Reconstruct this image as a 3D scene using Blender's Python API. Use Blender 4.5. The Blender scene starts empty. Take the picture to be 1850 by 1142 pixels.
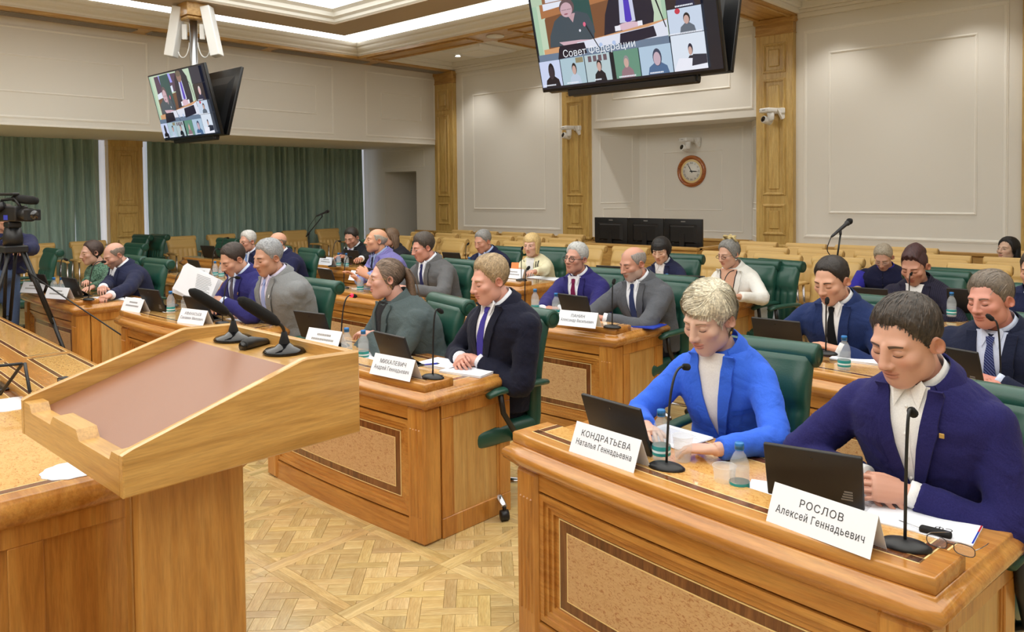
import bpy, bmesh, math, random
import numpy as np
from mathutils import Vector, Matrix
from mathutils.bvhtree import BVHTree

# ------------------------------------------------------------------ camera
S = bpy.context.scene
COL = S.collection
FPX, PPX, PPY = 1410.53, 925.0, 386.84
YAW, PIT, ROL = .746256, -.0308704, -.011058
CH = 1.70
_c, _s = math.cos(YAW), math.sin(YAW)
FW = np.array([-_s*math.cos(PIT), _c*math.cos(PIT), math.sin(PIT)])
_r = np.array([_c, _s, 0.]); _u = np.cross(_r, FW)
RT = _r*math.cos(ROL)+_u*math.sin(ROL)
UP = -_r*math.sin(ROL)+_u*math.cos(ROL)
CAMP = np.array([0, 0, CH])
cd = bpy.data.cameras.new('camera'); cam = bpy.data.objects.new('camera', cd); COL.objects.link(cam)
cd.sensor_fit = 'HORIZONTAL'; cd.sensor_width = 36.0
cd.lens = FPX*36.0/1850.0
cd.shift_y = -(571.0-PPY)/1850.0
cd.clip_start = .05; cd.clip_end = 100
cam.matrix_world = Matrix(((RT[0], UP[0], -FW[0], 0), (RT[1], UP[1], -FW[1], 0), (RT[2], UP[2], -FW[2], CH), (0, 0, 0, 1)))
S.camera = cam
def ray(x, y): return FW+RT*(x-PPX)/FPX-UP*(y-PPY)/FPX
def onZ(x, y, z): d = ray(x, y); return CAMP+d*(z-CH)/d[2]
def onY(x, y, v): d = ray(x, y); return CAMP+d*v/d[1]
def onX(x, y, v): d = ray(x, y); return CAMP+d*v/d[0]

# ------------------------------------------------------------------ world, light, exposure
w = bpy.data.worlds.new('world'); S.world = w; w.use_nodes = True
w.node_tree.nodes['Background'].inputs[0].default_value = (.8, .85, 1, 1)
w.node_tree.nodes['Background'].inputs[1].default_value = .25
S.view_settings.view_transform = 'Standard'; S.view_settings.look = 'None'
S.view_settings.gamma = 1; S.view_settings.use_curve_mapping = False
S.view_settings.exposure = -.1
PANEL_LIGHT = 2.35     # luminous ceiling inside the floating ring
COVE_LIGHT = 5.0      # cove strips above the tray cornice
SPOT_W = 60

random.seed(4)
rng = np.random.default_rng(7)

# ------------------------------------------------------------------ helpers
def lin(h):
    if isinstance(h, str):
        h = h.lstrip('#'); v = [int(h[i:i+2], 16)/255 for i in (0, 2, 4)]
    else: v = [c/255 for c in h]
    return tuple(c/12.92 if c <= .04045 else ((c+.055)/1.055)**2.4 for c in v)
MATS = {}
class NT:
    def __init__(s, name):
        s.m = bpy.data.materials.new(name); s.m.use_nodes = True
        s.t = s.m.node_tree; s.b = s.t.nodes['Principled BSDF']
    def n(s, k, **kw):
        nd = s.t.nodes.new(k)
        for a, v in kw.items():
            if a.startswith('i_'): nd.inputs[a[2:].replace('_', ' ')].default_value = v
            else: setattr(nd, a, v)
        return nd
    def l(s, a, b): s.t.links.new(a, b)
def rgba(c): c = lin(c) if (isinstance(c, str) or max(c) > 1) else c; return (*c, 1)
def ramp(N, fac, stops):
    r = N.n('ShaderNodeValToRGB'); e = r.color_ramp.elements
    while len(e) < len(stops): e.new(.5)
    for k, (p, c) in enumerate(stops): e[k].position = p; e[k].color = rgba(c)
    N.l(fac, r.inputs[0]); return r.outputs[0]
def plain(name, col, rough=.5, metal=0, spec=.5, coat=0, emit=None, es=1, bump=None, sheen=0, alpha=1):
    N = NT(name); b = N.b
    b.inputs['Base Color'].default_value = rgba(col); b.inputs['Roughness'].default_value = rough
    b.inputs['Metallic'].default_value = metal; b.inputs['Specular IOR Level'].default_value = spec
    b.inputs['Coat Weight'].default_value = coat; b.inputs['Coat Roughness'].default_value = .12
    b.inputs['Sheen Weight'].default_value = sheen
    if alpha < 1: b.inputs['Alpha'].default_value = alpha
    if emit: b.inputs['Emission Color'].default_value = rgba(emit); b.inputs['Emission Strength'].default_value = es
    if bump:
        tc = N.n('ShaderNodeTexCoord'); no = N.n('ShaderNodeTexNoise', i_Scale=bump[0], i_Detail=4.0)
        bp = N.n('ShaderNodeBump', i_Strength=bump[1], i_Distance=bump[2] if len(bump) > 2 else .002)
        N.l(tc.outputs['Object'], no.inputs['Vector']); N.l(no.outputs[0], bp.inputs['Height']); N.l(bp.outputs[0], b.inputs['Normal'])
    MATS[name] = N.m; return N.m
def wood(name, light, mid, dark, scale=1.0, axis='X', rough=.3, coat=.5, stretch=14, attr=False):
    """Grain runs along axis."""
    N = NT(name); tc = N.n('ShaderNodeTexCoord'); mp = N.n('ShaderNodeMapping')
    sc = [stretch*scale]*3; sc['XYZ'.index(axis)] = scale*1.1
    mp.inputs['Scale'].default_value = sc
    N.l(tc.outputs['Object'], mp.inputs['Vector'])
    n1 = N.n('ShaderNodeTexNoise', i_Scale=1.0, i_Detail=5.0, i_Roughness=.62, i_Distortion=.9)
    n2 = N.n('ShaderNodeTexNoise', i_Scale=7.0, i_Detail=3.0, i_Roughness=.7)
    N.l(mp.outputs[0], n1.inputs['Vector']); N.l(mp.outputs[0], n2.inputs['Vector'])
    c = ramp(N, n1.outputs[0], [(.28, dark), (.47, mid), (.62, light), (.8, mid)])
    c2 = ramp(N, n2.outputs[0], [(.3, (200, 200, 200)), (.6, (255, 255, 255))])
    mx = N.n('ShaderNodeMix', data_type='RGBA', blend_type='MULTIPLY'); mx.inputs[0].default_value = .55
    N.l(c, mx.inputs[6]); N.l(c2, mx.inputs[7]); out = mx.outputs[2]
    if attr:
        at = N.n('ShaderNodeAttribute', attribute_name='tone')
        m2 = N.n('ShaderNodeMix', data_type='RGBA', blend_type='MULTIPLY'); m2.inputs[0].default_value = 1
        N.l(out, m2.inputs[6]); N.l(at.outputs['Color'], m2.inputs[7]); out = m2.outputs[2]
    N.l(out, N.b.inputs['Base Color']); N.b.inputs['Roughness'].default_value = rough
    N.b.inputs['Coat Weight'].default_value = coat; N.b.inputs['Coat Roughness'].default_value = .1
    bp = N.n('ShaderNodeBump', i_Strength=.06, i_Distance=.002); N.l(n2.outputs[0], bp.inputs['Height']); N.l(bp.outputs[0], N.b.inputs['Normal'])
    MATS[name] = N.m; return N.m
def burl(name, light, mid, dark, rough=.15, coat=.8):
    N = NT(name); tc = N.n('ShaderNodeTexCoord'); mp = N.n('ShaderNodeMapping'); mp.inputs['Scale'].default_value = (1, 1.8, 2.2)
    N.l(tc.outputs['Object'], mp.inputs['Vector'])
    n1 = N.n('ShaderNodeTexNoise', i_Scale=14.0, i_Detail=5.0, i_Roughness=.65, i_Distortion=1.6)
    n2 = N.n('ShaderNodeTexNoise', i_Scale=58.0, i_Detail=3.0, i_Roughness=.6, i_Distortion=1.5)
    for n in (n1, n2): N.l(mp.outputs[0], n.inputs['Vector'])
    a = ramp(N, n1.outputs[0], [(.32, mid), (.5, light), (.7, mid)])
    b = ramp(N, n2.outputs[0], [(.36, dark), (.46, (255, 255, 255))])
    mx = N.n('ShaderNodeMix', data_type='RGBA', blend_type='MULTIPLY'); mx.inputs[0].default_value = .75
    N.l(a, mx.inputs[6]); N.l(b, mx.inputs[7]); N.l(mx.outputs[2], N.b.inputs['Base Color'])
    N.b.inputs['Roughness'].default_value = rough; N.b.inputs['Coat Weight'].default_value = coat; N.b.inputs['Coat Roughness'].default_value = .06
    MATS[name] = N.m; return N.m
def cloth(name, col, col2=None, scale=260., rough=.85, bump=.35, sheen=.04, wr=.5, pattern=None):
    N = NT(name); tc = N.n('ShaderNodeTexCoord')
    n1 = N.n('ShaderNodeTexNoise', i_Scale=scale, i_Detail=2.0); n2 = N.n('ShaderNodeTexNoise', i_Scale=9.0, i_Detail=3.0, i_Distortion=1.2)
    N.l(tc.outputs['Object'], n1.inputs['Vector']); N.l(tc.outputs['Object'], n2.inputs['Vector'])
    if col2 is None:
        cc = lin(col) if (isinstance(col, str) or max(col) > 1) else col
        lum = max(cc); kk = .10 if lum < .4 else .04; c2 = tuple(min(1, x*(1+kk)+.002) for x in cc); c1 = tuple(x*(1-kk) for x in cc)
    else: c1, c2 = rgba(col)[:3], rgba(col2)[:3]
    r = N.n('ShaderNodeValToRGB'); r.color_ramp.elements[0].position = .35; r.color_ramp.elements[0].color = (*c1, 1); r.color_ramp.elements[1].position = .65; r.color_ramp.elements[1].color = (*c2, 1)
    src = n1.outputs[0]
    if pattern == 'check' or pattern == 'stripe':
        wv = N.n('ShaderNodeTexWave', i_Scale=28.0 if pattern == 'check' else 45.); wv.bands_direction = 'DIAGONAL' if pattern == 'stripe' else 'X'
        N.l(tc.outputs['Object'], wv.inputs['Vector']); src = wv.outputs[0]
    elif pattern == 'blotch':
        n3 = N.n('ShaderNodeTexVoronoi', i_Scale=60.0); N.l(tc.outputs['Object'], n3.inputs['Vector']); src = n3.outputs[0]
    N.l(src, r.inputs[0]); N.l(r.outputs[0], N.b.inputs['Base Color'])
    b1 = N.n('ShaderNodeBump', i_Strength=bump*.4, i_Distance=.001); N.l(n1.outputs[0], b1.inputs['Height'])
    b2 = N.n('ShaderNodeBump', i_Strength=wr, i_Distance=.02); N.l(n2.outputs[0], b2.inputs['Height']); N.l(b1.outputs[0], b2.inputs['Normal'])
    N.l(b2.outputs[0], N.b.inputs['Normal'])
    N.b.inputs['Roughness'].default_value = rough; N.b.inputs['Sheen Weight'].default_value = sheen; N.b.inputs['Specular IOR Level'].default_value = .2
    MATS[name] = N.m; return N.m

class G:
    """Collects geometry for one mesh."""
    def __init__(s): s.v = []; s.f = []; s.m = []; s.sm = []; s.n = 0
    def add(s, v, f, m=0, smooth=False, M=None):
        v = np.asarray(v, float).reshape(-1, 3)
        if M is not None:
            M = np.asarray(M); v = v@M[:3, :3].T+M[:3, 3]
        s.v.append(v); o = s.n; s.n += len(v)
        s.f += [tuple(i+o for i in q) for q in f]; s.m += [m]*len(f); s.sm += [smooth]*len(f)
        return s
    def box(s, x0, x1, y0, y1, z0, z1, b=0., m=0, M=None, nx=1):
        if b <= 0 and nx > 1:
            xs = np.linspace(x0, x1, nx+1); v = []; f = []
            for x in xs: v += [(x, y0, z0), (x, y1, z0), (x, y1, z1), (x, y0, z1)]
            for i in range(nx):
                a = 4*i; c = a+4
                for k in range(4): f.append((a+k, c+k, c+(k+1) % 4, a+(k+1) % 4))
            f.append((0, 1, 2, 3)); e = 4*nx; f.append((e+3, e+2, e+1, e)); return s.add(v, [q[::-1] for q in f], m, False, M)
        if b <= 0:
            v = [(x, y, z) for x in (x0, x1) for y in (y0, y1) for z in (z0, z1)]
            return s.add(v, [(0, 1, 3, 2), (4, 6, 7, 5), (0, 4, 5, 1), (2, 3, 7, 6), (0, 2, 6, 4), (1, 5, 7, 3)], m, False, M)
        c = np.array([(x0+x1)/2, (y0+y1)/2, (z0+z1)/2]); h = np.array([(x1-x0)/2, (y1-y0)/2, (z1-z0)/2]); b = min(b, .49*h.min()*2)
        v = []; idx = {}
        for sx in (-1, 1):
            for sy in (-1, 1):
                for sz in (-1, 1):
                    for ax in range(3):
                        p = np.array([sx, sy, sz])*h; q = p.copy()
                        for a in range(3):
                            if a != ax: q[a] -= b*(sx, sy, sz)[a]
                        idx[(sx, sy, sz, ax)] = len(v); v.append(c+q)
        f = []
        for ax in range(3):
            a1, a2 = (ax+1) % 3, (ax+2) % 3
            for sg in (-1, 1):
                q = []
                for (p1, p2) in ((-1, -1), (1, -1), (1, 1), (-1, 1)):
                    t = [0, 0, 0]; t[ax] = sg; t[a1] = p1; t[a2] = p2; q.append(idx[(*t, ax)])
                f.append(q if sg > 0 else q[::-1])
        for ax in range(3):
            a1, a2 = (ax+1) % 3, (ax+2) % 3
            for s1 in (-1, 1):
                for s2 in (-1, 1):
                    t0 = [0]*3; t1 = [0]*3; t0[ax] = -1; t1[ax] = 1
                    for t in (t0, t1): t[a1] = s1; t[a2] = s2
                    q = [idx[(*t0, a1)], idx[(*t1, a1)], idx[(*t1, a2)], idx[(*t0, a2)]]
                    f.append(q if s1*s2 < 0 else q[::-1])
        for sx in (-1, 1):
            for sy in (-1, 1):
                for sz in (-1, 1):
                    q = [idx[(sx, sy, sz, a)] for a in range(3)]; f.append(q if sx*sy*sz > 0 else q[::-1])
        return s.add(v, f, m, False, M)
    def tube(s, pts, rad, n=10, m=0, cap=True, M=None, flat=None, smooth=True):
        """pts polyline, rad scalar or list. flat=(scale_a, scale_b) for elliptical section."""
        P = np.asarray(pts, float); k = len(P); rad = np.full(k, rad) if np.isscalar(rad) else np.asarray(rad, float)
        T = np.gradient(P, axis=0); T /= np.linalg.norm(T, axis=1)[:, None]+1e-12
        ref = np.array([0, 0, 1.]) if abs(T[0][2]) < .9 else np.array([1., 0, 0])
        a = np.cross(T[0], ref); a /= np.linalg.norm(a); v = []; ang = np.arange(n)*2*np.pi/n
        fa, fb = flat or (1, 1)
        for i in range(k):
            a = a-T[i]*(a@T[i]); a /= np.linalg.norm(a); b = np.cross(T[i], a)
            v.append(P[i]+rad[i]*(np.cos(ang)[:, None]*a*fa+np.sin(ang)[:, None]*b*fb))
        v = np.concatenate(v); f = [(i*n+j, i*n+(j+1) % n, (i+1)*n+(j+1) % n, (i+1)*n+j) for i in range(k-1) for j in range(n)]
        if cap: f += [tuple(range(n))[::-1], tuple((k-1)*n+j for j in range(n))]
        return s.add(v, f, m, smooth, M)
    def lathe(s, prof, n=24, m=0, M=None, smooth=True, cap=True):
        """prof list of (r, z) around z."""
        ang = np.arange(n)*2*np.pi/n; v = []; k = len(prof)
        for r, z in prof: v += [(r*math.cos(t), r*math.sin(t), z) for t in ang]
        f = [(i*n+j, i*n+(j+1) % n, (i+1)*n+(j+1) % n, (i+1)*n+j) for i in range(k-1) for j in range(n)]
        if cap: f += [tuple(range(n))[::-1], tuple((k-1)*n+j for j in range(n))]
        return s.add(v, f, m, smooth, M)
    def loft(s, loops, m=0, closed=True, cap=True, smooth=True, M=None, flip=False):
        L = [np.asarray(l, float) for l in loops]; n = len(L[0]); k = len(L); v = np.concatenate(L); f = []
        for i in range(k-1):
            for j in range(n if closed else n-1):
                q = (i*n+j, i*n+(j+1) % n, (i+1)*n+(j+1) % n, (i+1)*n+j); f.append(q[::-1] if flip else q)
        if cap and closed:
            a = tuple(range(n))[::-1]; b = tuple((k-1)*n+j for j in range(n)); f += [a[::-1], b[::-1]] if flip else [a, b]
        return s.add(v, f, m, smooth, M)
    def ell(s, c, r, n=14, k=9, m=0, M=None):
        v = []; f = []
        for i in range(k+1):
            t = math.pi*i/k
            for j in range(n):
                p = 2*math.pi*j/n; v.append((c[0]+r[0]*math.sin(t)*math.cos(p), c[1]+r[1]*math.sin(t)*math.sin(p), c[2]+r[2]*math.cos(t)))
        for i in range(k):
            for j in range(n): f.append((i*n+j, (i+1)*n+j, (i+1)*n+(j+1) % n, i*n+(j+1) % n))
        return s.add(v, f, m, True, M)
    def poly(s, pts, t, m=0, M=None, smooth=False):
        """prism: polygon pts (3D, planar) extruded by vector t"""
        P = np.asarray(pts, float); n = len(P); Q = P+np.asarray(t)
        f = [tuple(range(n))[::-1], tuple(range(n, 2*n))]+[(i, (i+1) % n, n+(i+1) % n, n+i) for i in range(n)]
        return s.add(np.concatenate([P, Q]), f, m, smooth, M)
    def warp(s, fn):
        s.v = [fn(v) for v in s.v]; return s
    def mesh(s, name, mats):
        me = bpy.data.meshes.new(name); v = np.concatenate(s.v)
        me.from_pydata(v.tolist(), [], s.f)
        for m in mats: me.materials.append(MATS[m] if isinstance(m, str) else m)
        me.polygons.foreach_set('material_index', s.m); me.polygons.foreach_set('use_smooth', s.sm)
        me.update(); return me
def MX(loc=(0, 0, 0), rz=0, rx=0, ry=0, sc=1):
    m = Matrix.Translation(loc)@Matrix.Rotation(rz, 4, 'Z')@Matrix.Rotation(ry, 4, 'Y')@Matrix.Rotation(rx, 4, 'X')
    a = np.array(m); a[:3, :3] *= sc; return a
def link(name, data, parent=None, loc=None, rz=None):
    o = bpy.data.objects.new(name, data); COL.objects.link(o)
    if parent is not None: o.parent = parent
    if loc is not None: o.location = loc
    if rz is not None: o.rotation_euler = (0, 0, rz)
    return o
def obj(name, g, mats, parent=None, loc=None, rz=None, label=None):
    if isinstance(mats, (str, bpy.types.Material)): mats = [mats]
    me = g if isinstance(g, bpy.types.Mesh) else g.mesh(name, mats)
    o = link(name, me, parent, loc, rz)
    if label: o['label'] = label
    return o
def tag(o, label, cat, group=None, kind=None):
    if label: o['label'] = label
    if cat: o['category'] = cat
    if group: o['group'] = group
    if kind: o['kind'] = kind
    return o
def thing(name, label, cat, loc=(0, 0, 0), rz=0, group=None):
    return tag(link(name, None, None, loc, rz), label, cat, group)
def struct(name, g, mats, label=None):
    o = obj(name, g, mats); o['kind'] = 'structure'
    if label: o['label'] = label
    return o
def copy_tree(o, parent=None):
    c = o.copy(); COL.objects.link(c); c.parent = parent
    for ch in list(KIDS.get(o.name, [])): copy_tree(ch, c)
    return c
KIDS = {}
def index_kids():
    KIDS.clear()
    for o in bpy.data.objects:
        if o.parent: KIDS.setdefault(o.parent.name, []).append(o)
def dup(o, loc, rz, label=None, group=None):
    c = copy_tree(o); c.location = loc; c.rotation_euler = (0, 0, rz)
    if label: c['label'] = label
    if group: c['group'] = group
    return c
TXT = {}
SERIF_Y = []
def text_geo(body, size, serif=True, bold=.012):
    """Flat text polygons in the XY plane, centred on x, baseline y=0."""
    key = (body, size, serif, bold)
    if key in TXT: return TXT[key]
    cu = bpy.data.curves.new('t', 'FONT'); cu.body = body; cu.size = 1.0; cu.align_x = 'CENTER'; cu.offset = bold; cu.resolution_u = 3
    cu.space_character = 1.12 if serif else 1
    cu.fill_mode = 'NONE'
    o = bpy.data.objects.new('t', cu); COL.objects.link(o); dg = bpy.context.evaluated_depsgraph_get()
    me = bpy.data.meshes.new_from_object(o.evaluated_get(dg)); co = [tuple(p.co)[:2] for p in me.vertices]; nb = {}
    for e in me.edges: a, b = e.vertices; nb.setdefault(a, []).append(b); nb.setdefault(b, []).append(a)
    seen = set(); loops = []
    for s_ in nb:
        if s_ in seen: continue
        L = [s_]; seen.add(s_); c = s_
        while True:
            nx_ = [q for q in nb[c] if q not in seen]
            if not nx_: break
            c = nx_[0]; seen.add(c); L.append(c)
        if len(L) > 2: loops.append(np.array([co[q] for q in L]))
    # constrained triangulation of all outlines, keeping triangles with a non-zero winding number
    from mathutils.geometry import delaunay_2d_cdt
    v = []; f = []; ev = []; pts = []; ed = []
    for P in loops: n0 = len(pts); pts += [Vector((x, y)) for x, y in P]; ed += [(n0+k, n0+(k+1) % len(P)) for k in range(len(P))]
    if pts:
        r_ = delaunay_2d_cdt(pts, ed, [], 0, 1e-6); V2 = np.array([tuple(p) for p in r_[0]]); T3 = [tuple(t_) for t_ in r_[2] if len(t_) == 3]; c = np.array([V2[list(t_)].mean(0) for t_ in T3]); wn = np.zeros(len(c), int)
        for P in loops:
            for p, q in zip(P, np.roll(P, -1, 0)):
                s_ = (q[0]-p[0])*(c[:, 1]-p[1])-(c[:, 0]-p[0])*(q[1]-p[1]); wn += ((p[1] <= c[:, 1]) & (q[1] > c[:, 1]) & (s_ > 0)).astype(int)-((p[1] > c[:, 1]) & (q[1] <= c[:, 1]) & (s_ < 0)).astype(int)
        v = [(x, y, 0) for x, y in V2]; f = [t_ for t_, k in zip(T3, wn) if k != 0]
    if serif:
        for P in loops:
            for p, q in zip(P, np.roll(P, -1, 0)):
                L = abs(p[0]-q[0]); y = p[1]
                if abs(p[1]-q[1]) < 1e-3 and .05 < L < .16 and any(abs(y-t_) < .02 for t_ in SERIF_Y):
                    x0, x1 = min(p[0], q[0])-.045, max(p[0], q[0])+.045; y0, y1 = (y, y+.03) if y < .1 else (y-.03, y); ev.append([(x0, y0, 0), (x1, y0, 0), (x1, y1, 0), (x0, y1, 0)])
    for q in ev: n0 = len(v); v += q; f.append((n0, n0+1, n0+2, n0+3))
    v = np.array(v, float).reshape(-1, 3)
    bpy.data.objects.remove(o); bpy.data.meshes.remove(me); bpy.data.curves.remove(cu)
    v = v*size; TXT[key] = (v, f); return TXT[key]

SERIF_Y += [0.0]+[float(text_geo(c_, 1.0, False, .012)[0][:, 1].max()) for c_ in 'Нн']
# ------------------------------------------------------------------ materials
plain('wall', (233, 230, 222), .9, bump=(220, .15, .001)); plain('wall_white', (243, 240, 232), .7)
plain('ceil', (236, 232, 222), .8); plain('ring_paint', (190, 172, 150), .8); plain('vent', (150, 142, 132), .6)
plain('luminous', (255, 255, 255), .6, emit=(247, 252, 252), es=PANEL_LIGHT); plain('cove', (255, 255, 255), .6, emit=(250, 252, 255), es=COVE_LIGHT)
plain('spot_glow', (255, 255, 255), .5, emit=(255, 252, 245), es=14)
wood('oak_v', (216, 184, 112), (206, 170, 96), (190, 150, 80), 1.2, 'Z', .42, .25)
wood('oak_x', (208, 166, 98), (192, 148, 80), (168, 122, 62), 1.2, 'X', .42, .25)
wood('oak_y', (208, 166, 98), (192, 148, 80), (168, 122, 62), 1.2, 'Y', .42, .25)
DESK = ((208, 149, 73), (194, 131, 59), (168, 104, 41))
wood('desk_x', *DESK, 1.0, 'X', .24, .6); wood('desk_y', *DESK, 1.0, 'Y', .24, .6); wood('desk_z', *DESK, 1.0, 'Z', .28, .45)
wood('desk_panel', (208, 166, 100), (198, 152, 86), (188, 138, 72), .7, 'Z', .3, .4)
wood('band_dark', (136, 84, 44), (112, 64, 32), (86, 46, 22), 2.2, 'Z', .25, .6); wood('band_dark_x', (136, 84, 44), (112, 62, 30), (80, 42, 20), 2.2, 'Y', .2, .7)
plain('stringing', (240, 214, 150), .3, coat=.4)
burl('burl_top', (230, 182, 110), (216, 163, 90), (206, 152, 92)); burl('burl_front', (210, 172, 126), (200, 158, 110), (196, 146, 108), .35, .3)
wood('podium_x', (214, 168, 98), (202, 154, 84), (180, 132, 66), 1.3, 'Y', .3, .5, 18); wood('podium_z', (202, 148, 78), (186, 129, 60), (156, 101, 42), 1.0, 'Z', .35, .4); wood('podium_w', (214, 168, 98), (202, 154, 84), (180, 132, 66), 1.3, 'X', .3, .5, 18)
plain('podium_leather', (138, 92, 66), .42, coat=.08, bump=(420, .25, .0008))
wood('parquet', (224, 200, 146), (210, 182, 126), (188, 156, 100), 2.0, 'X', .22, .35, 10, attr=True)
plain('leather_green', (28, 74, 61), .36, coat=.15, bump=(160, .3, .0015)); plain('leather_green_pipe', (16, 60, 47), .4)
plain('leather_tan', (214, 178, 112), .45, bump=(160, .3, .0015)); plain('leather_tan_dark', (190, 150, 88), .5)
plain('chrome', (200, 200, 205), .15, metal=1); plain('black_plastic', (22, 22, 24), .42); plain('black_gloss', (12, 12, 14), .12); plain('black_matte', (16, 16, 18), .8); plain('dark_grey', (52, 52, 56), .5)
plain('tablet', (30, 27, 26), .5, bump=(300, .2, .0005)); plain('logo_grey', (128, 126, 124), .5); plain('white_plastic', (238, 238, 236), .35); plain('steel', (190, 192, 196), .28, metal=1)
plain('paper', (238, 241, 250), .8); plain('ink', (38, 36, 40), .7); plain('ink_grey', (170, 172, 178), .8); plain('doily', (222, 224, 232), .9, bump=(140, .9, .003))
plain('folder_blue', (34, 62, 176), .35); plain('red', (200, 30, 40), .4); plain('blue_cap', (40, 118, 188), .35); plain('teal_label', (44, 150, 150), .4); plain('white_label', (225, 240, 245), .5)
plain('orange', (244, 130, 60), .5); plain('green_sticker', (60, 200, 80), .4); plain('red_led', (255, 40, 60), .3, emit=(255, 30, 60), es=2.0); plain('white_led', (255, 255, 255), .3, emit=(255, 255, 255), es=1.5)
plain('tv_body', (14, 14, 16), .28); plain('clock_face', (246, 246, 240), .4); plain('gold', (196, 160, 90), .3, metal=.8); wood('clock_wood', (196, 118, 56), (176, 96, 40), (140, 70, 28), 3, 'X', .25, .6)
plain('foam', (14, 14, 15), .95, bump=(900, .8, .002)); plain('phone', (40, 44, 90), .3); plain('pen_blue', (60, 70, 190), .35)
def glassy(name, col, rough, ior=1.45, trans=1.0):
    N = NT(name); b = N.b; b.inputs['Base Color'].default_value = rgba(col); b.inputs['Roughness'].default_value = rough
    b.inputs['Transmission Weight'].default_value = trans; b.inputs['IOR'].default_value = ior; MATS[name] = N.m
plain('pet', (236, 244, 250), .12, alpha=.2); plain('water', (226, 238, 246), .05, alpha=.14); plain('lens', (240, 244, 250), .05, alpha=.08); plain('cup_plastic', (240, 242, 246), .15, alpha=.23)
plain('lens_black', (6, 6, 10), .05, coat=1)
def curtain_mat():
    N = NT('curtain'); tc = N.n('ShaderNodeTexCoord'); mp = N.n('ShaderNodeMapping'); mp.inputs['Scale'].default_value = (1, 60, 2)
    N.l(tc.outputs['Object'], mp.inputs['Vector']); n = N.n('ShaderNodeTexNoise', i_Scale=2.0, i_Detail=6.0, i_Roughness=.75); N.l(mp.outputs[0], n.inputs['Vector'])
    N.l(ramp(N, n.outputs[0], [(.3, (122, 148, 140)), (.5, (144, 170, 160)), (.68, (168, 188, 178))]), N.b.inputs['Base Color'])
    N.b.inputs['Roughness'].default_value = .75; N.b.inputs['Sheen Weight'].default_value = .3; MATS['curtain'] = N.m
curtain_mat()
plain('sheer', (240, 242, 246), .8, emit=(235, 240, 255), es=.35)  # faint emission put into the cloth so the sheers look backlit
def vcol_mat(name, rough, emit=0, sss=0):
    N = NT(name); at = N.n('ShaderNodeAttribute', attribute_name='col'); N.l(at.outputs['Color'], N.b.inputs['Base Color']); N.b.inputs['Roughness'].default_value = rough
    if emit:
        N.l(at.outputs['Color'], N.b.inputs['Emission Color']); N.b.inputs['Emission Strength'].default_value = emit; N.b.inputs['Base Color'].default_value = (0, 0, 0, 1)
        N.t.links.remove(N.b.inputs['Base Color'].links[0])
    if sss:
        N.b.inputs['Subsurface Weight'].default_value = sss; N.b.inputs['Subsurface Radius'].default_value = (1, .35, .2); N.b.inputs['Subsurface Scale'].default_value = .008
        tc = N.n('ShaderNodeTexCoord'); no = N.n('ShaderNodeTexNoise', i_Scale=260.0, i_Detail=3.0); bp = N.n('ShaderNodeBump', i_Strength=.12, i_Distance=.001)
        N.l(tc.outputs['Object'], no.inputs['Vector']); N.l(no.outputs[0], bp.inputs['Height']); N.l(bp.outputs[0], N.b.inputs['Normal'])
    MATS[name] = N.m
vcol_mat('screen', .25, 1.0); vcol_mat('skin', .45, 0, .12)
def set_cols(me, cols, name='col'):
    a = me.color_attributes.new(name, 'FLOAT_COLOR', 'POINT'); c = np.ones((len(me.vertices), 4), np.float32); c[:, :3] = cols; a.data.foreach_set('color', c.ravel())
# ================================================================== ROOM
YB, XS, XW, ZB = 10.7, -11.9, -14.2, 4.06      # back wall, soffit face, window wall, wood ceiling level
XR, YF = 4.6, -6.0
PIL = [(-11.92, -11.37), (-8.60, -8.03), (-5.03, -4.49), (-1.80, -1.25), (1.6, 2.15)]
NY = 11.45; NX0, NX1 = -7.57, -5.505
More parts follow.
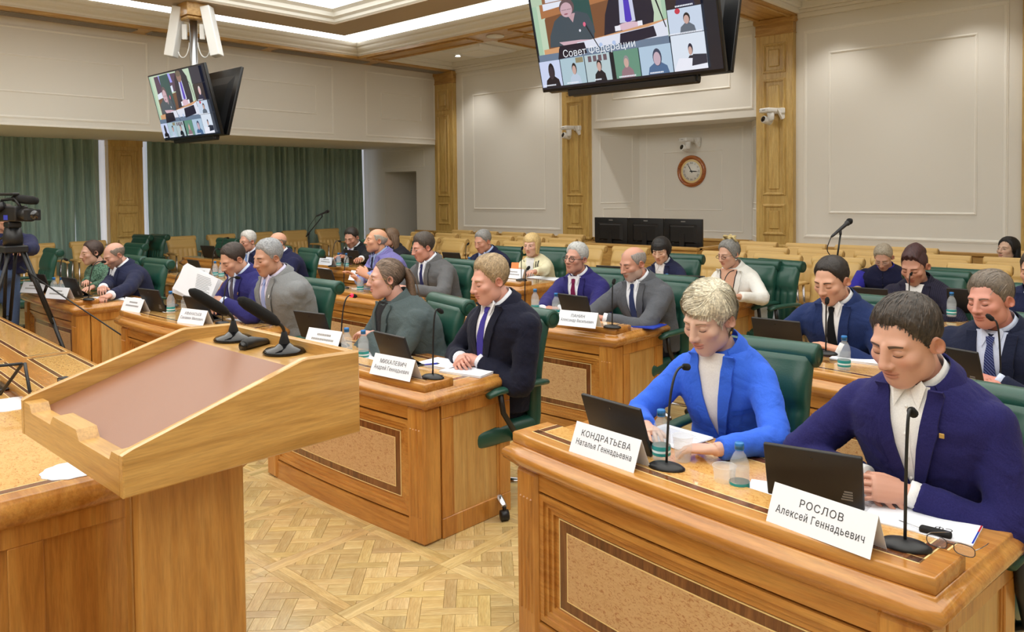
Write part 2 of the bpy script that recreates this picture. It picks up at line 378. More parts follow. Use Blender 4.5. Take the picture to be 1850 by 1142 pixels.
# ---- floor
g = G().box(-15.2, XR+.2, YF-.2, 13.5, -.12, -.004)
fl = struct('floor', g, 'parquet', 'light oak parquet floor of square panels with diagonal weave')
set_cols(fl.data, (1, 1, 1), 'tone')
def clip(poly, x0, x1, y0, y1):
    def cut(P, ax, lim, sgn):
        out = []
        for i in range(len(P)):
            a, b = P[i], P[(i+1) % len(P)]; da, db = sgn*(a[ax]-lim), sgn*(b[ax]-lim)
            if da <= 0: out.append(a)
            if da*db < 0:
                t = da/(da-db); out.append((a[0]+t*(b[0]-a[0]), a[1]+t*(b[1]-a[1])))
        return out
    for ax, lim, sg in ((0, x0, -1), (0, x1, 1), (1, y0, -1), (1, y1, 1)):
        if len(poly) < 3: return []
        poly = cut(poly, ax, lim, sg)
    return poly
PITX, PITY, OX, OY = .583, .552, -2.60, 1.82
def panel_pieces(i, j):
    """parquet pieces of one square panel: (polygon, grain angle)"""
    x0, y0 = OX+i*PITX, OY+j*PITY; sw = .037; out = []
    # border strips (half of the double strip belongs to each side of the joint)
    out.append(([(x0-sw, y0-sw), (x0, y0-sw), (x0, y0+PITY-sw), (x0-sw, y0+PITY-sw)], math.pi/2))
    out.append(([(x0, y0-sw), (x0+sw, y0-sw), (x0+sw, y0+PITY-sw), (x0, y0+PITY-sw)], math.pi/2))
    out.append(([(x0+sw, y0-sw), (x0+PITX-sw, y0-sw), (x0+PITX-sw, y0), (x0+sw, y0)], 0))
    out.append(([(x0+sw, y0), (x0+PITX-sw, y0), (x0+PITX-sw, y0+sw), (x0+sw, y0+sw)], 0))
    bx = (x0+sw, x0+PITX-sw, y0+sw, y0+PITY-sw); cx, cy = x0+PITX/2, y0+PITY/2
    p, ww = .142, .05; q = p-ww; ca = math.sqrt(.5)
    def rot(P): return [(cx+ca*(a-b), cy+ca*(a+b)) for a, b in P]
    for a in range(-4, 5):
        for b in range(-4, 5):
            u, v = a*p, b*p
            if (a+b) % 2 == 0: P = [(u-p+ww/2, v-ww/2), (u+p-ww/2, v-ww/2), (u+p-ww/2, v+ww/2), (u-p+ww/2, v+ww/2)]; an = math.pi/4
            else: P = [(u-ww/2, v-p+ww/2), (u+ww/2, v-p+ww/2), (u+ww/2, v+p-ww/2), (u-ww/2, v+p-ww/2)]; an = 3*math.pi/4
            for P, an in ((P, an), ([(u+ww/2, v+ww/2), (u+p-ww/2, v+ww/2), (u+p-ww/2, v+p-ww/2), (u+ww/2, v+p-ww/2)], math.pi/4*(1 if a % 2 else 3))):
                c = clip(rot(P), *bx)
                if len(c) >= 3: out.append((c, an))
    return out
def plank_geo(g, P, cx, cy, an, inset=.0011):
    n = len(P); c, s_ = math.cos(-an), math.sin(-an); P = np.array(P); m = P.mean(0); Q = m+(P-m)*(1-inset*2/max(.02, np.abs(P-m).max()))
    def tr(A, z): A = A-(cx, cy); return [(c*x-s_*y, s_*x+c*y, z) for x, y in A]
    g.add(tr(P, -.004)+tr(Q, 0.0), [tuple(range(n, 2*n))]+[(i, (i+1) % n, n+(i+1) % n, n+i) for i in range(n)])
cand = []
for i in range(-9, 6):
    for j in range(-4, 4):
        for P, an in panel_pieces(i, j):
            m = np.mean(P, 0); d = np.array([m[0], m[1], 0])-CAMP; zz = d@FW
            if zz < .8: continue
            px = PPX+FPX*(d@RT)/zz; py = PPY-FPX*(d@UP)/zz
            A = .5*abs(sum(P[k][0]*P[(k+1) % len(P)][1]-P[(k+1) % len(P)][0]*P[k][1] for k in range(len(P))))
            vis = (425 < px < 960 and 830 < py < 1160) and A > .0004
            cand.append((0 if vis else 1, -A/zz**2, P, an, m))
cand.sort(key=lambda t: t[:2])
rest = G(); tones = []
for k, (vis, _, P, an, m) in enumerate(cand):
    t = random.uniform(.79, 1.11); tone = (t, t*random.uniform(.955, 1.0), t*random.uniform(.88, 1.0))
    if k < 290:
        g = G(); plank_geo(g, P, m[0], m[1], an); me = g.mesh('plank', ['parquet']); set_cols(me, tone, 'tone')
        o = link('plank', me, fl, (m[0], m[1], 0), an)
    else:
        n0 = rest.n; plank_geo(rest, P, 0, 0, 0); tones += [tone]*(rest.n-n0)
me = rest.mesh('parquet_field', ['parquet']); set_cols(me, np.array(tones), 'tone'); o = link('parquet_field', me, fl); o['kind'] = 'stuff'

# ---- frames: rectangular raised moulding on a plane. ax='y' (wall facing -Y at y) or 'x' (wall facing +X at x)
def frame(g, ax, pos, a0, a1, z0, z1, wd=.035, th=.014, sgn=-1, m=0):
    def bx(p0, p1, q0, q1, dep):
        lo, hi = sorted((pos, pos+sgn*dep))
        if ax == 'y': g.box(p0, p1, lo, hi, q0, q1, .004, m)
        else: g.box(lo, hi, p0, p1, q0, q1, .004, m)
    for w_, d_, off in ((wd, th*.55, 0), (wd*.45, th, wd*.28)):
        bx(a0+off, a1-off, z0+off, z0+off+w_, d_); bx(a0+off, a1-off, z1-off-w_, z1-off, d_)
        bx(a0+off, a0+off+w_, z0+off+w_, z1-off-w_, d_); bx(a1-off-w_, a1-off, z0+off+w_, z1-off-w_, d_)
# ---- back wall with splayed niche and alcove doorway
g = G()
g.box(XS, NX0-.43, YB, YB+.15, 0, 4.5); g.box(-5.02, XR, YB, YB+.15, 0, 4.5)
g.box(-8.0, -5.02, YB, NY+.02, 2.72, 4.5)
g.box(NX0-.1, NX1+.1, NY, NY+.12, 0, 2.8)
g.poly([(-8.0, YB, 0), (NX0, NY, 0), (NX0-.12, NY+.1, 0), (-8.1, YB+.1, 0)], (0, 0, 2.8)); g.poly([(-5.02, YB, 0), (-4.92, YB+.1, 0), (NX1+.12, NY+.1, 0), (NX1, NY, 0)], (0, 0, 2.8))
g.box(XW-.2, -13.68, YB, YB+.12, 0, 2.9); g.box(-12.62, XS, YB, YB+.12, 0, 2.9); g.box(-13.68, -12.62, YB, YB+.12, 2.12, 2.9)
g.box(XW-.2, XS+.1, 12.3, 12.4, 0, 2.9); g.box(-12.62, -12.5, YB+.12, 12.3, 0, 2.9); g.box(-13.8, -13.68, YB+.12, 12.3, 0, 2.9); g.box(-13.8, -12.5, YB+.12, 12.3, 2.12, 2.3)
wb = struct('wall_back', g, 'wall', 'beige textured back wall with white panel mouldings and a niche')
for nm, args in (('panel_moulding', (-11.21, -8.70, .97, 3.98, .05)), ('panel_moulding', (-10.9, -9.06, 1.33, 3.56, .03)), ('panel_moulding', (-4.38, -1.95, .99, 3.85, .05)), ('panel_moulding', (-4.04, -2.27, 1.33, 3.52, .035)),
                 ('panel_moulding', (-7.95, -5.11, 2.83, 3.92, .045)), ('panel_moulding', (-7.6, -5.47, 3.17, 3.6, .03)), ('panel_moulding', (-1.12, 1.45, .99, 3.85, .05)), ('panel_moulding', (-.8, 1.15, 1.33, 3.52, .035))):
    g = G(); frame(g, 'y', YB, *args[:4], wd=args[4]); obj(nm, g, 'wall_white', wb)
for a in ((-7.43, -5.64, .98, 2.66, .03), (-7.08, -6.0, 1.33, 2.31, .022)):
    g = G(); frame(g, 'y', NY, *a[:4], wd=a[4], th=.01); obj('panel_moulding', g, 'wall_white', wb)
for sx, x0, x1 in ((1, -8.0, NX0), (-1, -5.02, NX1)):
    an = math.atan2(NY-YB, x1-x0); L = math.hypot(NY-YB, x1-x0)
    for z0, z1 in ((1.45, 2.62), (.95, 1.38)):
        g = G(); frame(g, 'y', 0, .12 if z0 > 1.4 else .17, L-.12 if z0 > 1.4 else L-.17, z0, z1, wd=.022, th=.008 if sx > 0 else -.008)
        o = obj('panel_moulding', g, 'wall_white', wb, (x0, YB, 0), an)
g = G(); frame(g, 'y', YB, -13.75, -12.35, 2.2, 2.58, wd=.025, th=.01); obj('panel_moulding', g, 'wall_white', wb)
g = G(); frame(g, 'y', 12.3, -13.62, -12.68, .95, 2.05, wd=.03, th=.01); obj('panel_moulding', g, 'wall_white', wb)
# wainscot with cap rail
g = G()
for x0, x1 in ((XS, -8.0), (-5.02, XR), (XW, -13.68), (-12.62, XS)):
    g.box(x0, x1, YB-.035, YB, 0, .84, 0, 0); g.box(x0, x1, YB-.07, YB, .84, .885, .008, 0)
g.box(NX0, NX1, NY-.03, NY, 0, .84); g.box(NX0-.03, NX1+.03, NY-.06, NY, .84, .885, .008)
for x0, x1 in ((-8.0, NX0), (-5.02, NX1)):
    an = math.atan2(NY-YB, x1-x0); L = math.hypot(NY-YB, x1-x0); s_ = -1 if x0 < -7 else 1
    M = MX((x0, YB, 0), an); lo, hi = sorted((0, s_*.03)); g.box(0, L, lo, hi, 0, .84, 0, 0, M); lo, hi = sorted((0, s_*.06)); g.box(-.02, L, lo, hi, .84, .885, 0, 0, M)
g.box(-13.68, -12.62, 12.22, 12.3, 0, .86)
struct('baseboard_back', g, 'oak_x', 'oak wainscot with a cap rail along the back wall')
# right and front walls (behind the camera), kept plain
struct('wall_right', G().box(XR, XR+.15, YF, 12.5, 0, 4.6), 'wall', 'plain beige side wall')
struct('wall_front', G().box(XW-.2, XR, YF-.15, YF, 0, 4.6), 'wall', 'plain beige wall behind the presidium')
# pilasters
def pilaster(n, x0, x1, label):
    w_ = x1-x0; g = G(); y = YB-.1
    g.box(x0, x1, y, YB+.02, .885, 3.84, .006)
    p = struct('trim_%d' % n, g, 'oak_v', label)
    g = G().box(x0-.004, x1+.004, y-.01, YB, 3.84, 3.99, .004).box(x0-.035, x1+.035, y-.04, YB, 3.985, 4.07, .02).box(x0-.012, x1+.012, y-.02, YB, 3.83, 3.85, .006)
    obj('capital', g, 'oak_x', p); obj('plinth', G().box(x0-.005, x1+.005, y-.01, YB, 0, .885, .005).box(x0-.03, x1+.03, y-.03, YB, .845, .89, .008), 'oak_v', p)
    i = w_*.19
    for z0, z1 in ((3.3, 3.72), (1.58, 3.22), (1.02, 1.46)):
        g = G(); frame(g, 'y', y, x0+i, x1-i, z0, z1, wd=.045, th=.03); obj('raised_frame', g, 'oak_v', p)
        obj('raised_panel', G().box(x0+i+.09, x1-i-.09, y-.02, y, z0+.09, z1-.09, .012), 'oak_v', p)
    return p
PL = ['oak pilaster in the far corner beside the soffit', 'oak pilaster beside the niche on the side of the corner', 'oak pilaster between the niche and the large wall panel', 'oak pilaster behind the black-haired woman', 'oak pilaster at the unseen end of the back wall']
for k, (a, b) in enumerate(PIL): pilaster(k+1, a, b, PL[k])
# ---- left side: soffit face over the window alcove
g = G().box(XS-.12, XS, YF, YB, 2.63, 4.5).box(XW-.2, XS-.12, YF, YB-.001, 2.63, 2.75)
wl = struct('wall_left', g, 'wall', 'long beige soffit wall with raised white mouldings over the curtained alcove')
for y0, y1 in ((1.35, 4.93), (5.2, 8.18), (8.88, 10.61)):
    for i, z0, z1, wd in ((0, 2.725, 3.96, .04), (.36, 3.07, 3.58, .026)):
        g = G(); frame(g, 'x', XS, y0+i, y1-i, z0, z1, wd=wd, sgn=1); obj('panel_moulding', g, 'wall_white', wl)
g = G().box(XS+.0005, XS+.012, YF, YB-.11, 2.632, 2.66, .003); o_=obj('edge_bead', g, 'wall_white', wl)
# window wall: outer wall, windows, sheers, curtains, pilaster
g = G().box(XW-.35, XW-.2, YF, 12.5, 0, 2.75)
struct('wall_window', g, 'wall', 'outer wall of the alcove below the windows')
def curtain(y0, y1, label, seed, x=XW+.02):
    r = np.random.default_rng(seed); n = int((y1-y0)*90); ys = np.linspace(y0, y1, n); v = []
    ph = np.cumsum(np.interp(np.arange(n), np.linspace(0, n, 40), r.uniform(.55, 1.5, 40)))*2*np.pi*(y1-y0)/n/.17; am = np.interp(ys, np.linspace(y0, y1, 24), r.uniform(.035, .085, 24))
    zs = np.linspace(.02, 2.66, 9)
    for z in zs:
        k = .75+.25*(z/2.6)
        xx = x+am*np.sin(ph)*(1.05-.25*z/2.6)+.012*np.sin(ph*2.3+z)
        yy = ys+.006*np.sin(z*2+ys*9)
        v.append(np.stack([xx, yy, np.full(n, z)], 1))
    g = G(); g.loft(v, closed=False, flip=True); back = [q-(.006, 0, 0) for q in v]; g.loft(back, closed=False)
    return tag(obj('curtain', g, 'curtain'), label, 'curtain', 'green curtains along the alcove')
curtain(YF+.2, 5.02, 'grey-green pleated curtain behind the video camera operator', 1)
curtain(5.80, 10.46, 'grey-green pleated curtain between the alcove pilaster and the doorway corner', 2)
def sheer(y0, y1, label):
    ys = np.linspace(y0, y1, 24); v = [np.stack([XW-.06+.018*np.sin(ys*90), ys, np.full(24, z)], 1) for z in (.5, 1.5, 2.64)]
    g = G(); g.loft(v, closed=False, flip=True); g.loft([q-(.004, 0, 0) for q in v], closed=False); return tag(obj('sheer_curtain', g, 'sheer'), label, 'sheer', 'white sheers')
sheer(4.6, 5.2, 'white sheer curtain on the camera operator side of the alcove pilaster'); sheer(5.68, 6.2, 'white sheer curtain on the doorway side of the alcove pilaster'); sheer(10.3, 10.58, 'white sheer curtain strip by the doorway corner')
for n, (a, b) in enumerate(((1.2, 5.0), (5.9, 10.4))):
    g = G(); frame(g, 'x', XW-.2, a, b, .55, 2.63, wd=.07, th=.05, sgn=1); g.box(XW-.2, XW-.15, (a+b)/2-.03, (a+b)/2+.03, .6, 2.6)
    wn = struct('window_%d' % (n+1), g, 'wall_white', 'white framed window behind curtains'); obj('pane', G().box(XW-.19, XW-.185, a+.07, b-.07, .62, 2.56), 'lens', wn)
y0, y1 = 5.13, 5.70; xf = XW+.1
p = struct('trim_6', G().box(XW-.2, xf, y0, y1, .84, 2.63, .005), 'oak_v', 'oak pilaster between the two curtains')
obj('plinth', G().box(XW-.2, xf+.012, y0-.01, y1+.01, 0, .84, .004).box(XW-.2, xf+.05, y0-.06, y1+.06, .82, .855, .008), 'oak_v', p)
obj('capital', G().box(XW-.2, xf+.01, y0-.005, y1+.005, 2.52, 2.632, .006), 'oak_v', p)
for z0, z1 in ((1.5, 2.46), (.95, 1.40)):
    g = G(); frame(g, 'x', xf, y0+.1, y1-.1, z0, z1, wd=.04, th=.025, sgn=1); obj('raised_frame', g, 'oak_v', p)
    obj('raised_panel', G().box(xf, xf+.016, y0+.19, y1-.19, z0+.09, z1-.09, .01), 'oak_v', p)
# ---- ceiling
TX0, TX1, TY0, TY1 = -11.42, 3.3, -4.9, 8.38
ce = struct('ceiling', G().box(XS-.1, XR, YF, 12.0, 4.5, 4.6), 'ceil', 'white tray ceiling with a floating ring')
g = G().box(XS, TX0, YF, YB, ZB, 4.3, 0, 1).box(TX0, XR, TY1, 8.93, ZB, 4.3, 0, 0).box(TX1, XR, YF, TY1, ZB, 4.3, 0, 1).box(TX0, TX1, YF, TY0, ZB, 4.3, 0, 0)
g.box(TX0, TX0+.02, TY0, TY1, ZB-.015, ZB+.03, .004, 1).box(TX0, TX1, TY1-.02, TY1, ZB-.015, ZB+.03, .004, 0)
obj('ceiling_beam', g, ['oak_x', 'oak_y'], ce)
for a, b in PIL[1:]:
    g = G().box(a-.03, b+.03, 8.93, YB, ZB, 4.3, 0); obj('ceiling_beam', g, 'oak_y', ce)
    g = G(); m_ = (a+b)/2
    for xx in (a+.02, b-.07): g.box(xx, xx+.05, 9.0, YB-.06, ZB-.022, ZB+.01, .01)
    g.box(a+.02, b-.02, 8.98, 9.03, ZB-.022, ZB+.01, .01); obj('beam_moulding', g, 'oak_y', ce)
xs = [TX0]+[c for a, b in PIL[1:] for c in (a-.03, b+.03)]+[XR]
for k in range(0, len(xs)-1, 2):
    a, b = xs[k], xs[k+1]
    g = G()
    for (x0, x1, yy0, yy1) in ((a+.12, b-.12, 8.46, 8.51), (a+.12, b-.12, 8.80, 8.85), (a+.12, a+.17, 8.51, 8.80), (b-.17, b-.12, 8.51, 8.80)): g.box(x0, x1, yy0, yy1, ZB-.022, ZB+.01, .01)
    obj('beam_moulding', g, 'oak_x', ce)
    g = G().box(a, b, 8.93, YB, 4.22, 4.3); obj('bay_ceiling', g, 'ceil', ce)
    g = G()
    for d_, z0, z1 in ((.04, 4.02, 4.09), (.075, 4.09, 4.13), (.12, 4.13, 4.225)): g.box(a, b, YB-d_, YB, z0, z1, .006)
    for d_, z0, z1 in ((.05, 4.085, 4.15), (.1, 4.15, 4.225)): g.box(a, a+d_, 8.93, YB, z0, z1, .006).box(b-d_, b, 8.93, YB, z0, z1, .006).box(a, b, 8.93, 8.93+d_, z0, z1, .006)
    obj('crown_moulding', g, 'ceil', ce)
for a, b in PIL[1:]:
    g = G().lathe([(.02, 0), (.135, 0), (.14, .012), (.135, .02)], 20, 0, MX(((a+b)/2, 8.66, ZB-.02))); tag(obj('ceiling_disc', g, 'white_plastic', ce), None, None)
# vent grilles in the left wood strip
for k in range(8):
    y = YF+.6+k*2.05
    g = G().box(XS+.1, XS+.34, y, y+1.85, ZB-.012, ZB, .002)
    for q in range(5): g.box(XS+.12+q*.042, XS+.14+q*.042, y+.02, y+1.83, ZB-.02, ZB-.01)
    obj('air_grille', g, 'vent', ce)
# cornice (swept around the tray opening)
prof = [(0, 4.06), (.012, 4.075), (.012, 4.1), (.03, 4.115), (.03, 4.14), (.06, 4.17), (.075, 4.2), (.075, 4.23), (.1, 4.25), (.11, 4.28), (.11, 4.31), (-.1, 4.31), (-.1, 4.5)]
def rect_sweep(prof, x0, x1, y0, y1): return [[(x0+d, y0+d, z), (x1-d, y0+d, z), (x1-d, y1-d, z), (x0+d, y1-d, z)] for d, z in prof]
g = G().loft(rect_sweep(prof, TX0, TX1, TY0, TY1), cap=False, smooth=False, flip=True); obj('cornice', g, 'ceil', ce)
g = G()
for x0, x1, y0, y1 in ((TX0-.08, TX0-.06, TY0, TY1), (TX1+.06, TX1+.08, TY0, TY1), (TX0, TX1, TY1+.06, TY1+.08), (TX0, TX1, TY0-.08, TY0-.06)): g.box(x0, x1, y0, y1, 4.335, 4.47)
tag(obj('cove_light', g, 'cove', ce, label='white cove light strip'), None, None)
# floating ring and luminous field
RX0, RX1, RY0, RY1 = -10.5, 2.4, -4.0, 7.45; rw = .6
g = G()
for x0, x1, y0, y1 in ((RX0, RX0+rw, RY0, RY1), (RX1-rw, RX1, RY0, RY1), (RX0+rw, RX1-rw, RY1-rw, RY1), (RX0+rw, RX1-rw, RY0, RY0+rw)): g.box(x0, x1, y0, y1, 4.2, 4.32)
for x0, x1, y0, y1 in ((RX0+.3, RX0+rw-.05, RY0+.3, RY1-.3), (RX1-rw+.05, RX1-.3, RY0+.3, RY1-.3), (RX0+rw-.05, RX1-rw+.05, RY1-rw+.05, RY1-.3), (RX0+rw-.05, RX1-rw+.05, RY0+.3, RY0+rw-.05)): g.box(x0, x1, y0, y1, 4.32, 4.5)
obj('floating_ring', g, 'ring_paint', ce)
g = G().loft(rect_sweep([(0, 4.2), (.03, 4.23), (.03, 4.27), (.07, 4.3), (.07, 4.36), (.12, 4.4)], RX0+rw-.01, RX1-rw+.01, RY0+rw-.01, RY1-rw+.01), cap=False, smooth=False, flip=True); obj('ring_moulding', g, 'ceil', ce)
obj('luminous_panel', G().box(RX0+rw-.04, RX1-rw+.04, RY0+rw-.04, RY1-rw+.04, 4.40, 4.44), 'luminous', ce, label='glowing white luminous ceiling field')
# spots and AC cassettes in the bays
def spotlight(x, y, z, label):
    t = thing('spotlight', label, 'spotlight', (x, y, z), 0, 'recessed ceiling spots')
    obj('rim', G().lathe([(.045, 0), (.07, -.004), (.072, -.012), (.05, -.014)], 20, cap=False), 'white_plastic', t); obj('lens', G().lathe([(.001, -.006), (.052, -.006), (.052, -.009), (.001, -.009)], 20), 'spot_glow', t)
    ld = bpy.data.lights.new('spot_bulb', 'SPOT'); ld.energy = SPOT_W; ld.spot_size = 1.7; ld.spot_blend = .7; ld.shadow_soft_size = .05; ld.color = (1, .96, .9)
    lo = link('spot_bulb', ld, t, (0, 0, -.03)); return t
SP = [(-10.67, 'corner'), (-9.08, 'niche pilaster')]
for x, nm in SP: spotlight(x, 10.1, 4.218, 'small round recessed spotlight on the %s side of the air conditioner' % nm)
spotlight(-3.9, 10.1, 4.22, 'small round recessed spotlight over the large wall panel beside the niche'); spotlight(-6.8, 10.1, 4.22, 'recessed spotlight over the niche by the corner side'); spotlight(-5.7, 10.1, 4.22, 'recessed spotlight over the niche by the big panel side'); spotlight(-2.3, 10.1, 4.22, 'recessed spotlight near the end of the large wall panel')
def ac(x, y, label):
    t = thing('air_conditioner', label, 'air conditioner', (x, y, 4.218), 0, 'ceiling cassettes')
    g = G().loft([[(sx*a, sy*a, z) for sx, sy in ((-1, -1), (1, -1), (1, 1), (-1, 1))] for a, z in ((.475, 0), (.475, -.02), (.44, -.05), (.30, -.065))], smooth=False, flip=True); obj('panel', g, 'white_plastic', t)
    g = G()
    for s_ in (-1, 1): g.box(-.3, .3, s_*.395-.025, s_*.395+.025, -.052, -.038).box(s_*.395-.025, s_*.395+.025, -.3, .3, -.052, -.038)
    obj('air_slot', g, 'dark_grey', t)
    g = G().box(-.26, .26, -.26, .26, -.072, -.06, .003); obj('grille', g, 'wall_white', t)
ac(-9.95, 9.95, 'white ceiling air conditioner in the bay next to the corner'); ac(-2.9, 9.7, 'white ceiling air conditioner in the bay over the large wall panel')
# ================================================================== DESKS
def bow_fn(W, D, bow):
    def fn(v):
        v = np.array(v, float); k = np.clip(1-(2*v[:, 0]/W)**2, 0, 1); f = np.clip(1-v[:, 1]/(D*.8), 0, 1); v[:, 1] -= bow*k*f; return v
    return fn
def outline(x0, x1, y0, y1, n=16, r=.0):
    xs = np.linspace(x0, x1, n); P = [(x, y0) for x in xs]+[(x1, y) for y in np.linspace(y0, y1, 5)[1:]]+[(x, y1) for x in xs[::-1][1:]]+[(x0, y) for y in np.linspace(y1, y0, 5)[1:-1]]
    return np.array(P)
def slab(g, x0, x1, y0, y1, prof, m=0, n=16):
    """prof: list of (inset, z); rounded edges."""
    loops = []
    for i, z in prof:
        o = outline(x0+i, x1-i, y0+i, y1-i, n); loops.append(np.column_stack([o, np.full(len(o), z)]))
    a = G().loft(loops, m, smooth=True); g.v += a.v; g.f += [tuple(k+g.n for k in q) for q in a.f]; g.m += a.m; s = [True]*len(a.f); s[-1] = s[-2] = False; g.sm += s; g.n += a.n; return g
WT, LG = .745, .787        # worktop and ledge heights
def strips(g, x0, x1, y0, y1, z, bands, closed=True):
    """concentric flat bands on a top; bands = [(inset0, inset1, mat)] each .0008 proud"""
    for i0, i1, m in bands:
        zz = z+.0008
        for a, b, c, d in ((x0+i0, x1-i0, y0+i0, y0+i1), (x0+i0, x1-i0, y1-i1, y1-i0), (x0+i0, x0+i1, y0+i1, y1-i1), (x1-i1, x1-i0, y0+i1, y1-i1)):
            g.box(a, b, c, d, z-.003, zz, 0, m, None, 14 if b-a > .3 else 1)
def make_desk(W=1.55, D=.66, bow=.03):
    P = {}; fn = bow_fn(W, D, bow); h = W/2
    g = G(); slab(g, -h, h, 0, D, [(.045, .655), (.036, .664), (.022, .674), (.006, .688), (0, .703), (.003, .718), (.014, .729), (.024, .733), (.026, .741), (.03, WT)]); P['worktop'] = (g.warp(fn), ['desk_x'])
    g = G(); strips(g, -h+.07, h-.07, .05, D-.06, WT, [(.03, .035, 1), (.035, .075, 0), (.075, .08, 1)]); P['top_banding'] = (g.warp(fn), ['band_dark_x', 'stringing'])
    g = G().box(-h+.151, h-.151, .131, D-.141, WT-.003, WT+.0006, 0, 0, None, 14); P['top_burl'] = (g.warp(fn), ['burl_top'])
    g = G(); slab(g, -h+.03, h-.03, .035, .215, [(.003, WT-.002), (0, WT+.004), (0, LG-.006), (.005, LG)]); P['ledge'] = (g.warp(fn), ['desk_x'])
    g = G()
    for y0, y1, m in ((.085, .089, 1), (.089, .118, 0), (.118, .122, 1)): g.box(-h+.085, h-.085, y0, y1, LG-.003, LG+.0008, 0, m, None, 14)
    for sx in (-1, 1):
        for i0, i1, m in ((.085, .089, 1), (.089, .118, 0), (.118, .122, 1)):
            a, b = sorted((sx*(h-i0), sx*(h-i1))); g.box(a, b, .089 if m == 0 else (.085 if i0 < .1 else .118), .214, LG-.003, LG+.0008, 0, m)
    P['ledge_banding'] = (g.warp(fn), ['band_dark_x', 'stringing'])
    g = G().box(-h+.122, h-.122, .122, .214, LG-.003, LG+.0006, 0, 0, None, 14); P['ledge_burl'] = (g.warp(fn), ['burl_top'])
    # carcass
    b = h-.045
    g = G().box(-b+.1, b-.1, .075, .11, .0, .66, 0, 0, None, 14).box(-b+.1, b-.1, .045, .11, 0, .105, 0, 0, None, 14).box(-b+.1, b-.1, .05, .11, .595, .66, 0, 0, None, 14)
    P['front_panel'] = (g.warp(fn), ['desk_x'])
    fr = [(-b+.17, b-.17, .15, .57)]
    g = G()
    x0, x1, z0, z1 = -b+.12, b-.12, .115, .585
    for i, y in ((0, .05), (.02, .058), (.04, .066)):
        a0, a1, c0, c1 = x0+i, x1-i, z0+i, z1-i; t = .022
        g.box(a0, a1, y, .08, c0, c0+t, 0, 0, None, 14).box(a0, a1, y, .08, c1-t, c1, 0, 0, None, 14).box(a0, a0+t, y, .08, c0+t, c1-t).box(a1-t, a1, y, .08, c0+t, c1-t)
    P['panel_frame'] = (g.warp(fn), ['desk_x'])
    def inlay(g, x0, x1, z0, z1, y, t, m, n=14):
        g.box(x0, x1, y, .078, z0, z0+t, 0, m, None, n).box(x0, x1, y, .078, z1-t, z1, 0, m, None, n).box(x0, x0+t, y, .078, z0+t, z1-t, 0, m).box(x1-t, x1, y, .078, z0+t, z1-t, 0, m)
    g = G(); inlay(g, x0+.085, x1-.085, z0+.07, z1-.07, .0715, .004, 1); inlay(g, x0+.089, x1-.089, z0+.074, z1-.074, .0722, .036, 0); inlay(g, x0+.125, x1-.125, z0+.11, z1-.11, .0715, .004, 1); P['front_banding'] = (g.warp(fn), ['band_dark', 'stringing'])
    g = G().box(x0+.129, x1-.129, .0718, .078, z0+.114, z1-.114, 0, 0, None, 14); P['front_burl'] = (g.warp(fn), ['burl_front'])
    for sx, nm in ((-1, 'corner_post_a'), (1, 'corner_post_b')):
        g = G(); xa, xb = sorted((sx*b, sx*(b-.12)))
        g.box(xa, xb, .035, .15, 0, .66, .012)
        for q in range(4): xx = xa+.03+q*.02; g.box(xx-.006, xx+.006, .030, .05, .13, .56, .005)
        P[nm] = (g.warp(fn), ['desk_z'])
    for sx, nm in ((-1, 'side_panel_a'), (1, 'side_panel_b')):
        g = G(); xa, xb = sorted((sx*(b-.012), sx*(b-.04))); g.box(xa, xb, .15, D-.03, 0, .66)
        xo = sx*b; x1_, x2_ = sorted((xo, xo-sx*.03))
        g.box(x1_, x2_, .15, D-.03, 0, .1, .003).box(x1_, x2_, .15, D-.03, .59, .66, .003).box(x1_, x2_, .15, .215, .1, .59, .003).box(x1_, x2_, D-.11, D-.03, .1, .59, .003)
        g.box(*sorted((xo-sx*.006, xo-sx*.03)), .215, .23, .1, .59).box(*sorted((xo-sx*.006, xo-sx*.03)), D-.125, D-.11, .1, .59)
        P[nm] = (g, ['desk_z'])
        g = G(); xa, xb = sorted((sx*(b-.0105), sx*(b-.02))); g.box(xa, xb, .23, D-.125, .1, .59); P[nm+'_field'] = (g, ['desk_panel'])
    return {k: g.mesh(k, m) for k, (g, m) in P.items()}
DM = make_desk()
def place_desk(xl, yl, xr, yr, label):
    """desk whose front corners are at (xl,yl) and (xr,yr)"""
    rz = math.atan2(yr-yl, xr-xl); W = math.hypot(xr-xl, yr-yl)
    t = thing('conference_desk', label, 'desk', ((xl+xr)/2, (yl+yr)/2, 0), rz, 'two-seat conference desks')
    t.scale = (W/1.55, 1, 1); par = {'top_banding': 'worktop', 'top_burl': 'worktop', 'ledge_banding': 'ledge', 'ledge_burl': 'ledge', 'panel_frame': 'front_panel', 'front_banding': 'front_panel', 'front_burl': 'front_panel', 'side_panel_a_field': 'side_panel_a', 'side_panel_b_field': 'side_panel_b'}
    O = {}
    for k, me in DM.items():
        if k not in par: O[k] = link(k.replace('_a', '').replace('_b', '') if k.endswith(('_a', '_b')) else k, me, t)
    for k, me in DM.items():
        if k in par: link('panel_field' if k.endswith('field') else k, me, O[par[k]])
    return t
DK = {}
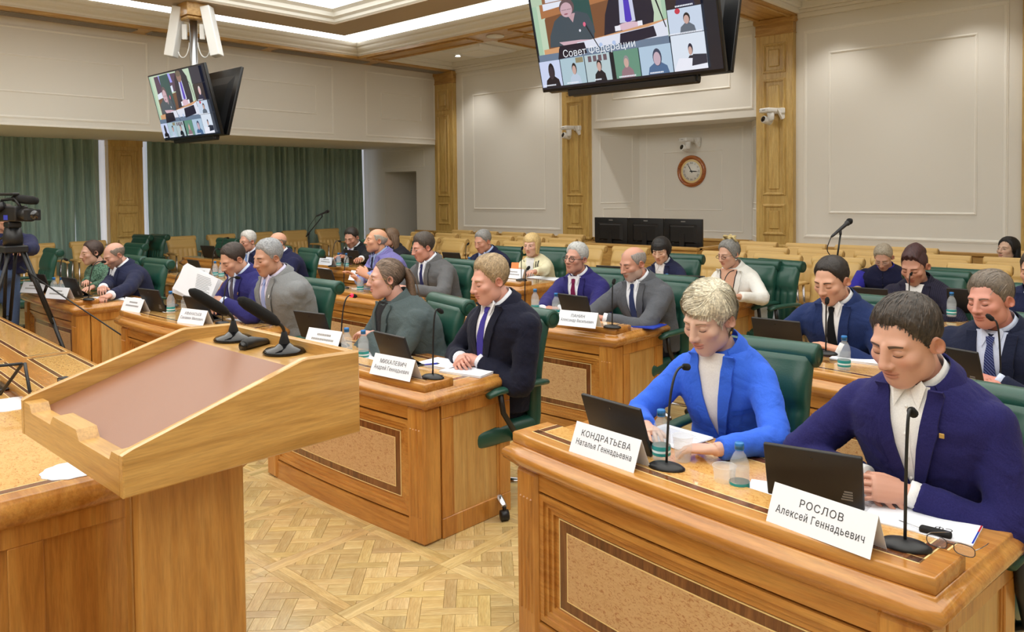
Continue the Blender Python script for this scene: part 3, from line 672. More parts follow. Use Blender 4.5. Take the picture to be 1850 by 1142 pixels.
for key, xl, yl, xr, yr, lab in (
    ('r1a', -2.03, 2.12, -.47, 1.935, 'inlaid oak desk shared by the woman in bright blue and the man in navy'),
    ('r1b', -4.32, 2.385, -2.765, 2.37, 'inlaid oak desk shared by the ponytailed woman and the fair-haired man'),
    ('r1c', -6.47, 2.36, -4.93, 2.40, 'inlaid oak desk where the grey-haired man with a watch sits'),
    ('r1d', -8.80, 2.33, -7.26, 2.33, 'inlaid oak desk where the woman in patterned green sits'),
    ('r2a', -2.05, 3.90, -.48, 3.72, 'inlaid oak desk of the man in a black tie'),
    ('r2b', -4.48, 4.16, -2.93, 4.15, 'inlaid oak desk with a blue folder in front of the balding man in grey'),
    ('r2c', -6.62, 4.20, -5.07, 4.18, 'inlaid oak desk of the moustached man and the man in grey with glasses'),
    ('r2d', -9.0, 3.80, -7.46, 3.82, 'inlaid oak desk of the white-haired man with dark glasses'),
    ('r3a', -2.25, 5.62, -.7, 5.50, 'inlaid oak desk of the person with shaved sides'),
    ('r3b', -4.58, 5.82, -3.03, 5.80, 'inlaid oak desk of the woman in a white jacket with black trim'),
    ('r3c', -6.72, 5.62, -5.12, 5.64, 'inlaid oak desk of the blonde woman in cream'),
    ('r3d', -9.0, 5.52, -7.4, 5.56, 'inlaid oak desk of the man looking at a phone'),
    ('r3e', -11.2, 5.0, -9.66, 5.1, 'inlaid oak desk with one tablet near the alcove chairs')):
    DK[key] = place_desk(xl, yl, xr, yr, lab)

# ================================================================== CHAIRS
def rbox(g, x0, x1, y0, y1, z0, z1, r, m=0, M=None, n=4):
    """pillow-like rounded box"""
    import itertools
    cx, cy, cz = (x0+x1)/2, (y0+y1)/2, (z0+z1)/2; hx, hy, hz = (x1-x0)/2, (y1-y0)/2, (z1-z0)/2
    loops = []
    for k in range(2*n+2):
        t = (k if k <= n else k-1)/(2*n)*math.pi-math.pi/2; zz = (-hz+r if k <= n else hz-r)+r*math.sin(t); ins = r*(1-math.cos(t)); L = []
        rr = max(r-ins*.0, .001)
        for qx, qy, a0 in ((1, 1, 0), (-1, 1, 90), (-1, -1, 180), (1, -1, 270)):
            for a in range(5):
                an = math.radians(a0+a*22.5); L.append((cx+qx*(hx-r)+(r-ins)*math.cos(an), cy+qy*(hy-r)+(r-ins)*math.sin(an), cz+zz))
        loops.append(L)
    return g.loft(loops, m, True, True, True, M)
def make_chair(col, W, H, lean, base, seatz=.47):
    P = {}
    g = G(); rbox(g, -W/2+.02, W/2-.02, -.25, .22, seatz-.11, seatz, .045); P['seat'] = (g, [col])
    # backrest: side profile swept across the width with vertical channels in the lower part
    zs = np.linspace(seatz-.06, H-.05, 26); hs = seatz+(H-seatz)*.56
    def yb(z): t = (z-seatz)/(H-seatz); return .20+lean*t+.03*math.sin(max(0, min(1, t))*math.pi)*-1
    nx = 57; xs = np.linspace(-W/2+.015, W/2-.015, nx); loops = []
    front = []; back = []
    for z in zs:
        e = 1-np.abs(xs/(W/2-.015))**8; ch = np.zeros(nx)
        if z < hs-.005:
            ph = (xs/(W/2-.015)+1)/2*6; ch = .024*np.abs(np.sin(ph*np.pi))**.5-.010
        else: ch = np.full(nx, .012+.016*math.sin(min(1, (z-hs)/(H-.08-hs))*math.pi*.9+.15))
        if abs(z-hs) < .012: ch = ch*.1
        front.append(np.stack([xs, yb(z)-.01-(.028+ch)*np.maximum(e, 0)**.5, np.full(nx, z)], 1)); back.append(np.stack([xs[::-1], yb(z)+.022*np.maximum(e, 0)**.5+np.zeros(nx), np.full(nx, z)], 1))
    g = G(); g.loft([np.concatenate([a, b]) for a, b in zip(front, back)]); P['backrest'] = (g, [col])
    g = G(); r = .052; yt = yb(H-.06)+.012; zt = H-r
    nseg = 20; prof = [(-W/2+.0, r*.8), (-W/2+.006, r*.97), (-W/2+.02, r), (W/2-.02, r), (W/2-.006, r*.97), (W/2, r*.8)]
    M = np.array([[0, 0, 1, 0], [1, 0, 0, yt], [0, 1, 0, zt], [0, 0, 0, 1]], float)
    g.lathe([(rr, x) for x, rr in prof], nseg, 0, M)
    for sx in (-1, 1): g.lathe([(r*.55, sx*(W/2+.0015)), (r*.70, sx*(W/2+.003)), (r*.78, sx*(W/2-.002))][::1 if sx > 0 else -1], nseg, 1, M, cap=False); 
    P['head_roll'] = (g, [col, col+'_pipe' if col == 'leather_green' else 'leather_tan_dark'])
    for sx in (-1, 1):
        g = G(); x = sx*(W/2+.025); pts = [(x, -.20, .655), (x, -.14, .668), (x, .02, .672), (x, .16, .668), (x*.97, .215, .66)]
        g.tube(pts, [.024, .030, .032, .030, .024], 12, 0, flat=(1, .62)); P['armrest'+('_a' if sx < 0 else '_b')] = (g, [col])
        g = G()
        if base == 'star': g.tube([(x, -.12, .655), (x, -.10, .55), (x*.96, .0, seatz-.06), (x*.8, .02, seatz-.09)], [.015, .015, .016, .016], 8)
        else: g.tube([(x, -.16, .65), (x, -.17, .4), (x, -.18, .015)], .014, 8).tube([(x, .12, .65), (x, .16, .4), (x, .2, .015)], .014, 8).tube([(x, -.165, .35), (x, .165, .35)], .012, 8)
        P['arm_support'+('_a' if sx < 0 else '_b')] = (g, ['chrome' if base != 'star' else 'black_plastic'])
    if base == 'star':
        g = G().tube([(0, .0, .10), (0, .0, seatz-.1)], .028, 12).lathe([(.05, .07), (.055, .09), (.03, .13)], 16).box(-.12, .12, -.12, .12, seatz-.13, seatz-.1, .01); P['gas_column'] = (g, ['black_plastic'])
        for k in range(5):
            a = math.radians(k*72+50); ex, ey = .31*math.cos(a), .31*math.sin(a)
            g = G().tube([(.03*math.cos(a), .03*math.sin(a), .105), (ex*.6, ey*.6, .098), (ex, ey, .075)], [.03, .024, .016], 8, 0, flat=(1, .6)); P['base_leg_%s' % 'abcde'[k]] = (g, ['chrome'])
            g = G().lathe([(.012, -.022), (.027, -.02), (.028, 0), (.027, .02), (.012, .022)], 14, 0, MX((ex, ey, .028), a+math.pi/2, 0, math.pi/2)).box(ex-.008, ex+.008, ey-.008, ey+.008, .04, .075, .002); P['caster_%s' % 'abcde'[k]] = (g, ['black_plastic'])
    else:
        g = G().tube([(-W/2+.04, .12, seatz-.1), (W/2-.04, .12, seatz-.1)], .014, 8).tube([(-W/2-.025, 0, .35), (W/2+.025, 0, .35)], .012, 8); P['cross_bar'] = (g, ['chrome'])
    return {k: g.mesh(k, m) for k, (g, m) in P.items()}
def clean(n):
    for s_ in ('_a', '_b', '_c', '_d', '_e'):
        if n.endswith(s_): return n[:-2]
    return n
CHG = make_chair('leather_green', .49, 1.04, .10, 'star'); CHT = make_chair('leather_tan', .54, .95, .13, 'legs', .45)
def place_chair(meshes, name, label, x, y, rz=0, group=None, z=0):
    t = thing(name, label, 'chair', (x, y, z), rz, group)
    col = [o for o in ()]
    for k, me in meshes.items(): link(clean(k), me, t)
    return t
# ================================================================== PODIUM
t = thing('lectern', 'oak lectern with sloping brown leather top and two microphones', 'lectern', (-2.24, 1.02, 0))
px0, px1, py0, py1 = -2.62+2.24, -1.86+2.24, .69-1.02, 1.352-1.02
def sp(y): return 1.10+(1.245-1.10)*min(1, (y-py0)/(1.183-.69))
for sx in (px0, px1):
    a, b = (sx, sx+.026) if sx < 0 else (sx-.026, sx)
    P = [(py0, 1.0), (py1, 1.0), (py1, 1.238), (py1-.17, 1.245), (py1-.185, 1.243), (py0+.02, 1.106), (py0, 1.098)]
    n = len(P); loops = []
    for x, ins in ((a, .004), (a+.004, 0), (b-.004, 0), (b, .004)):
        c = np.mean(P, 0); loops.append([(x, y-np.sign(y-c[0])*ins, z-np.sign(z-c[1])*ins) for y, z in P])
    obj('side_board', G().loft(loops, smooth=False, flip=True), 'podium_x', t)
obj('back_board', G().box(px0+.026, px1-.026, py1-.022, py1, 1.0, 1.238, .003), 'podium_w', t)
P = [(px0+.0262, 1.0), (px1-.0262, 1.0), (px1-.0262, 1.096), (px1-.07, 1.096), (px1-.085, 1.074), (px1-.285, 1.074), (px1-.305, 1.1), (px0+.28, 1.1), (px0+.255, 1.074), (px0+.095, 1.074), (px0+.078, 1.096), (px0+.0262, 1.096)]
obj('pencil_stop', G().poly([(x, py0+.001, z) for x, z in P], (0, .05, 0)), 'podium_w', t)
g = G().add([(px0+.02, py0+.045, 1.062), (px1-.02, py0+.045, 1.062), (px1-.02, py1-.16, 1.203), (px0+.02, py1-.16, 1.203), (px0+.02, py0+.045, 1.02), (px1-.02, py0+.045, 1.02), (px1-.02, py1-.16, 1.16), (px0+.02, py1-.16, 1.16)], [(0, 1, 2, 3), (7, 6, 5, 4), (0, 4, 5, 1), (1, 5, 6, 2), (2, 6, 7, 3), (3, 7, 4, 0)])
g.box(px0+.02, px1-.02, py1-.165, py1-.02, 1.16, 1.203); sl = obj('slope_board', g, 'podium_w', t)
def slz(y): return 1.062+(1.203-1.062)*(y-py0-.045)/((py1-.16)-(py0+.045))
ya, yb_ = py0+.055, py1-.165
g = G().add([(x, y, slz(y)+dz) for dz in (-.001, .004) for x, y in ((px0+.03, ya), (px1-.03, ya), (px1-.03, yb_), (px0+.03, yb_))], [(4, 5, 6, 7), (0, 1, 5, 4), (1, 2, 6, 5), (2, 3, 7, 6), (3, 0, 4, 7)]); obj('leather_top', g, 'podium_leather', sl)
obj('underside', G().box(px0+.03, px1-.03, py0+.055, py1-.025, .992, 1.01), 'podium_w', t)
obj('side_leg', G().box(-1.99+2.24, -1.945+2.24, .757-1.02, 1.03-1.02, 0, .99, .004), 'podium_z', t)
obj('side_leg', G().box(-2.53+2.24, -2.485+2.24, .94-1.02, 1.03-1.02, 0, .99, .004), 'podium_z', t)
obj('back_panel', G().box(-2.485+2.24, -1.99+2.24, .985-1.02, 1.028-1.02, 0, .99, .004), 'podium_z', t)
def goose(g, base, pts, r): g.tube([np.array(base)+np.array(p) for p in pts], r, 8)
def bez(p0, p1, p2, p3, n=14):
    t_ = np.linspace(0, 1, n)[:, None]; p0, p1, p2, p3 = map(np.array, (p0, p1, p2, p3)); return (1-t_)**3*p0+3*(1-t_)**2*t_*p1+3*(1-t_)*t_**2*p2+t_**3*p3
def podium_mic(x, y, lab):
    z = 1.203; t = thing('lectern_microphone', lab, 'microphone', (x, y, z), 0, 'gooseneck microphones on the lectern')
    g = G().lathe([(.062, 0), (.066, .006), (.058, .014), (.03, .02), (.018, .03)], 26); obj('base', g, 'black_gloss', t)
    obj('stem', G().lathe([(.017, .018), (.0165, .034), (.011, .052), (.008, .066)], 14), 'black_matte', t)
    c = bez((0, 0, .06), (0, 0, .085), (0, -.016, .094), (0, -.036, .106)); obj('gooseneck', G().tube(c, .0055, 8), 'black_plastic', t)
    d = np.array([-.01, -.110, .080]); d /= np.linalg.norm(d); p = c[-1]; s_ = np.array([0, .02, .045, .12, .142, .154]); obj('foam_head', G().tube([p+d*k for k in s_-.02], [.009, .016, .0185, .018, .014, .005], 14), 'foam', t)
podium_mic(-2.475, 1.285, 'lectern gooseneck microphone on the presidium table side of the remote'); podium_mic(-2.155, 1.285, 'lectern gooseneck microphone on the parquet aisle side of the remote')
t = thing('presenter_remote', 'black hollow-ended presenter remote lying between the lectern microphones', 'remote', (-2.31, 1.275, 1.203), 1.9)
g = G(); loops = []
for k, (x, w_, h_) in enumerate(((-.055, .013, .012), (-.05, .019, .018), (-.02, .021, .019), (.02, .016, .014), (.05, .011, .01), (.058, .006, .005))):
    loops.append([(x, w_*math.cos(a), h_+h_*math.sin(a)) for a in np.arange(12)*math.pi/6])
obj('body', G().loft(loops), 'black_plastic', t); obj('nose', G().lathe([(.001, 0), (.014, 0), (.016, .004)], 14, 0, MX((-.0565, 0, .012), 0, 0, -math.pi/2)), 'black_gloss', t)

# ================================================================== PRESIDIUM TABLE
t = thing('presidium_table', 'long burl-topped presidium table with raised far ledge beside the lectern', 'table', (-2.70, 1.46, 0), -.058)
L = 6.6; PT = .76
g = G(); slab(g, -L, 0, -2.3, 0, [(.05, .665), (.02, .67), (.003, .69), (0, .71), (.004, .73), (.018, .745), (.026, .755), (.03, PT)]); top = obj('worktop', g, 'desk_x', t)
g = G(); strips(g, -L+.07, -.085, -2.2, -.45, PT, [(0, .004, 1), (.004, .04, 0), (.04, .044, 1)]); obj('top_banding', g, ['band_dark_x', 'stringing'], top)
obj('top_burl', G().box(-L+.115, -.13, -2.155, -.495, PT-.003, PT+.0006), 'burl_top', top)
g = G(); slab(g, -L+.03, -.035, -.46, -.03, [(.004, PT-.01), (0, PT), (0, PT+.034), (.006, PT+.04)]); lg = obj('ledge', g, 'desk_x', t); LZ = PT+.04
g = G(); g2 = G()
for k in range(3):
    x1 = -.06-k*2.15; x0 = x1-2.09
    strips(g, x0, x1, -.27, -.055, LZ, [(0, .004, 1), (.004, .026, 0), (.026, .03, 1)]); strips(g, x0, x1, -.455, -.365, LZ, [(0, .003, 1), (.003, .018, 0), (.018, .021, 1)])
    g2.box(x0+.03, x1-.03, -.24, -.085, LZ-.003, LZ+.0006).box(x0+.021, x1-.021, -.434, -.386, LZ-.003, LZ+.0006)
obj('ledge_banding', g, ['band_dark_x', 'stringing'], lg); obj('ledge_burl', g2, 'burl_top', lg)
g = G().box(-.075, -.05, -2.22, -.06, 0, .67)
for y0, y1 in ((-2.22, -2.12), (-1.5, -1.4), (-.78, -.68), (-.16, -.06)): g.box(-.05, -.035, y0, y1, .09, .6, .003)
g.box(-.05, -.035, -2.22, -.06, .6, .67, .003).box(-.05, -.03, -2.22, -.06, 0, .09, .003); obj('end_panel', g, 'desk_z', t)
g = G().box(-L+.06, -.075, -.09, -.06, 0, .67)
for k in range(4): x = -.16-k*2.1; g.box(x-.1, x, -.06, -.045, 0, .67, .003)
obj('front_panel', g, 'desk_z', t); obj('leg_panel', G().box(-L+.06, -L+.1, -2.2, -.09, 0, .67), 'desk_z', t)
for p, r, lab in (((130, 850), .095, 'white lace doily under the low edge of the lectern'), ((18, 731), .13, 'white lace doily beside the dark tablet on the presidium table')):
    P = onZ(*p, PT); g = G(); n = 72; rr = r*(1+.03*np.sin(np.arange(n)*2*np.pi/6)); loops = []
    for s_, z in ((1, .0008), (.98, .003), (.8, .0022), (.6, .003), (.35, .0022), (.02, .003)): loops.append(np.stack([P[0]+rr*s_*np.cos(np.arange(n)*2*np.pi/n), P[1]+rr*s_*np.sin(np.arange(n)*2*np.pi/n), np.full(n, PT+z)], 1))
    tag(obj('doily', g.loft(loops), 'doily'), lab, 'doily', 'doilies')
P = onZ(57, 727, PT); t = thing('tablet_stand', 'black bent-wire tablet stand on the presidium table', 'stand', P)
obj('wire', G().tube([(.0, 0, .006), (-.10, .01, .12), (-.135, .015, .155), (-.16, .01, .15), (-.25, -.06, .006)], .0075, 8), 'black_plastic', t)
obj('wire', G().tube([(-.10, -.15, .006), (-.2, -.13, .10), (-.235, -.12, .148), (-.16, .01, .152)], .0075, 8), 'black_plastic', t)
P = onZ(5, 706, PT); tag(obj('tablet_computer', G().box(-.20, .02, -.10, .05, 0, .012, .005), 'black_gloss', None, (P[0], P[1], PT+.001), .1), 'flat black tablet lying on the presidium table', 'tablet')
P = onZ(122, 694, LZ); t = thing('desk_clock', 'small black desk device with a grey display on the presidium ledge', 'device', P, .3)
obj('body', G().poly([(-.045, -.02, 0), (.045, -.02, 0), (.045, -.02, .03), (-.045, -.02, .03)], (0, .04, 0)), 'black_plastic', t); obj('display', G().box(-.036, .036, -.022, -.0195, .007, .025), 'logo_grey', t)

# ================================================================== SMALL DESK THINGS
def name_tent(pl, pr, lines, label, z=LG, h=.098, size=.0275):
    a, b = onZ(*pl, z), onZ(*pr, z); c = (a+b)/2; rz = math.atan2(b[1]-a[1], b[0]-a[0]); W = .292
    t = thing('name_card', label, 'name card', (c[0], c[1], z), rz, 'tented name cards')
    dy = .042; s_ = 1
    for nm, P in (('front_leaf', [(0, 0), (dy, h), (dy, h-.0012), (.0015, 0)]), ('back_leaf', [(dy*2, 0), (dy, h), (dy, h-.0012), (dy*2-.0015, 0)])):
        obj(nm, G().poly([(-W/2, y, q) for y, q in P], (W, 0, 0)), 'paper', t)
    fl_ = bpy.data.objects[t.children[0].name] if t.children else None
    g = G(); an = math.atan2(h, dy); n = np.array([0, -math.sin(an), math.cos(an)])*.0007; up = np.array([0, math.cos(an), math.sin(an)])
    def put(v, off): return [np.array([x, 0, 0])+up*(y+off)+n for x, y, _ in v]
    hs = math.hypot(h, dy)
    if lines:
        for k, ln in enumerate(lines):
            v, f = text_geo(ln, size if k == 0 else size*1.0, True, .020); wd = v[:, 0].max()-v[:, 0].min(); sc = min(1, .25/wd); v = v*(sc, 1, 1)
            g.add(put(v, hs*(.60 if k == 0 else .30)), f)
        mt = 'ink'
    else:
        for y, w_ in ((.62, .11), (.36, .19)):
            for q in np.arange(-w_/2, w_/2, .012): g.add(put([(q, 0, 0), (q+.008, 0, 0), (q+.008, .012, 0), (q, .012, 0)], hs*y), [(0, 1, 2, 3)])
        mt = 'logo_grey'
    obj('lettering', g, mt, t); return t
name_tent((1387, 942), (1568, 1010), ['РОСЛОВ', 'Алексей Геннадьевич'], 'white name card in front of the man in navy with an open white collar')
name_tent((1028, 815), (1144, 855), ['КОНДРАТЬЕВА', 'Наталья Геннадьевна'], 'white name card in front of the woman in bright blue')
name_tent((668, 675), (739, 690), ['МИХАЛЕВИЧ', 'Андрей Геннадьевич'], 'white name card in front of the fair-haired man with a purple tie')
name_tent((1007, 587), (1075, 594), ['ПАНИН', 'Александр Васильевич'], 'white name card in front of the balding man in grey')
name_tent((324, 583), (362, 588), ['АФАНАСЬЕВ', 'Сахамин Милович'], 'white name card in front of the grey-haired man with a watch')
name_tent((220, 560), (250, 565), None, 'white name card by two bottles near the end of the desk of the man reading')
name_tent((86, 539), (112, 541), None, 'white name card in front of the bald man with rolled papers')
name_tent((46, 529), (66, 530), None, 'white name card in front of the woman in patterned green')
name_tent((347, 500), (372, 502), None, 'white name card in front of the white-haired man')
name_tent((632, 506), (655, 509), None, 'white name card in front of the moustached man')
name_tent((576, 478), (596, 480), None, 'white name card near the man with a phone')
name_tent((548, 622), (610, 632), None, 'white name card in front of the ponytailed woman')
name_tent((912, 502), (935, 504), None, 'white name card in front of the blonde woman')
def tablet(pl, pr, label, z=LG, hgt=.185, W=.275, lean=.065):
    a, b = onZ(*pl, z), onZ(*pr, z); c = (a+b)/2; rz = math.atan2(b[1]-a[1], b[0]-a[0])
    t = thing('tablet_computer', label, 'tablet', (c[0], c[1], z), rz, 'black tablets on stands'); an = math.atan2(lean, hgt)
    M = MX((0, 0, .004), 0, an)
    g = G(); rbox(g, -W/2, W/2, -.005, .009, 0, hgt, .0045, 0, M, 2); sh = obj('shell', g, 'tablet', t)
    obj('screen', G().box(-W/2+.012, W/2-.012, .009, .0094, .012, hgt-.012, 0, 0, M), 'black_gloss', sh)
    obj('camera_lens', G().lathe([(.001, 0), (.004, 0), (.004, .001)], 10, 0, M@MX((0, -.0055, hgt-.025), 0, math.pi/2)), 'black_gloss', sh)
    g = G(); 
    for k in range(4): g.box(W/2-.062+k*.003, W/2-.03, -.0062, -.0052, .03+k*.009, .035+k*.009, 0, 0, M)
    obj('sticker', g, 'logo_grey', sh)
    obj('stand', G().box(-.08, .08, .0, .11, 0, .008, .003).poly([(-.06, .10, .006), (.06, .10, .006), (.045, -.02, .09), (-.045, -.02, .09)], (0, .004, .003)), 'black_plastic', t); return t
tablet((1388, 893), (1562, 925), 'black tablet facing the man in navy with an open white collar', z=WT+.005)
tablet((1078, 795), (1172, 826), 'black tablet facing the woman in bright blue', z=LG)
tablet((688, 654), (755, 672), 'black tablet facing the fair-haired man with a purple tie', z=LG)
tablet((548, 610), (597, 617), 'black tablet facing the ponytailed woman', z=LG)
tablet((1016, 573), (1074, 582), 'black tablet facing the balding man in grey', z=LG)
tablet((346, 577), (386, 583), 'black tablet facing the grey-haired man with a watch', z=LG)
tablet((264, 560), (300, 565), 'black tablet facing the man reading papers', z=LG)
tablet((125, 535), (150, 539), 'black tablet facing the bald man with rolled papers', z=LG)
tablet((68, 527), (88, 529), 'black tablet at the seat of the woman in patterned green', z=LG)
tablet((582, 516), (611, 521), 'black tablet facing the moustached man', z=LG)
tablet((347, 495), (368, 498), 'black tablet facing the white-haired man with dark glasses', z=WT+.001)
tablet((370, 466), (392, 467), 'black tablet standing alone on the far desk near the alcove', z=LG)
tablet((571, 476), (592, 478), 'black tablet near the man with a phone', z=LG)
tablet((628, 476), (654, 478), 'black tablet behind the moustached man', z=LG)
tablet((1089, 512), (1122, 514), 'black tablet in front of the woman with short black hair', z=LG)
tablet((1219, 533), (1276, 536), 'black tablet facing the woman in a white jacket', z=LG)
tablet((1362, 626), (1456, 638), 'black tablet facing the man in a black tie', z=LG)
tablet((1533, 560), (1608, 566), 'black tablet facing the person with shaved sides', z=LG)
tablet((1700, 690), (1748, 700), 'black tablet facing the older man with a striped tie', z=LG)
tablet((660, 512), (690, 520), 'black tablet between the moustached man and the man in grey with glasses', z=LG)
tablet((1735, 565), (1770, 568), 'black tablet on the desk behind the older man', z=LG)
tablet((813, 482), (828, 483), 'black tablet in front of the man with grey hair and a blue tie', z=LG)
def mic(p, top, label, z=LG, led=False, ang=1.9, reach=.06):
    """desk gooseneck: base pixel p, head pixel top"""
    B = onZ(*p, z); d = np.linalg.norm(B-CAMP); Z = (B-CAMP)@FW; hz = max(.18, min(.36, (p[1]-top[1])*Z/FPX))
    dx = (top[0]-p[0])*Z/FPX     # sideways shift along the picture, taken as lean towards the speaker
    R = np.array([RT[0], RT[1]])/np.hypot(RT[0], RT[1]); tgt = np.array([0, 1.0]) if dx > 0 else np.array([-1.0, .1])
    q = tgt*(dx/(R@tgt)) if abs(dx) > .01 else np.array([0, .012])
    t = thing('desk_microphone', label, 'microphone', B, 0, 'gooseneck desk microphones')
    g = G(); lp = []
    for s_, zz in ((1, 0), (1.0, .006), (.8, .014), (.35, .02)): lp.append([(.062*s_*math.cos(a), .04*s_*math.sin(a), zz) for a in np.arange(20)*math.pi/10])
    obj('base', g.loft(lp), 'black_plastic', t, rz=.2)
    top_ = np.array([q[0], q[1], hz]); c = bez((0, 0, .015), (q[0]*.1, q[1]*.1, hz*.6), (q[0]*.2, q[1]*.2, hz*1.06), top_*(.8, .8, 1)); obj('gooseneck', G().tube(c, .0042, 7), 'black_plastic', t)
    e = c[-1]; dd = np.array([q[0], q[1], -.03 if abs(dx) > .03 else .03]); dd = dd/np.linalg.norm(dd)
    obj('head', G().tube([e, e+dd*.008, e+dd*.03, e+dd*.04], [.006, .0115, .012, .006], 12), 'foam', t)
    if led: obj('light_ring', G().tube([e-dd*.004, e+dd*.006], .0125, 12), 'red_led', t)
    return t
for p, tp, lab, led in (((1635, 988), (1660, 745), 'desk microphone in front of the man in navy with an open white collar', 0), ((1204, 846), (1255, 672), 'desk microphone in front of the woman in bright blue', 0), ((782, 683), (794, 560), 'desk microphone in front of the fair-haired man with a purple tie', 0),
    ((616, 625), (637, 536), 'desk microphone with a glowing red ring in front of the ponytailed woman', 1), ((1106, 592), (1109, 514), 'desk microphone in front of the balding man in grey', 0), ((948, 556), (954, 488), 'desk microphone beside the man with a burgundy tie', 0),
    ((402, 585), (424, 503), 'desk microphone in front of the man reading papers', 0), ((312, 553), (332, 492), 'desk microphone on the desk end near the man reading papers', 0), ((160, 542), (180, 474), 'desk microphone in front of the bald man with rolled papers', 0), ((108, 528), (115, 468), 'desk microphone at the empty green chair by the patterned dress', 0),
    ((383, 498), (393, 450), 'desk microphone in front of the white-haired man', 0), ((399, 466), (409, 430), 'desk microphone on the far desk near the alcove', 0), ((600, 482), (612, 436), 'desk microphone in front of the man with a phone', 0), ((621, 521), (632, 465), 'desk microphone in front of the moustached man', 0), ((718, 500), (734, 470), 'desk microphone beside the man in grey with glasses', 0),
    ((841, 482), (845, 443), 'desk microphone in front of the man with grey hair and a blue tie', 0), ((942, 507), (942, 452), 'desk microphone in front of the blonde woman', 0), ((1305, 530), (1348, 508), 'desk microphone in front of the woman in a white jacket', 0), ((1492, 640), (1493, 550), 'desk microphone in front of the man in a black tie', 0), ((1642, 560), (1648, 498), 'desk microphone in front of the person with shaved sides', 0), ((1808, 690), (1798, 580), 'desk microphone in front of the older man with a striped tie', 0)):
    mic(p, tp, lab, led=led)
BP = [(.0, .001), (.028, .001), (.0305, .006), (.0305, .052), (.029, .055), (.0305, .06), (.0305, .095), (.028, .112), (.018, .134), (.0125, .142), (.0125, .152)]
BM = {'body': (G().lathe(BP, 20, cap=False), ['pet']), 'water': (G().lathe([(.0, .003), (.0265, .003), (.029, .008), (.029, .092), (.0, .0925)], 18, cap=False), ['water']), 'label': (G().lathe([(.0309, .018), (.0311, .02), (.0311, .048), (.0309, .05)], 20, cap=False).lathe([(.0312, .028), (.0312, .036)], 20, 1, cap=False), ['teal_label', 'white_label']), 'cap': (G().lathe([(.0, .152), (.0135, .152), (.0142, .15), (.0142, .168), (.0125, .170), (.0, .170)][1:], 18).lathe([(.0143, .1475), (.0143, .150)], 18), ['blue_cap'])}
BM = {k: g.mesh(k, m) for k, (g, m) in BM.items()}
def bottle(p, label, z=LG, P=None):
    B = onZ(*p, z) if P is None else P; t = thing('water_bottle', label, 'bottle', B, random.uniform(0, 6), 'small plastic water bottles')
    for k, me in BM.items(): link(k, me, t)
for p, z, lab in (((1336, 898), WT+.001, 'blue-capped water bottle between the woman in bright blue and the man in navy'), ((1195, 830), LG, 'plastic water bottle beside the microphone of the woman in bright blue'), ((657, 650), WT, 'plastic water bottle next to the ponytailed woman'), ((661, 655), LG, None),
    ((309, 566), LG, None), ((335, 570), LG, None), ((98, 535), LG, None), ((112, 535), LG, None), ((389, 500), LG, None), ((400, 502), LG, None), ((612, 482), LG, None), ((626, 483), LG, None), ((651, 527), LG, 'plastic water bottle in front of the man in grey with glasses'), ((967, 563), LG, None), ((1005, 572), LG, None),
    ((1205, 530), LG, 'plastic water bottle in front of the woman with short black hair'), ((1525, 668), LG, 'plastic water bottle beside the man in a black tie'), ((1719, 572), LG, 'plastic water bottle on the desk behind the older man'), ((848, 492), LG, 'plastic water bottle in front of the man with grey hair and a blue tie')):
    if p == (661, 655): continue
    pairs = {309: 'by the papers of the man reading', 335: 'by the papers of the man reading', 98: 'near the woman in patterned green', 112: 'near the woman in patterned green', 389: 'in front of the white-haired man', 400: 'in front of the white-haired man', 612: 'in front of the man with a phone', 626: 'in front of the man with a phone', 967: 'by the man with a burgundy tie', 1005: 'by the man with a burgundy tie'}
    bottle(p, lab or 'one of two plastic water bottles '+pairs[p[0]], z)
bottle((627, 648), 'plastic water bottle close to the tablet of the ponytailed woman', LG)
def cup(p, z, label):
    B = onZ(*p, z); g = G().lathe([(.0, .001), (.026, .001), (.036, .088), (.038, .09), (.037, .0915), (.0355, .089), (.0255, .003), (.0, .003)], 22, cap=False)
    tag(obj('plastic_cup', g, 'cup_plastic', None, B), label, 'cup', 'clear plastic cups')
cup((1234, 833), WT+.001, 'clear plastic cup by the hand of the woman in bright blue'); cup((1309, 893), WT+.001, 'clear plastic cup standing next to the bottle in the middle of the desk')
def sheet(p, w_, d_, rz, label, z=WT+.001, th=.002, mat='paper', name='paper_sheet', cat='paper', n=1, txt=False):
    B = onZ(*p, z); t = thing(name, label, cat, (B[0], B[1], z), rz, 'papers on the desks' if cat == 'paper' else None)
    for k in range(n):
        a = random.uniform(-.05, .05)*(k > 0); obj('leaf' if n > 1 else 'sheet', G().box(-w_/2, w_/2, -d_/2, d_/2, k*(th/n), (k+1)*th/n-.0002, 0, 0, MX((0, 0, 0), a)), mat, t)
    if txt:
        g = G()
        for y in np.arange(-d_/2+.03, d_/2-.03, .009): g.box(-w_/2+.02, w_/2-.02-random.random()*.05, y, y+.003, th-.0002, th+.0002)
        obj('print', g, 'ink_grey', t)
    return t
A4 = (.21, .297)
sheet((1622, 925), *A4[::-1], -.1, 'printed sheet under the hands of the man in navy', txt=True)
r = sheet((1668, 940), .28, .20, .05, 'white folder cover with a tricolour edge near the spectacles', th=.004, name='report_cover')
obj('edge_stripe', G().box(.135, .139, -.09, .0, .004, .0046).box(.135, .139, .0, .09, .004, .0046, 0, 1), ['folder_blue', 'red'], r); v, f = text_geo('СФ', .03, False, .004); obj('lettering', G().add(v*(-1, -1, 1)+(.06, -.03, .0045), [q for q in f]), 'ink', r)
sheet((1400, 885), .16, .12, .3, 'white paper slip behind the tablet of the man in navy'); sheet((1215, 790), .23, .2, -.15, 'white papers in front of the woman in bright blue', n=3, th=.006, txt=True)
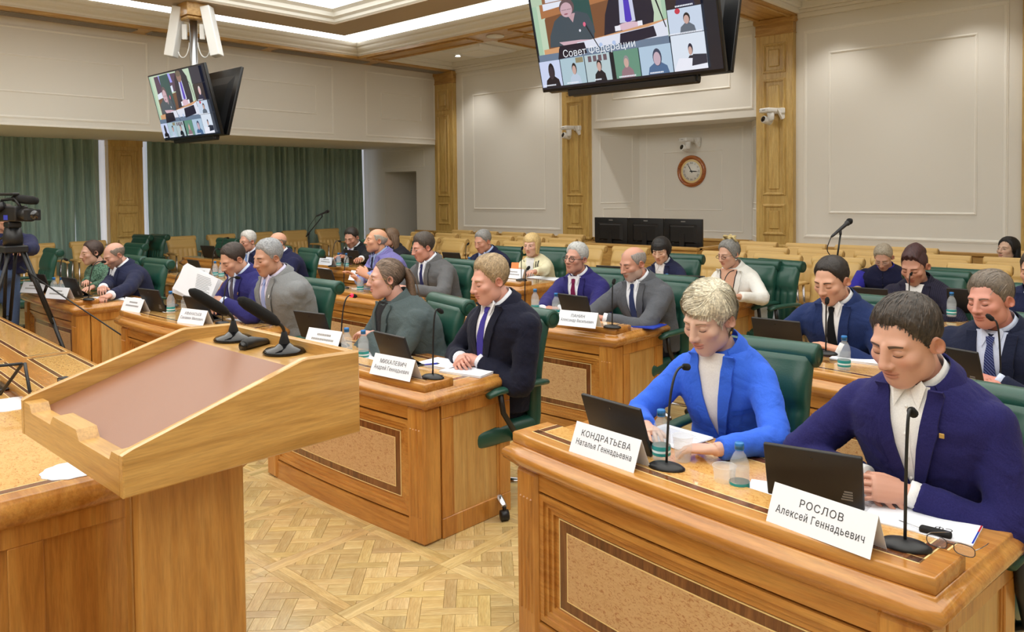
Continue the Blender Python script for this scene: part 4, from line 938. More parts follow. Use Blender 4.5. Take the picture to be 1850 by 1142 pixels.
sheet((800, 660), .24, .17, .1, 'white notepad in front of the fair-haired man', n=4, th=.016, name='notepad'); sheet((848, 672), .26, .18, .2, 'stack of papers at the corner of the desk of the fair-haired man', n=5, th=.012)
B = onZ(774, 660, WT+.017); t = thing('pen', 'blue pen on the notepad of the fair-haired man', 'pen', B, 1.2); obj('barrel', G().tube([(-.06, 0, .005), (.05, 0, .005)], .0045, 8), 'pen_blue', t); obj('tip', G().tube([(.05, 0, .005), (.065, 0, .003)], [.0045, .001], 8), 'black_plastic', t)
sheet((690, 645), .3, .2, .05, 'white sheets beside the ponytailed woman', n=3, th=.004); sheet((1115, 585), .3, .21, .05, 'open white papers in front of the balding man in grey', n=2, th=.004)
sheet((1160, 588), .28, .2, .1, 'blue folder at the desk end of the balding man in grey', th=.008, mat='folder_blue', name='folder', cat='folder')
sheet((455, 577), .34, .22, .1, 'white papers under the hands of the grey-haired man with a watch', n=3, th=.004); sheet((285, 563), .2, .2, .2, 'white papers by the tablet of the man reading', n=2, th=.003); sheet((190, 540), .3, .2, .1, 'white papers in front of the bald man', n=4, th=.01); sheet((238, 541), .2, .15, .1, 'white sheet at the desk end of the bald man')
sheet((655, 524), .3, .2, .1, 'white sheets in front of the moustached man', n=2, th=.004); sheet((590, 484), .3, .18, 0, 'white sheets in front of the man with a phone', n=2, th=.004); sheet((985, 503), .42, .2, .0, 'white papers in front of the blonde woman', n=3, th=.005); sheet((1340, 540), .25, .2, 0, 'white sheet under the elbow of the woman in a white jacket')
sheet((1552, 650), .26, .2, .1, 'curling white papers beside the man in a black tie', n=4, th=.012); sheet((1790, 690), .3, .2, .1, 'white sheet in front of the older man with a striped tie', n=2, th=.003); sheet((1075, 545), .2, .2, .1, 'white sheet in front of the man with a burgundy tie')
# spectacles and key fob in the foreground
B = onZ(1690, 968, WT+.001); t = thing('voice_recorder', 'black rounded pocket case beside the folded spectacles', 'case', B, .05); g = G(); rbox(g, -.04, .04, -.012, .012, 0, .02, .008); obj('case', g, 'black_matte', t); obj('clip', G().tube([(-.04, 0, .012), (-.075, .02, .008), (-.10, .035, .004)], .0015, 6), 'steel', t)
B = onZ(1718, 998, LG); t = thing('spectacles', 'thin metal reading spectacles lying open on the desk ledge', 'glasses', B, -.12)
for k, sx in enumerate((-1, 1)):
    pts = [(sx*.032+.024*math.copysign(abs(math.cos(a))**.7, math.cos(a)), -.004, .018+.014*math.copysign(abs(math.sin(a))**.7, math.sin(a))) for a in np.linspace(0, 2*math.pi, 25)]
    rim = obj('rim', G().tube(pts, .0011, 6, cap=False), 'dark_grey', t); obj('lens', G().poly(pts[:-1], (0, .0008, 0)), 'lens', rim)
    obj('temple', G().tube([(sx*.057, -.004, .026), (sx*.059, .03, .022), (sx*.05, .09, .008), (sx*.046, .115, .003)], .0011, 6), 'steel', t)
obj('bridge', G().tube([(-.009, -.004, .022), (0, -.006, .025), (.009, -.004, .022)], .0011, 6), 'dark_grey', t)

# ================================================================== WALL THINGS
# clock
t = thing('wall_clock', 'round wooden wall clock with Roman numerals in the niche', 'clock', (-6.55, NY, 1.975)); Mc = MX((0, 0, 0), 0, math.pi/2); R = .262
obj('rim', G().lathe([(R*.74, .012), (R*.78, .03), (R*.86, .045), (R*.95, .04), (R, .02), (R, 0)], 48, 0, Mc, cap=False), 'clock_wood', t)
dial = obj('dial', G().lathe([(.001, .012), (R*.76, .012), (R*.76, .002)], 40, 0, Mc), 'clock_face', t); obj('gilt_ring', G().lathe([(R*.62, .0125), (R*.63, .013), (R*.74, .013), (R*.745, .0125)], 48, 0, Mc, cap=False), 'stringing', dial)
g = G()
for k, s_ in enumerate(['XII', 'I', 'II', 'III', 'IIII', 'V', 'VI', 'VII', 'VIII', 'IX', 'X', 'XI']):
    v, f = text_geo(s_, .042, True, .014); v = v-(0, .015, 0); a = -k*math.pi/6; ca, sa = math.cos(a), math.sin(a); v = v@np.array([[ca, sa, 0], [-sa, ca, 0], [0, 0, 1]])+(R*.52*math.sin(k*math.pi/6), R*.52*math.cos(k*math.pi/6), .0136); g.add(v, f, 0, False, Mc)
obj('numerals', g, 'ink', dial)
for nm, a, l_, w_ in (('minute_hand', 331, .15, .006), ('hour_hand', 93, .125, .008)):
    a = math.radians(a); d = np.array([math.sin(a), math.cos(a)]); n = np.array([-d[1], d[0]]); P = [n*w_-d*.03, n*w_+d*l_*.6, d*l_, -n*w_+d*l_*.6, -n*w_-d*.03]; obj(nm, G().poly([(p[0], p[1], .016) for p in P], (0, 0, .002), 0, Mc), 'ink', t)
obj('boss', G().lathe([(.012, .014), (.012, .021), (.004, .023)], 14, 0, Mc), 'ink', t)
# PTZ cameras
def ptz(x, y, z, lab):
    t = thing('ptz_camera', lab, 'camera', (x, y, z), -.35, 'white dome cameras on brackets')
    g = G(); rbox(g, -.095, .095, -.19, -.02, -.01, .055, .02); bd = obj('mount_box', g, 'white_plastic', t)
    obj('slot', G().box(-.03, .03, -.1935, -.189, .022, .028).box(-.085, -.07, -.1935, -.189, .022, .028), 'dark_grey', bd); obj('bracket', G().poly([(.05, -.03, .055), (.05, .12, .055), (.05, .12, -.08), (.05, .08, -.1)], (.035, 0, 0)).box(-.06, .1, .05, .12, -.02, .06, .01), 'white_plastic', t)
    obj('arm', G().tube([(.03, -.1, 0), (.045, -.1, -.05), (.05, -.1, -.1), (.04, -.1, -.125)], [.05, .045, .04, .03], 14), 'white_plastic', t)
    M = MX((-.02, -.11, -.115), .0, math.radians(75)); obj('head', G().lathe([(.038, -.07), (.052, -.06), (.052, .06), (.044, .075)], 22, 0, M), 'white_plastic', t); obj('lens', G().lathe([(.04, .074), (.04, .078), (.03, .079)], 20, 0, M), 'lens_black', t)
ptz(-8.28, YB-.2, 2.72, 'white dome camera on the pilaster between the corner panel and the niche'); ptz(-6.5, NY-.1, 2.46, 'white dome camera above the wall clock'); ptz(-4.72, YB-.2, 2.74, 'white dome camera on the pilaster between the niche and the large panel')
# operators desk with three monitors
t = thing('operator_desk', 'tall oak operator desk with three monitors in front of the niche', 'desk', (-6.22, 9.3, 0))
obj('front_panel', G().box(-.98, .98, -.02, .02, 0, .86, .004), 'oak_x', t); obj('cap_rail', G().box(-1.0, 1.0, -.05, .1, .86, .9, .008), 'oak_x', t)
for sx in (-1, 1): obj('side_panel', G().box(*sorted((sx*.98, sx*.95)), .02, .75, 0, .86, .003).box(*sorted((sx*1.0, sx*.93)), .02, .78, .86, .9, .006).box(*sorted((sx*1.0, sx*.95)), -.02, .76, .48, .52, .006), 'oak_y', t)
obj('worktop', G().box(-.95, .95, .02, .75, .70, .73), 'oak_x', t)
def monitor(x, lab):
    t = thing('computer_monitor', lab, 'monitor', (x, 9.62, .73), 0, 'monitors seen from behind'); g = G(); rbox(g, -.30, .30, -.012, .025, .12, .54, .008); sh = obj('shell', g, 'black_plastic', t)
    obj('screen', G().box(-.29, .29, .0255, .0265, .13, .53), 'black_gloss', sh); obj('rear_bulge', G().loft([[(-.22, -.012, .2), (.22, -.012, .2), (.22, -.012, .46), (-.22, -.012, .46)], [(-.18, -.04, .22), (.18, -.04, .22), (.18, -.04, .43), (-.18, -.04, .43)]], smooth=False), 'black_plastic', sh)
    obj('badge', G().box(-.03, .04, -.0135, -.0115, .495, .51), 'logo_grey', sh); obj('sticker', G().box(-.17, -.14, -.0135, -.0118, .20, .225), 'paper', sh); obj('stand', G().box(-.04, .04, -.05, -.02, 0, .34, .006).box(-.13, .13, -.12, .10, 0, .012, .004), 'black_plastic', t)
for x, s_ in ((-6.87, 'nearest the corner pilaster'), (-6.255, 'in the middle'), (-5.64, 'nearest the big wall panel')): monitor(x, 'black monitor seen from behind on the operator desk, %s' % s_)
# microphone floor stands
def mic_stand(pb, pt, Y, d, lab, boom=False):
    T = onY(*pt, Y); t = thing('microphone_stand', lab, 'microphone stand', (T[0], T[1], 0), 0, 'floor microphone stands'); h = T[2]
    for k in range(3): a = k*2.1+.4; obj('leg', G().tube([(0, 0, .12), (.28*math.cos(a), .28*math.sin(a), .01)], .009, 7), 'black_plastic', t)
    obj('pole', G().tube([(0, 0, .08), (0, 0, h-.28)], .011, 8), 'black_plastic', t); d = np.array(d, float); d /= np.linalg.norm(d)
    j = np.array([0, 0, h-.28]); e = np.array([.02, .03, h-.06]) if not boom else np.array([.14, .18, h]); obj('boom', G().tube([j-(e-j)*.2, e], .008, 8), 'black_plastic', t); obj('joint', G().ell(j, (.022, .022, .022)), 'black_plastic', t); obj('clip', G().tube([e, e+(0, 0, .04)], .012, 8), 'dark_grey', t)
    p = e+(0, 0, .05); obj('microphone', G().tube([p-d*.11, p-d*.09, p+d*.06, p+d*.075, p+d*.12, p+d*.135], [.008, .012, .017, .025, .025, .012], 14), 'dark_grey', t); obj('grille_head', G().ell(p+d*.105, (.029, .029, .029)), 'black_matte', t)
    obj('cable', G().tube(bez(p-d*.11, p-d*.2+(0, 0, -.1), j+(-.08, 0, .1), j+(-.01, 0, -.05)), .004, 6), 'black_plastic', t)
mic_stand(None, (1512, 412), 7.0, (.5, .55, .6), 'black floor microphone stand rising behind the man in a black tie'); mic_stand(None, (557, 392), 7.4, (.6, .6, .35), 'black boom microphone stand in front of the second curtain', True)

# ================================================================== TELEVISIONS
SCRW, SCRH = 1.55, .873
def screen_art(which):
    """flat broadcast picture drawn as coloured polygons, u 0..1, v 0..1 (v up)"""
    V = []; F = []; C = []
    SQ = [False]
    def poly(P, col, z):
        if SQ[0]: P = [(u, .3+(v-.3)*.64) if v > .3 else (u, v) for u, v in P]
        n = len(V); V.extend([((u-.5)*SCRW, z*.00025, (v-.5)*SCRH) for u, v in P]); F.append(tuple(range(n, n+len(P)))); C.extend([lin(col)]*len(P))
    def rect(u0, v0, u1, v1, c, z): poly([(u0, v0), (u1, v0), (u1, v1), (u0, v1)], c, z)
    def ell(u, v, ru, rv, c, z, n=18): poly([(u+ru*math.cos(a), v+rv*math.sin(a)) for a in np.arange(n)*2*math.pi/n], c, z)
    L = iter(range(-1, -400, -1)); nx = lambda: next(L)
    rect(0, 0, 1, 1, (26, 30, 44), nx())
    rect(.01, .30, .76, .99, (172, 204, 176), nx()); rect(.04, .30, .74, .99, (196, 216, 190), nx())
    SQ[0] = which == 0
    if which == 0:
        rect(.01, .98, .76, 1.393, (186, 206, 180), nx()); rect(.08, .98, .56, 1.393, (150, 104, 72), nx()); rect(.1, 1.0, .5, 1.18, (226, 230, 244), nx())
        poly([(.08, .34), (.08, .78), (.10, .86), (.56, .93), (.56, .5), (.5, .36)], (128, 84, 56), nx()); poly([(.06, .80), (.56, .90), (.56, .99), (.06, .99)], (176, 118, 76), nx()); poly([(.08, .90), (.24, .93), (.24, .99), (.08, .99)], (232, 236, 248), nx())
    else:
        poly([(.08, .34), (.08, .62), (.5, .70), (.5, .36)], (112, 74, 52), nx()); rect(.10, .70, .5, .97, (84, 60, 84), nx()); poly([(.18, .98), (.21, .98), (.24, .78), (.2, .78)], (160, 160, 240), nx()); poly([(.36, .98), (.4, .98), (.42, .84), (.38, .84)], (160, 160, 240), nx()); poly([(.09, .62), (.4, .70), (.4, .80), (.09, .70)], (226, 232, 250), nx())
    poly([(.19, .5), (.20, .97), (.36, .98), (.37, .5)], (48, 84, 82), nx())
    # woman
    hd = (.225, .86) if which == 0 else (.225, .66)
    s_ = .0 if which == 0 else -.16
    poly([(.09, .40), (.10, .55), (.14, .74+s_), (.18, .80+s_), (.28, .82+s_), (.34, .76+s_), (.37, .58+s_*.5), (.36, .42), (.25, .38)], (70, 82, 92), nx()); poly([(.22, .8+s_), (.27, .8+s_), (.25, .68+s_)], (196, 160, 168), nx())
    ell(hd[0], hd[1]+.03, .045, .115, (104, 84, 88), nx()); ell(hd[0]-.004, hd[1], .036, .098, (206, 172, 182), nx()); rect(hd[0]-.032, hd[1]-.002, hd[0]-.004, hd[1]+.004, (120, 96, 104), nx()); rect(hd[0]+.0, hd[1]-.002, hd[0]+.028, hd[1]+.004, (120, 96, 104), nx()); ell(hd[0]-.008, hd[1]-.055, .012, .010, (160, 96, 110), nx())
    poly([(.15, .45), (.28, .44), (.34, .42), (.33, .40), (.18, .39)], (212, 178, 190), nx()); ell(.285, .56+s_*.5, .006, .018, (230, 230, 240), nx())
    # man
    poly([(.42, .44), (.44, .70), (.47, .88), (.52, .99), (.64, .99), (.69, .88), (.70, .62), (.69, .48), (.60, .44)], (36, 32, 50), nx()); poly([(.515, .56), (.53, .99) if which == 0 else (.53, .86), (.595, .99) if which == 0 else (.585, .86), (.60, .56)], (206, 210, 236), nx()); poly([(.545, .58), (.55, .95 if which == 0 else .84), (.575, .95 if which == 0 else .84), (.582, .58), (.563, .54)], (84, 60, 190), nx())
    if which == 0: ell(.56, 1.14, .05, .17, (206, 168, 156), nx()); ell(.56, 1.24, .05, .09, (120, 100, 80), nx())
    if which: ell(.555, .90, .042, .085, (150, 118, 104), nx()); ell(.555, .945, .042, .045, (110, 96, 80), nx())
    ell(.56, .51, .065, .05, (222, 190, 204), nx()); rect(.485, .47, .515, .535, (240, 240, 250), nx()); rect(.61, .49, .635, .55, (240, 240, 250), nx())
    # desk, papers, tablets
    poly([(.05, .30), (.05, .38), (.25, .40), (.76, .52), (.76, .30)], (214, 160, 116), nx()); poly([(.22, .32), (.26, .41), (.66, .46), (.76, .51), (.76, .30)], (226, 230, 244), nx())
    poly([(.13, .24), (.15, .40), (.30, .40), (.31, .28)], (34, 28, 44), nx()); poly([(.50, .30), (.51, .43), (.69, .46), (.70, .34)], (34, 30, 52), nx()); rect(.01, .25, .76, .315, (110, 128, 152), nx()); poly([(.13, .25), (.145, .37), (.30, .37), (.31, .27)], (34, 28, 44), nx()); poly([(.50, .29), (.51, .42), (.69, .45), (.70, .33)], (34, 30, 52), nx())
    for P in ([(.32, .62), (.325, .63), (.40, .25), (.395, .25)], [(.69, .82), (.72, .78), (.755, .42), (.75, .42), (.712, .78), (.68, .81)]): poly(P, (24, 24, 36), nx())
    ell(.685, .82, .014, .025, (24, 24, 36), nx()); ell(.318, .63, .008, .03, (230, 110, 140), nx())
    for u in (.395, .47): ell(u, .33, .01, .03, (180, 200, 236), nx())
    SQ[0] = False
    # tiles
    def tile(u0, v0, u1, v1, bg, body, hair, k=1.0, face=(206, 170, 160)):
        rect(u0, v0, u1, v1, bg, nx()); w_, h_ = u1-u0, v1-v0; c = (u0+u1)/2+w_*.05
        poly([(c-w_*.24*k, v0), (c-w_*.2*k, v0+h_*.26), (c-w_*.07*k, v0+h_*.4), (c+w_*.07*k, v0+h_*.4), (c+w_*.2*k, v0+h_*.26), (c+w_*.24*k, v0)], body, nx()); ell(c, v0+h_*.58, w_*.1*k, h_*.22*k, hair, nx()); ell(c-w_*.01, v0+h_*.53, w_*.08*k, h_*.17*k, face, nx())
    W_, H_ = (196, 214, 232), (40, 34, 38)
    tile(.005, .02, .135, .25, (206, 216, 246), (30, 26, 38), (30, 26, 34), 1.5, (60, 50, 60)); tile(.14, .02, .285, .25, (176, 202, 214), (190, 206, 226), H_); rect(.235, .2, .28, .245, (150, 140, 110), nx()); tile(.29, .02, .435, .25, (186, 206, 212), (28, 28, 40), (24, 22, 30))
    for k in range(4): rect(.31+k*.03, .19, .33+k*.03, .24, (110, 90, 100), nx())
    tile(.44, .02, .595, .25, (104, 150, 130), (150, 120, 130), (150, 146, 150)); rect(.44, .02, .46, .25, (20, 26, 40), nx()); tile(.6, .02, .765, .25, (180, 204, 226), (78, 110, 150), (60, 70, 96), 1.4, (200, 176, 190)); tile(.77, .02, .935, .30, (222, 232, 246), (40, 40, 56), (30, 34, 60), .7); poly([(.77, .02), (.935, .02), (.93, .10), (.80, .12)], (238, 240, 252), nx()); poly([(.86, .05), (.935, .06), (.935, .13), (.87, .14)], (44, 48, 66), nx())
    tile(.77, .305, .935, .50, (204, 218, 238), (100, 110, 124), H_); ell(.82, .48, .013, .022, (200, 60, 80), nx()); tile(.77, .505, .935, .75, (52, 40, 44), (40, 40, 70), (216, 206, 206), 1.2, (230, 190, 190))
    if which == 0: tile(.77, .755, .935, .99, (60, 50, 46), (230, 232, 240), H_)
    else: rect(.77, .755, .935, .99, (44, 44, 62), nx())
    for a, b, v in ((.02, .1, .03), (.17, .24, .03), (.34, .38, .03), (.48, .57, .028), (.65, .72, .028), (.79, .93, .028), (.775, .93, .305), (.82, .9, .51)):
        for q in np.arange(a, b, .008): rect(q, v, q+.006, v+.012, (236, 240, 250), nx())
    zt = nx()
    if which == 0:
        v, f = text_geo('Совет Федерации', .075, False, .0); n = len(V); V.extend([(x-.17, zt*.00025, y+(.263-.5)*SCRH) for x, y, _ in v]); F.extend([tuple(i+n for i in q) for q in f]); C.extend([lin((240, 244, 250))]*len(v))
    g = G(); g.add(V, F); me = g.mesh('screen', ['screen']); set_cols(me, np.array(C)); return me
def tv(parent, M, which, nm):
    """one television under a ceiling mount; local -y is the screen side"""
    p = obj('television', (lambda g: (rbox(g, -SCRW/2-.012, SCRW/2+.012, -.004, .036, -SCRH/2-.022, SCRH/2+.012, .006, 0, None, 2), g)[1])(G()), 'tv_body', parent); p.matrix_local = Matrix(M)
    if which is not None:
        s_ = obj('screen', screen_art(which), 'screen', p); s_.location = (0, -.006, 0)
    else: s_ = obj('screen', G().box(-SCRW/2, SCRW/2, -.0055, -.0042, -SCRH/2, SCRH/2), 'black_gloss', p)
    obj('rear_housing', G().loft([[(-.68, .036, -.40), (.68, .036, -.40), (.68, .036, .34), (-.68, .036, .34)], [(-.6, .075, -.36), (.6, .075, -.36), (.6, .075, .22), (-.6, .075, .22)]], smooth=False, flip=True), 'black_plastic', p)
    obj('connector_box', G().box(.28, .42, .06, .085, -.1, .22, .006), 'dark_grey', p); obj('sticker', G().box(.12, .165, .0755, .077, .06, .16), 'green_sticker', p); obj('mount_arm', G().box(-.12, .12, .07, .15, -.25, .1, .01), 'black_plastic', p); obj('foot_bar', G().box(-.55, .55, .0, .06, -SCRH/2-.075, -SCRH/2-.022, .008), 'black_plastic', p)
def tv_cluster(x, y, zc, art, lab, pole_top=4.2):
    t = thing('television_cluster', lab, 'television', (x, y, pole_top), 0, 'ceiling television clusters'); zz = zc-pole_top
    obj('ceiling_box', G().box(-.15, .15, -.15, .15, -.17, 0, .004).box(-.13, .13, -.13, .13, -.215, -.17, .015), 'oak_x', t)
    obj('pole', G().tube([(0, 0, -.2), (0, 0, zz-.1)], .05, 20), 'steel', t)
    for s_, rz, art_, nm in ((-1, 0, art, 'a'), (1, math.pi, None, 'b')):
        M = MX((0, s_*.16, zz), rz+.02, math.radians(14)); tv(t, M, art_, nm)
    for sx in (-1, 1):
        M = MX((sx*.18, sx*.165, -.36), math.radians(43), math.radians(0), -sx*math.radians(11)); sp_ = obj('speaker', G().box(-.062, .062, -.09, .09, -.33, .33, .008, 0, M), 'white_plastic', t)
        obj('speaker_bracket', G().box(-.03, .03, -.02, .02, -.1, .1, .004, 0, MX((sx*.085, sx*.08, -.36), math.radians(43))).tube(bez((sx*.15, sx*.14, -.62), (sx*.13, sx*.12, -.75), (sx*.05, sx*.05, -.72), (sx*.04, sx*.04, -.5)), .008, 6), 'white_plastic', t)
    return t
tv_cluster(-10.15, 4.8, 2.88, 1, 'hanging television pair with white speakers in front of the alcove soffit'); tv_cluster(-3.28, 4.85, 2.92, 0, 'large hanging television pair showing the conference call in front of the niche')
# ================================================================== PEOPLE
def unit(v): v = np.asarray(v, float); return v/(np.linalg.norm(v)+1e-12)
def sde(p, c, r):
    q = (p-np.array(c))/np.array(r); k0 = np.linalg.norm(q, axis=1); k1 = np.linalg.norm(q/np.array(r), axis=1)+1e-9; return k0*(k0-1)/k1
def smin(a, b, k): h = np.clip(.5+.5*(b-a)/k, 0, 1); return b+(a-b)*h-k*h*(1-h)
def smax(a, b, k): return -smin(-a, -b, k)
def head_sdf(p, fem):
    """head facing -y, origin between the ears at eye height"""
    q = p.copy(); q[:, 0] = np.abs(q[:, 0]); J = .9 if fem else 1.0
    d = sde(q, (0, .020, .036), (.0765, .097, .083))
    d = smin(d, sde(q, (0, -.026, -.028), (.062*(.97 if fem else 1), .070, .084)), .03)
    d = smin(d, sde(q, (0, -.055, -.092), (.034*J, .030, .027)), .03)
    d = smin(d, sde(q, (.046*J, -.004, -.066), (.017, .034, .03)), .03)
    d = smin(d, sde(q, (.044, -.058, -.018), (.02, .022, .018)), .022)
    d = smin(d, sde(q, (.018, -.0695, .028), (.032, .016, .0105 if not fem else .0085)), .02)
    d = smax(d, -sde(q, (.032, -.101, .0085), (.021, .0195, .0132)), .012)
    d = smin(d, sde(q, (.0315, -.0725, .007), (.0165, .0155, .0145)), .004)
    w = 1 if not fem else .88
    for t in np.linspace(0, 1, 5): d = smin(d, sde(q, (0, -.086-.022*t, .020-.044*t), (.0085+.003*t*w, .011, .013)), .009)
    d = smin(d, sde(q, (0, -.1095, -.0265), (.0125*w, .0125, .0105)), .007)
    d = smin(d, sde(q, (.0135*w, -.0985, -.030), (.0075, .011, .0078)), .006)
    d = smin(d, sde(q, (.0, -.0885, -.0535), (.024, .0115, .0062)), .006)
    d = smin(d, sde(q, (.0, -.0868, -.0655), (.0205, .0115, .0068)), .005)
    d = smax(d, -sde(q, (0, -.104, -.0593), (.026, .0075, .0014)), .003)
    return d
def radial(dirs, fem, it=34):
    o = np.array([0, .004, -.012]); t = np.full(len(dirs), .165)
    for _ in range(it):
        t = t-.92*head_sdf(o+dirs*t[:, None], fem)
    return o, t
def front_y(xz, fem, it=34):
    p = np.column_stack([xz[:, 0], np.full(len(xz), -.16), xz[:, 1]])
    for _ in range(it): p[:, 1] += .92*head_sdf(p, fem)
    return p
HT = {}
def head_grid(fem, res):
    if (fem, res) in HT: return HT[(fem, res)]
    nu, nv = ((56, 40), (104, 76), (180, 130))[res]
    s_ = np.arange(nu)*2*np.pi/nu-np.pi; ph = s_-.5*np.sin(s_); v = np.linspace(.02, np.pi-.02, nv); th = v+.2*np.sin(2*v)
    PH, TH = np.meshgrid(ph, th); D = np.stack([np.sin(TH)*np.sin(PH), -np.sin(TH)*np.cos(PH), np.cos(TH)], -1).reshape(-1, 3)
    o, t = radial(D, fem); P = o+D*t[:, None]
    F = [(i*nu+j, (i+1)*nu+j, (i+1)*nu+(j+1) % nu, i*nu+(j+1) % nu) for i in range(nv-1) for j in range(nu)]
    F.append(tuple(range(nu))); F.append(tuple((nv-1)*nu+j for j in range(nu))[::-1])
    HT[(fem, res)] = (P, F, D, t, PH.ravel(), TH.ravel()); return HT[(fem, res)]
_nd = rng.normal(size=(24, 3)); _np = rng.uniform(0, 6.28, 24)
def fnoise(p, f):
    out = 0
    for k in range(10): out = out+np.sin(p@_nd[k]*f*(1+.35*k)+_np[k])/(1+.25*k)
    return out/4
HL = {  # hairline height by angle from the face (degrees)
    'short': [(0, .084), (25, .083), (40, .074), (52, .05), (62, .034), (74, .008), (82, -.004), (90, .014), (104, .014), (114, -.03), (135, -.055), (180, -.066)],
    'recede': [(0, .088), (18, .094), (34, .096), (48, .072), (58, .045), (70, .012), (82, .0), (90, .012), (104, .012), (114, -.03), (135, -.055), (180, -.066)],
    'fem': [(0, .086), (25, .083), (45, .068), (56, .038), (66, .01), (76, -.016), (90, -.03), (110, -.06), (135, -.085), (180, -.09)],
}
def hair_t(P, PH, st):
    """hair thickness above the scalp; negative where there is none"""
    kind = st['k']; a = np.degrees(np.abs(PH)); z = P[:, 2]; x = P[:, 0]; y = P[:, 1]
    tab = HL['fem' if kind in ('bob', 'pull', 'long', 'updo', 'pixie') else ('recede' if kind in ('recede', 'bald') else 'short')]
    zl = np.interp(a, [t[0] for t in tab], [t[1] for t in tab])+st.get('dz', 0)*np.clip(1-a/70, 0, 1)
    zl = zl+.004*fnoise(P, 170.)+(.006*np.sign(x)*st.get('part', 0)*np.clip(1-a/60, 0, 1))
    e = z-zl; T = st.get('t', .014)*(.85 if kind == 'short' else 1); g = np.clip(e/.03, 0, 1); t = np.where(e > 0, .0015+(T-.0015)*g**.6, -1.0)
    t = t*(1+(st.get('top', .4)+(.35 if kind == 'short' else 0))*np.clip((z-.05)/.06, 0, 1)*np.where(t > 0, 1, 0))
    side = st.get('side', .45 if kind in ('short', 'recede') else 1.0); t = np.where((t > 0) & (z < .055), t*(side+(1-side)*np.clip((z-.0)/.055, 0, 1)), t)
    if kind == 'bald':
        zu = st.get('zu', .07); b = (z > zu-.03*np.clip((y-.02)/.08, 0, 1)) ; t = np.where(b, -1, t); t = np.where(a < 50, -1, t)
    if kind == 'mohawk': t = np.where(t > 0, np.where((np.abs(x) < .05) & (z > .06), .012+.03*np.clip(1-np.abs(x)/.05, 0, 1)**.6, .002), t)
    if kind == 'bob':
        dr = st.get('drop', -.1); low = (a > st.get('open', 62)) & (z > dr) & (z < .06); t = np.where(low, np.maximum(t, .02+.012*np.clip((.06-z)/.1, 0, 1)), t)
        fr = st.get('fringe', .03); t = np.where((a <= st.get('open', 62)) & (z > fr+.02*fnoise(P, 60)*.3) & (z < .09), np.maximum(t, .008+.010*np.clip((z-fr)/.03, 0, 1)), t)
    if kind == 'pixie':
        t = np.where((a > 72) & (a < 180) & (z > -.055) & (z < .05), np.maximum(t, np.where(a < 112, .012, .02)*np.clip((z+.055)/.03, .2, 1)), t)
        t = np.where((a <= 72) & (z > .066-.00022*(np.degrees(PH)+50)) & (z < .1), np.maximum(t, .016), t)
        t = np.where((a > 72) & (a < 104) & (z < .012), -1, t)
    t = np.where(t > 0, t+st.get('n', .0022)*fnoise(P, st.get('nf', 90.)), t)
    return t
def hair_mesh(st, fem, res, xf, near):
    P, F, D, R, PH, TH = head_grid(fem, res); t = hair_t(P, PH, st); o = np.array([0, .004, -.012])
    V = o+D*(R+np.where(t > 0, t, -.006))[:, None]; V[:, 2] += np.where(t > 0, st.get('lift', 0)*np.clip(V[:, 2]-.05, 0, 1)*4, 0)
    ok = t > 0; F2 = [f for f in F if len(f) == 4 and ok[list(f)].any()]+([F[-2]] if ok[list(F[-2])].all() else [])
    g = G(); g.add(xf(V), F2, 0, True)
    ns = (0, 260, 1500)[near] if 'ns' not in st else st['ns']
    if ns:
        r = np.random.default_rng(5); idx = np.nonzero(ok)[0]; cr = np.array(st.get('crown', (.0, .055, .125)))
        wgt = np.sin(TH[idx])*(1-.5*np.cos(PH[idx])); pk = r.choice(idx, ns, p=wgt/wgt.sum()); d = D[pk]; pts = []; lift = r.uniform(.000, st.get('fz', .003), ns); rnd = r.normal(0, st.get('mess', .22), (ns, 3)); Ls = st.get('L', .035)*r.uniform(.6, 1.3, ns)*(1 if fem else np.clip((P[pk][:, 2]+.01)/.07, .3, 1)); dead = np.zeros(ns, bool)
        for k in range(5):
            _, rr = radial(d, fem, 16); p0 = o+d*rr[:, None]; ph = np.arctan2(d[:, 0], -d[:, 1]); ht = hair_t(p0, ph, st); dead |= (ht <= 0) & (k > st.get('over', 1)); tt = np.maximum(ht, .0015); p = o+d*(rr+tt+lift*(k/4)*(1 if k < 4 else .6)+.0006)[:, None]; pts.append(p)
            fl_ = p-cr; fl_ = fl_+rnd*.05; fl_ += np.array(st.get('comb', (0, 0, 0)))*.08*(np.clip((st['partx']-p[:, :1])/.03, 0, 1) if 'partx' in st else 1); nrm = d; fl_ -= nrm*np.sum(fl_*nrm, 1)[:, None]; fl_ /= np.linalg.norm(fl_, axis=1)[:, None]+1e-9
            q = p+fl_*(Ls/4*np.where(dead, .02, 1))[:, None]; d = q-o; d /= np.linalg.norm(d, axis=1)[:, None]
        A = np.stack(pts, 1); T = np.gradient(A, axis=1); T /= np.linalg.norm(T, axis=2)[..., None]+1e-9; B = np.cross(T, np.repeat(D[pk][:, None], 5, 1)); B /= np.linalg.norm(B, axis=2)[..., None]+1e-9
        wd = st.get('w', .0013)*np.array([1, 1.1, 1, .7, .15])[None, :, None]; V2 = np.stack([A-B*wd, A+B*wd], 2).reshape(-1, 3); F3 = []
        for s_ in range(ns):
            for k in range(4): a = s_*10+k*2; F3.append((a, a+1, a+3, a+2))
        g.add(xf(V2), F3, 0, True); mm = r.choice(3, ns, p=(.3, .4, .3)); g.m[-len(F3):] = [int(mm[k//4]) for k in range(len(F3))]
    return g
EAR = None
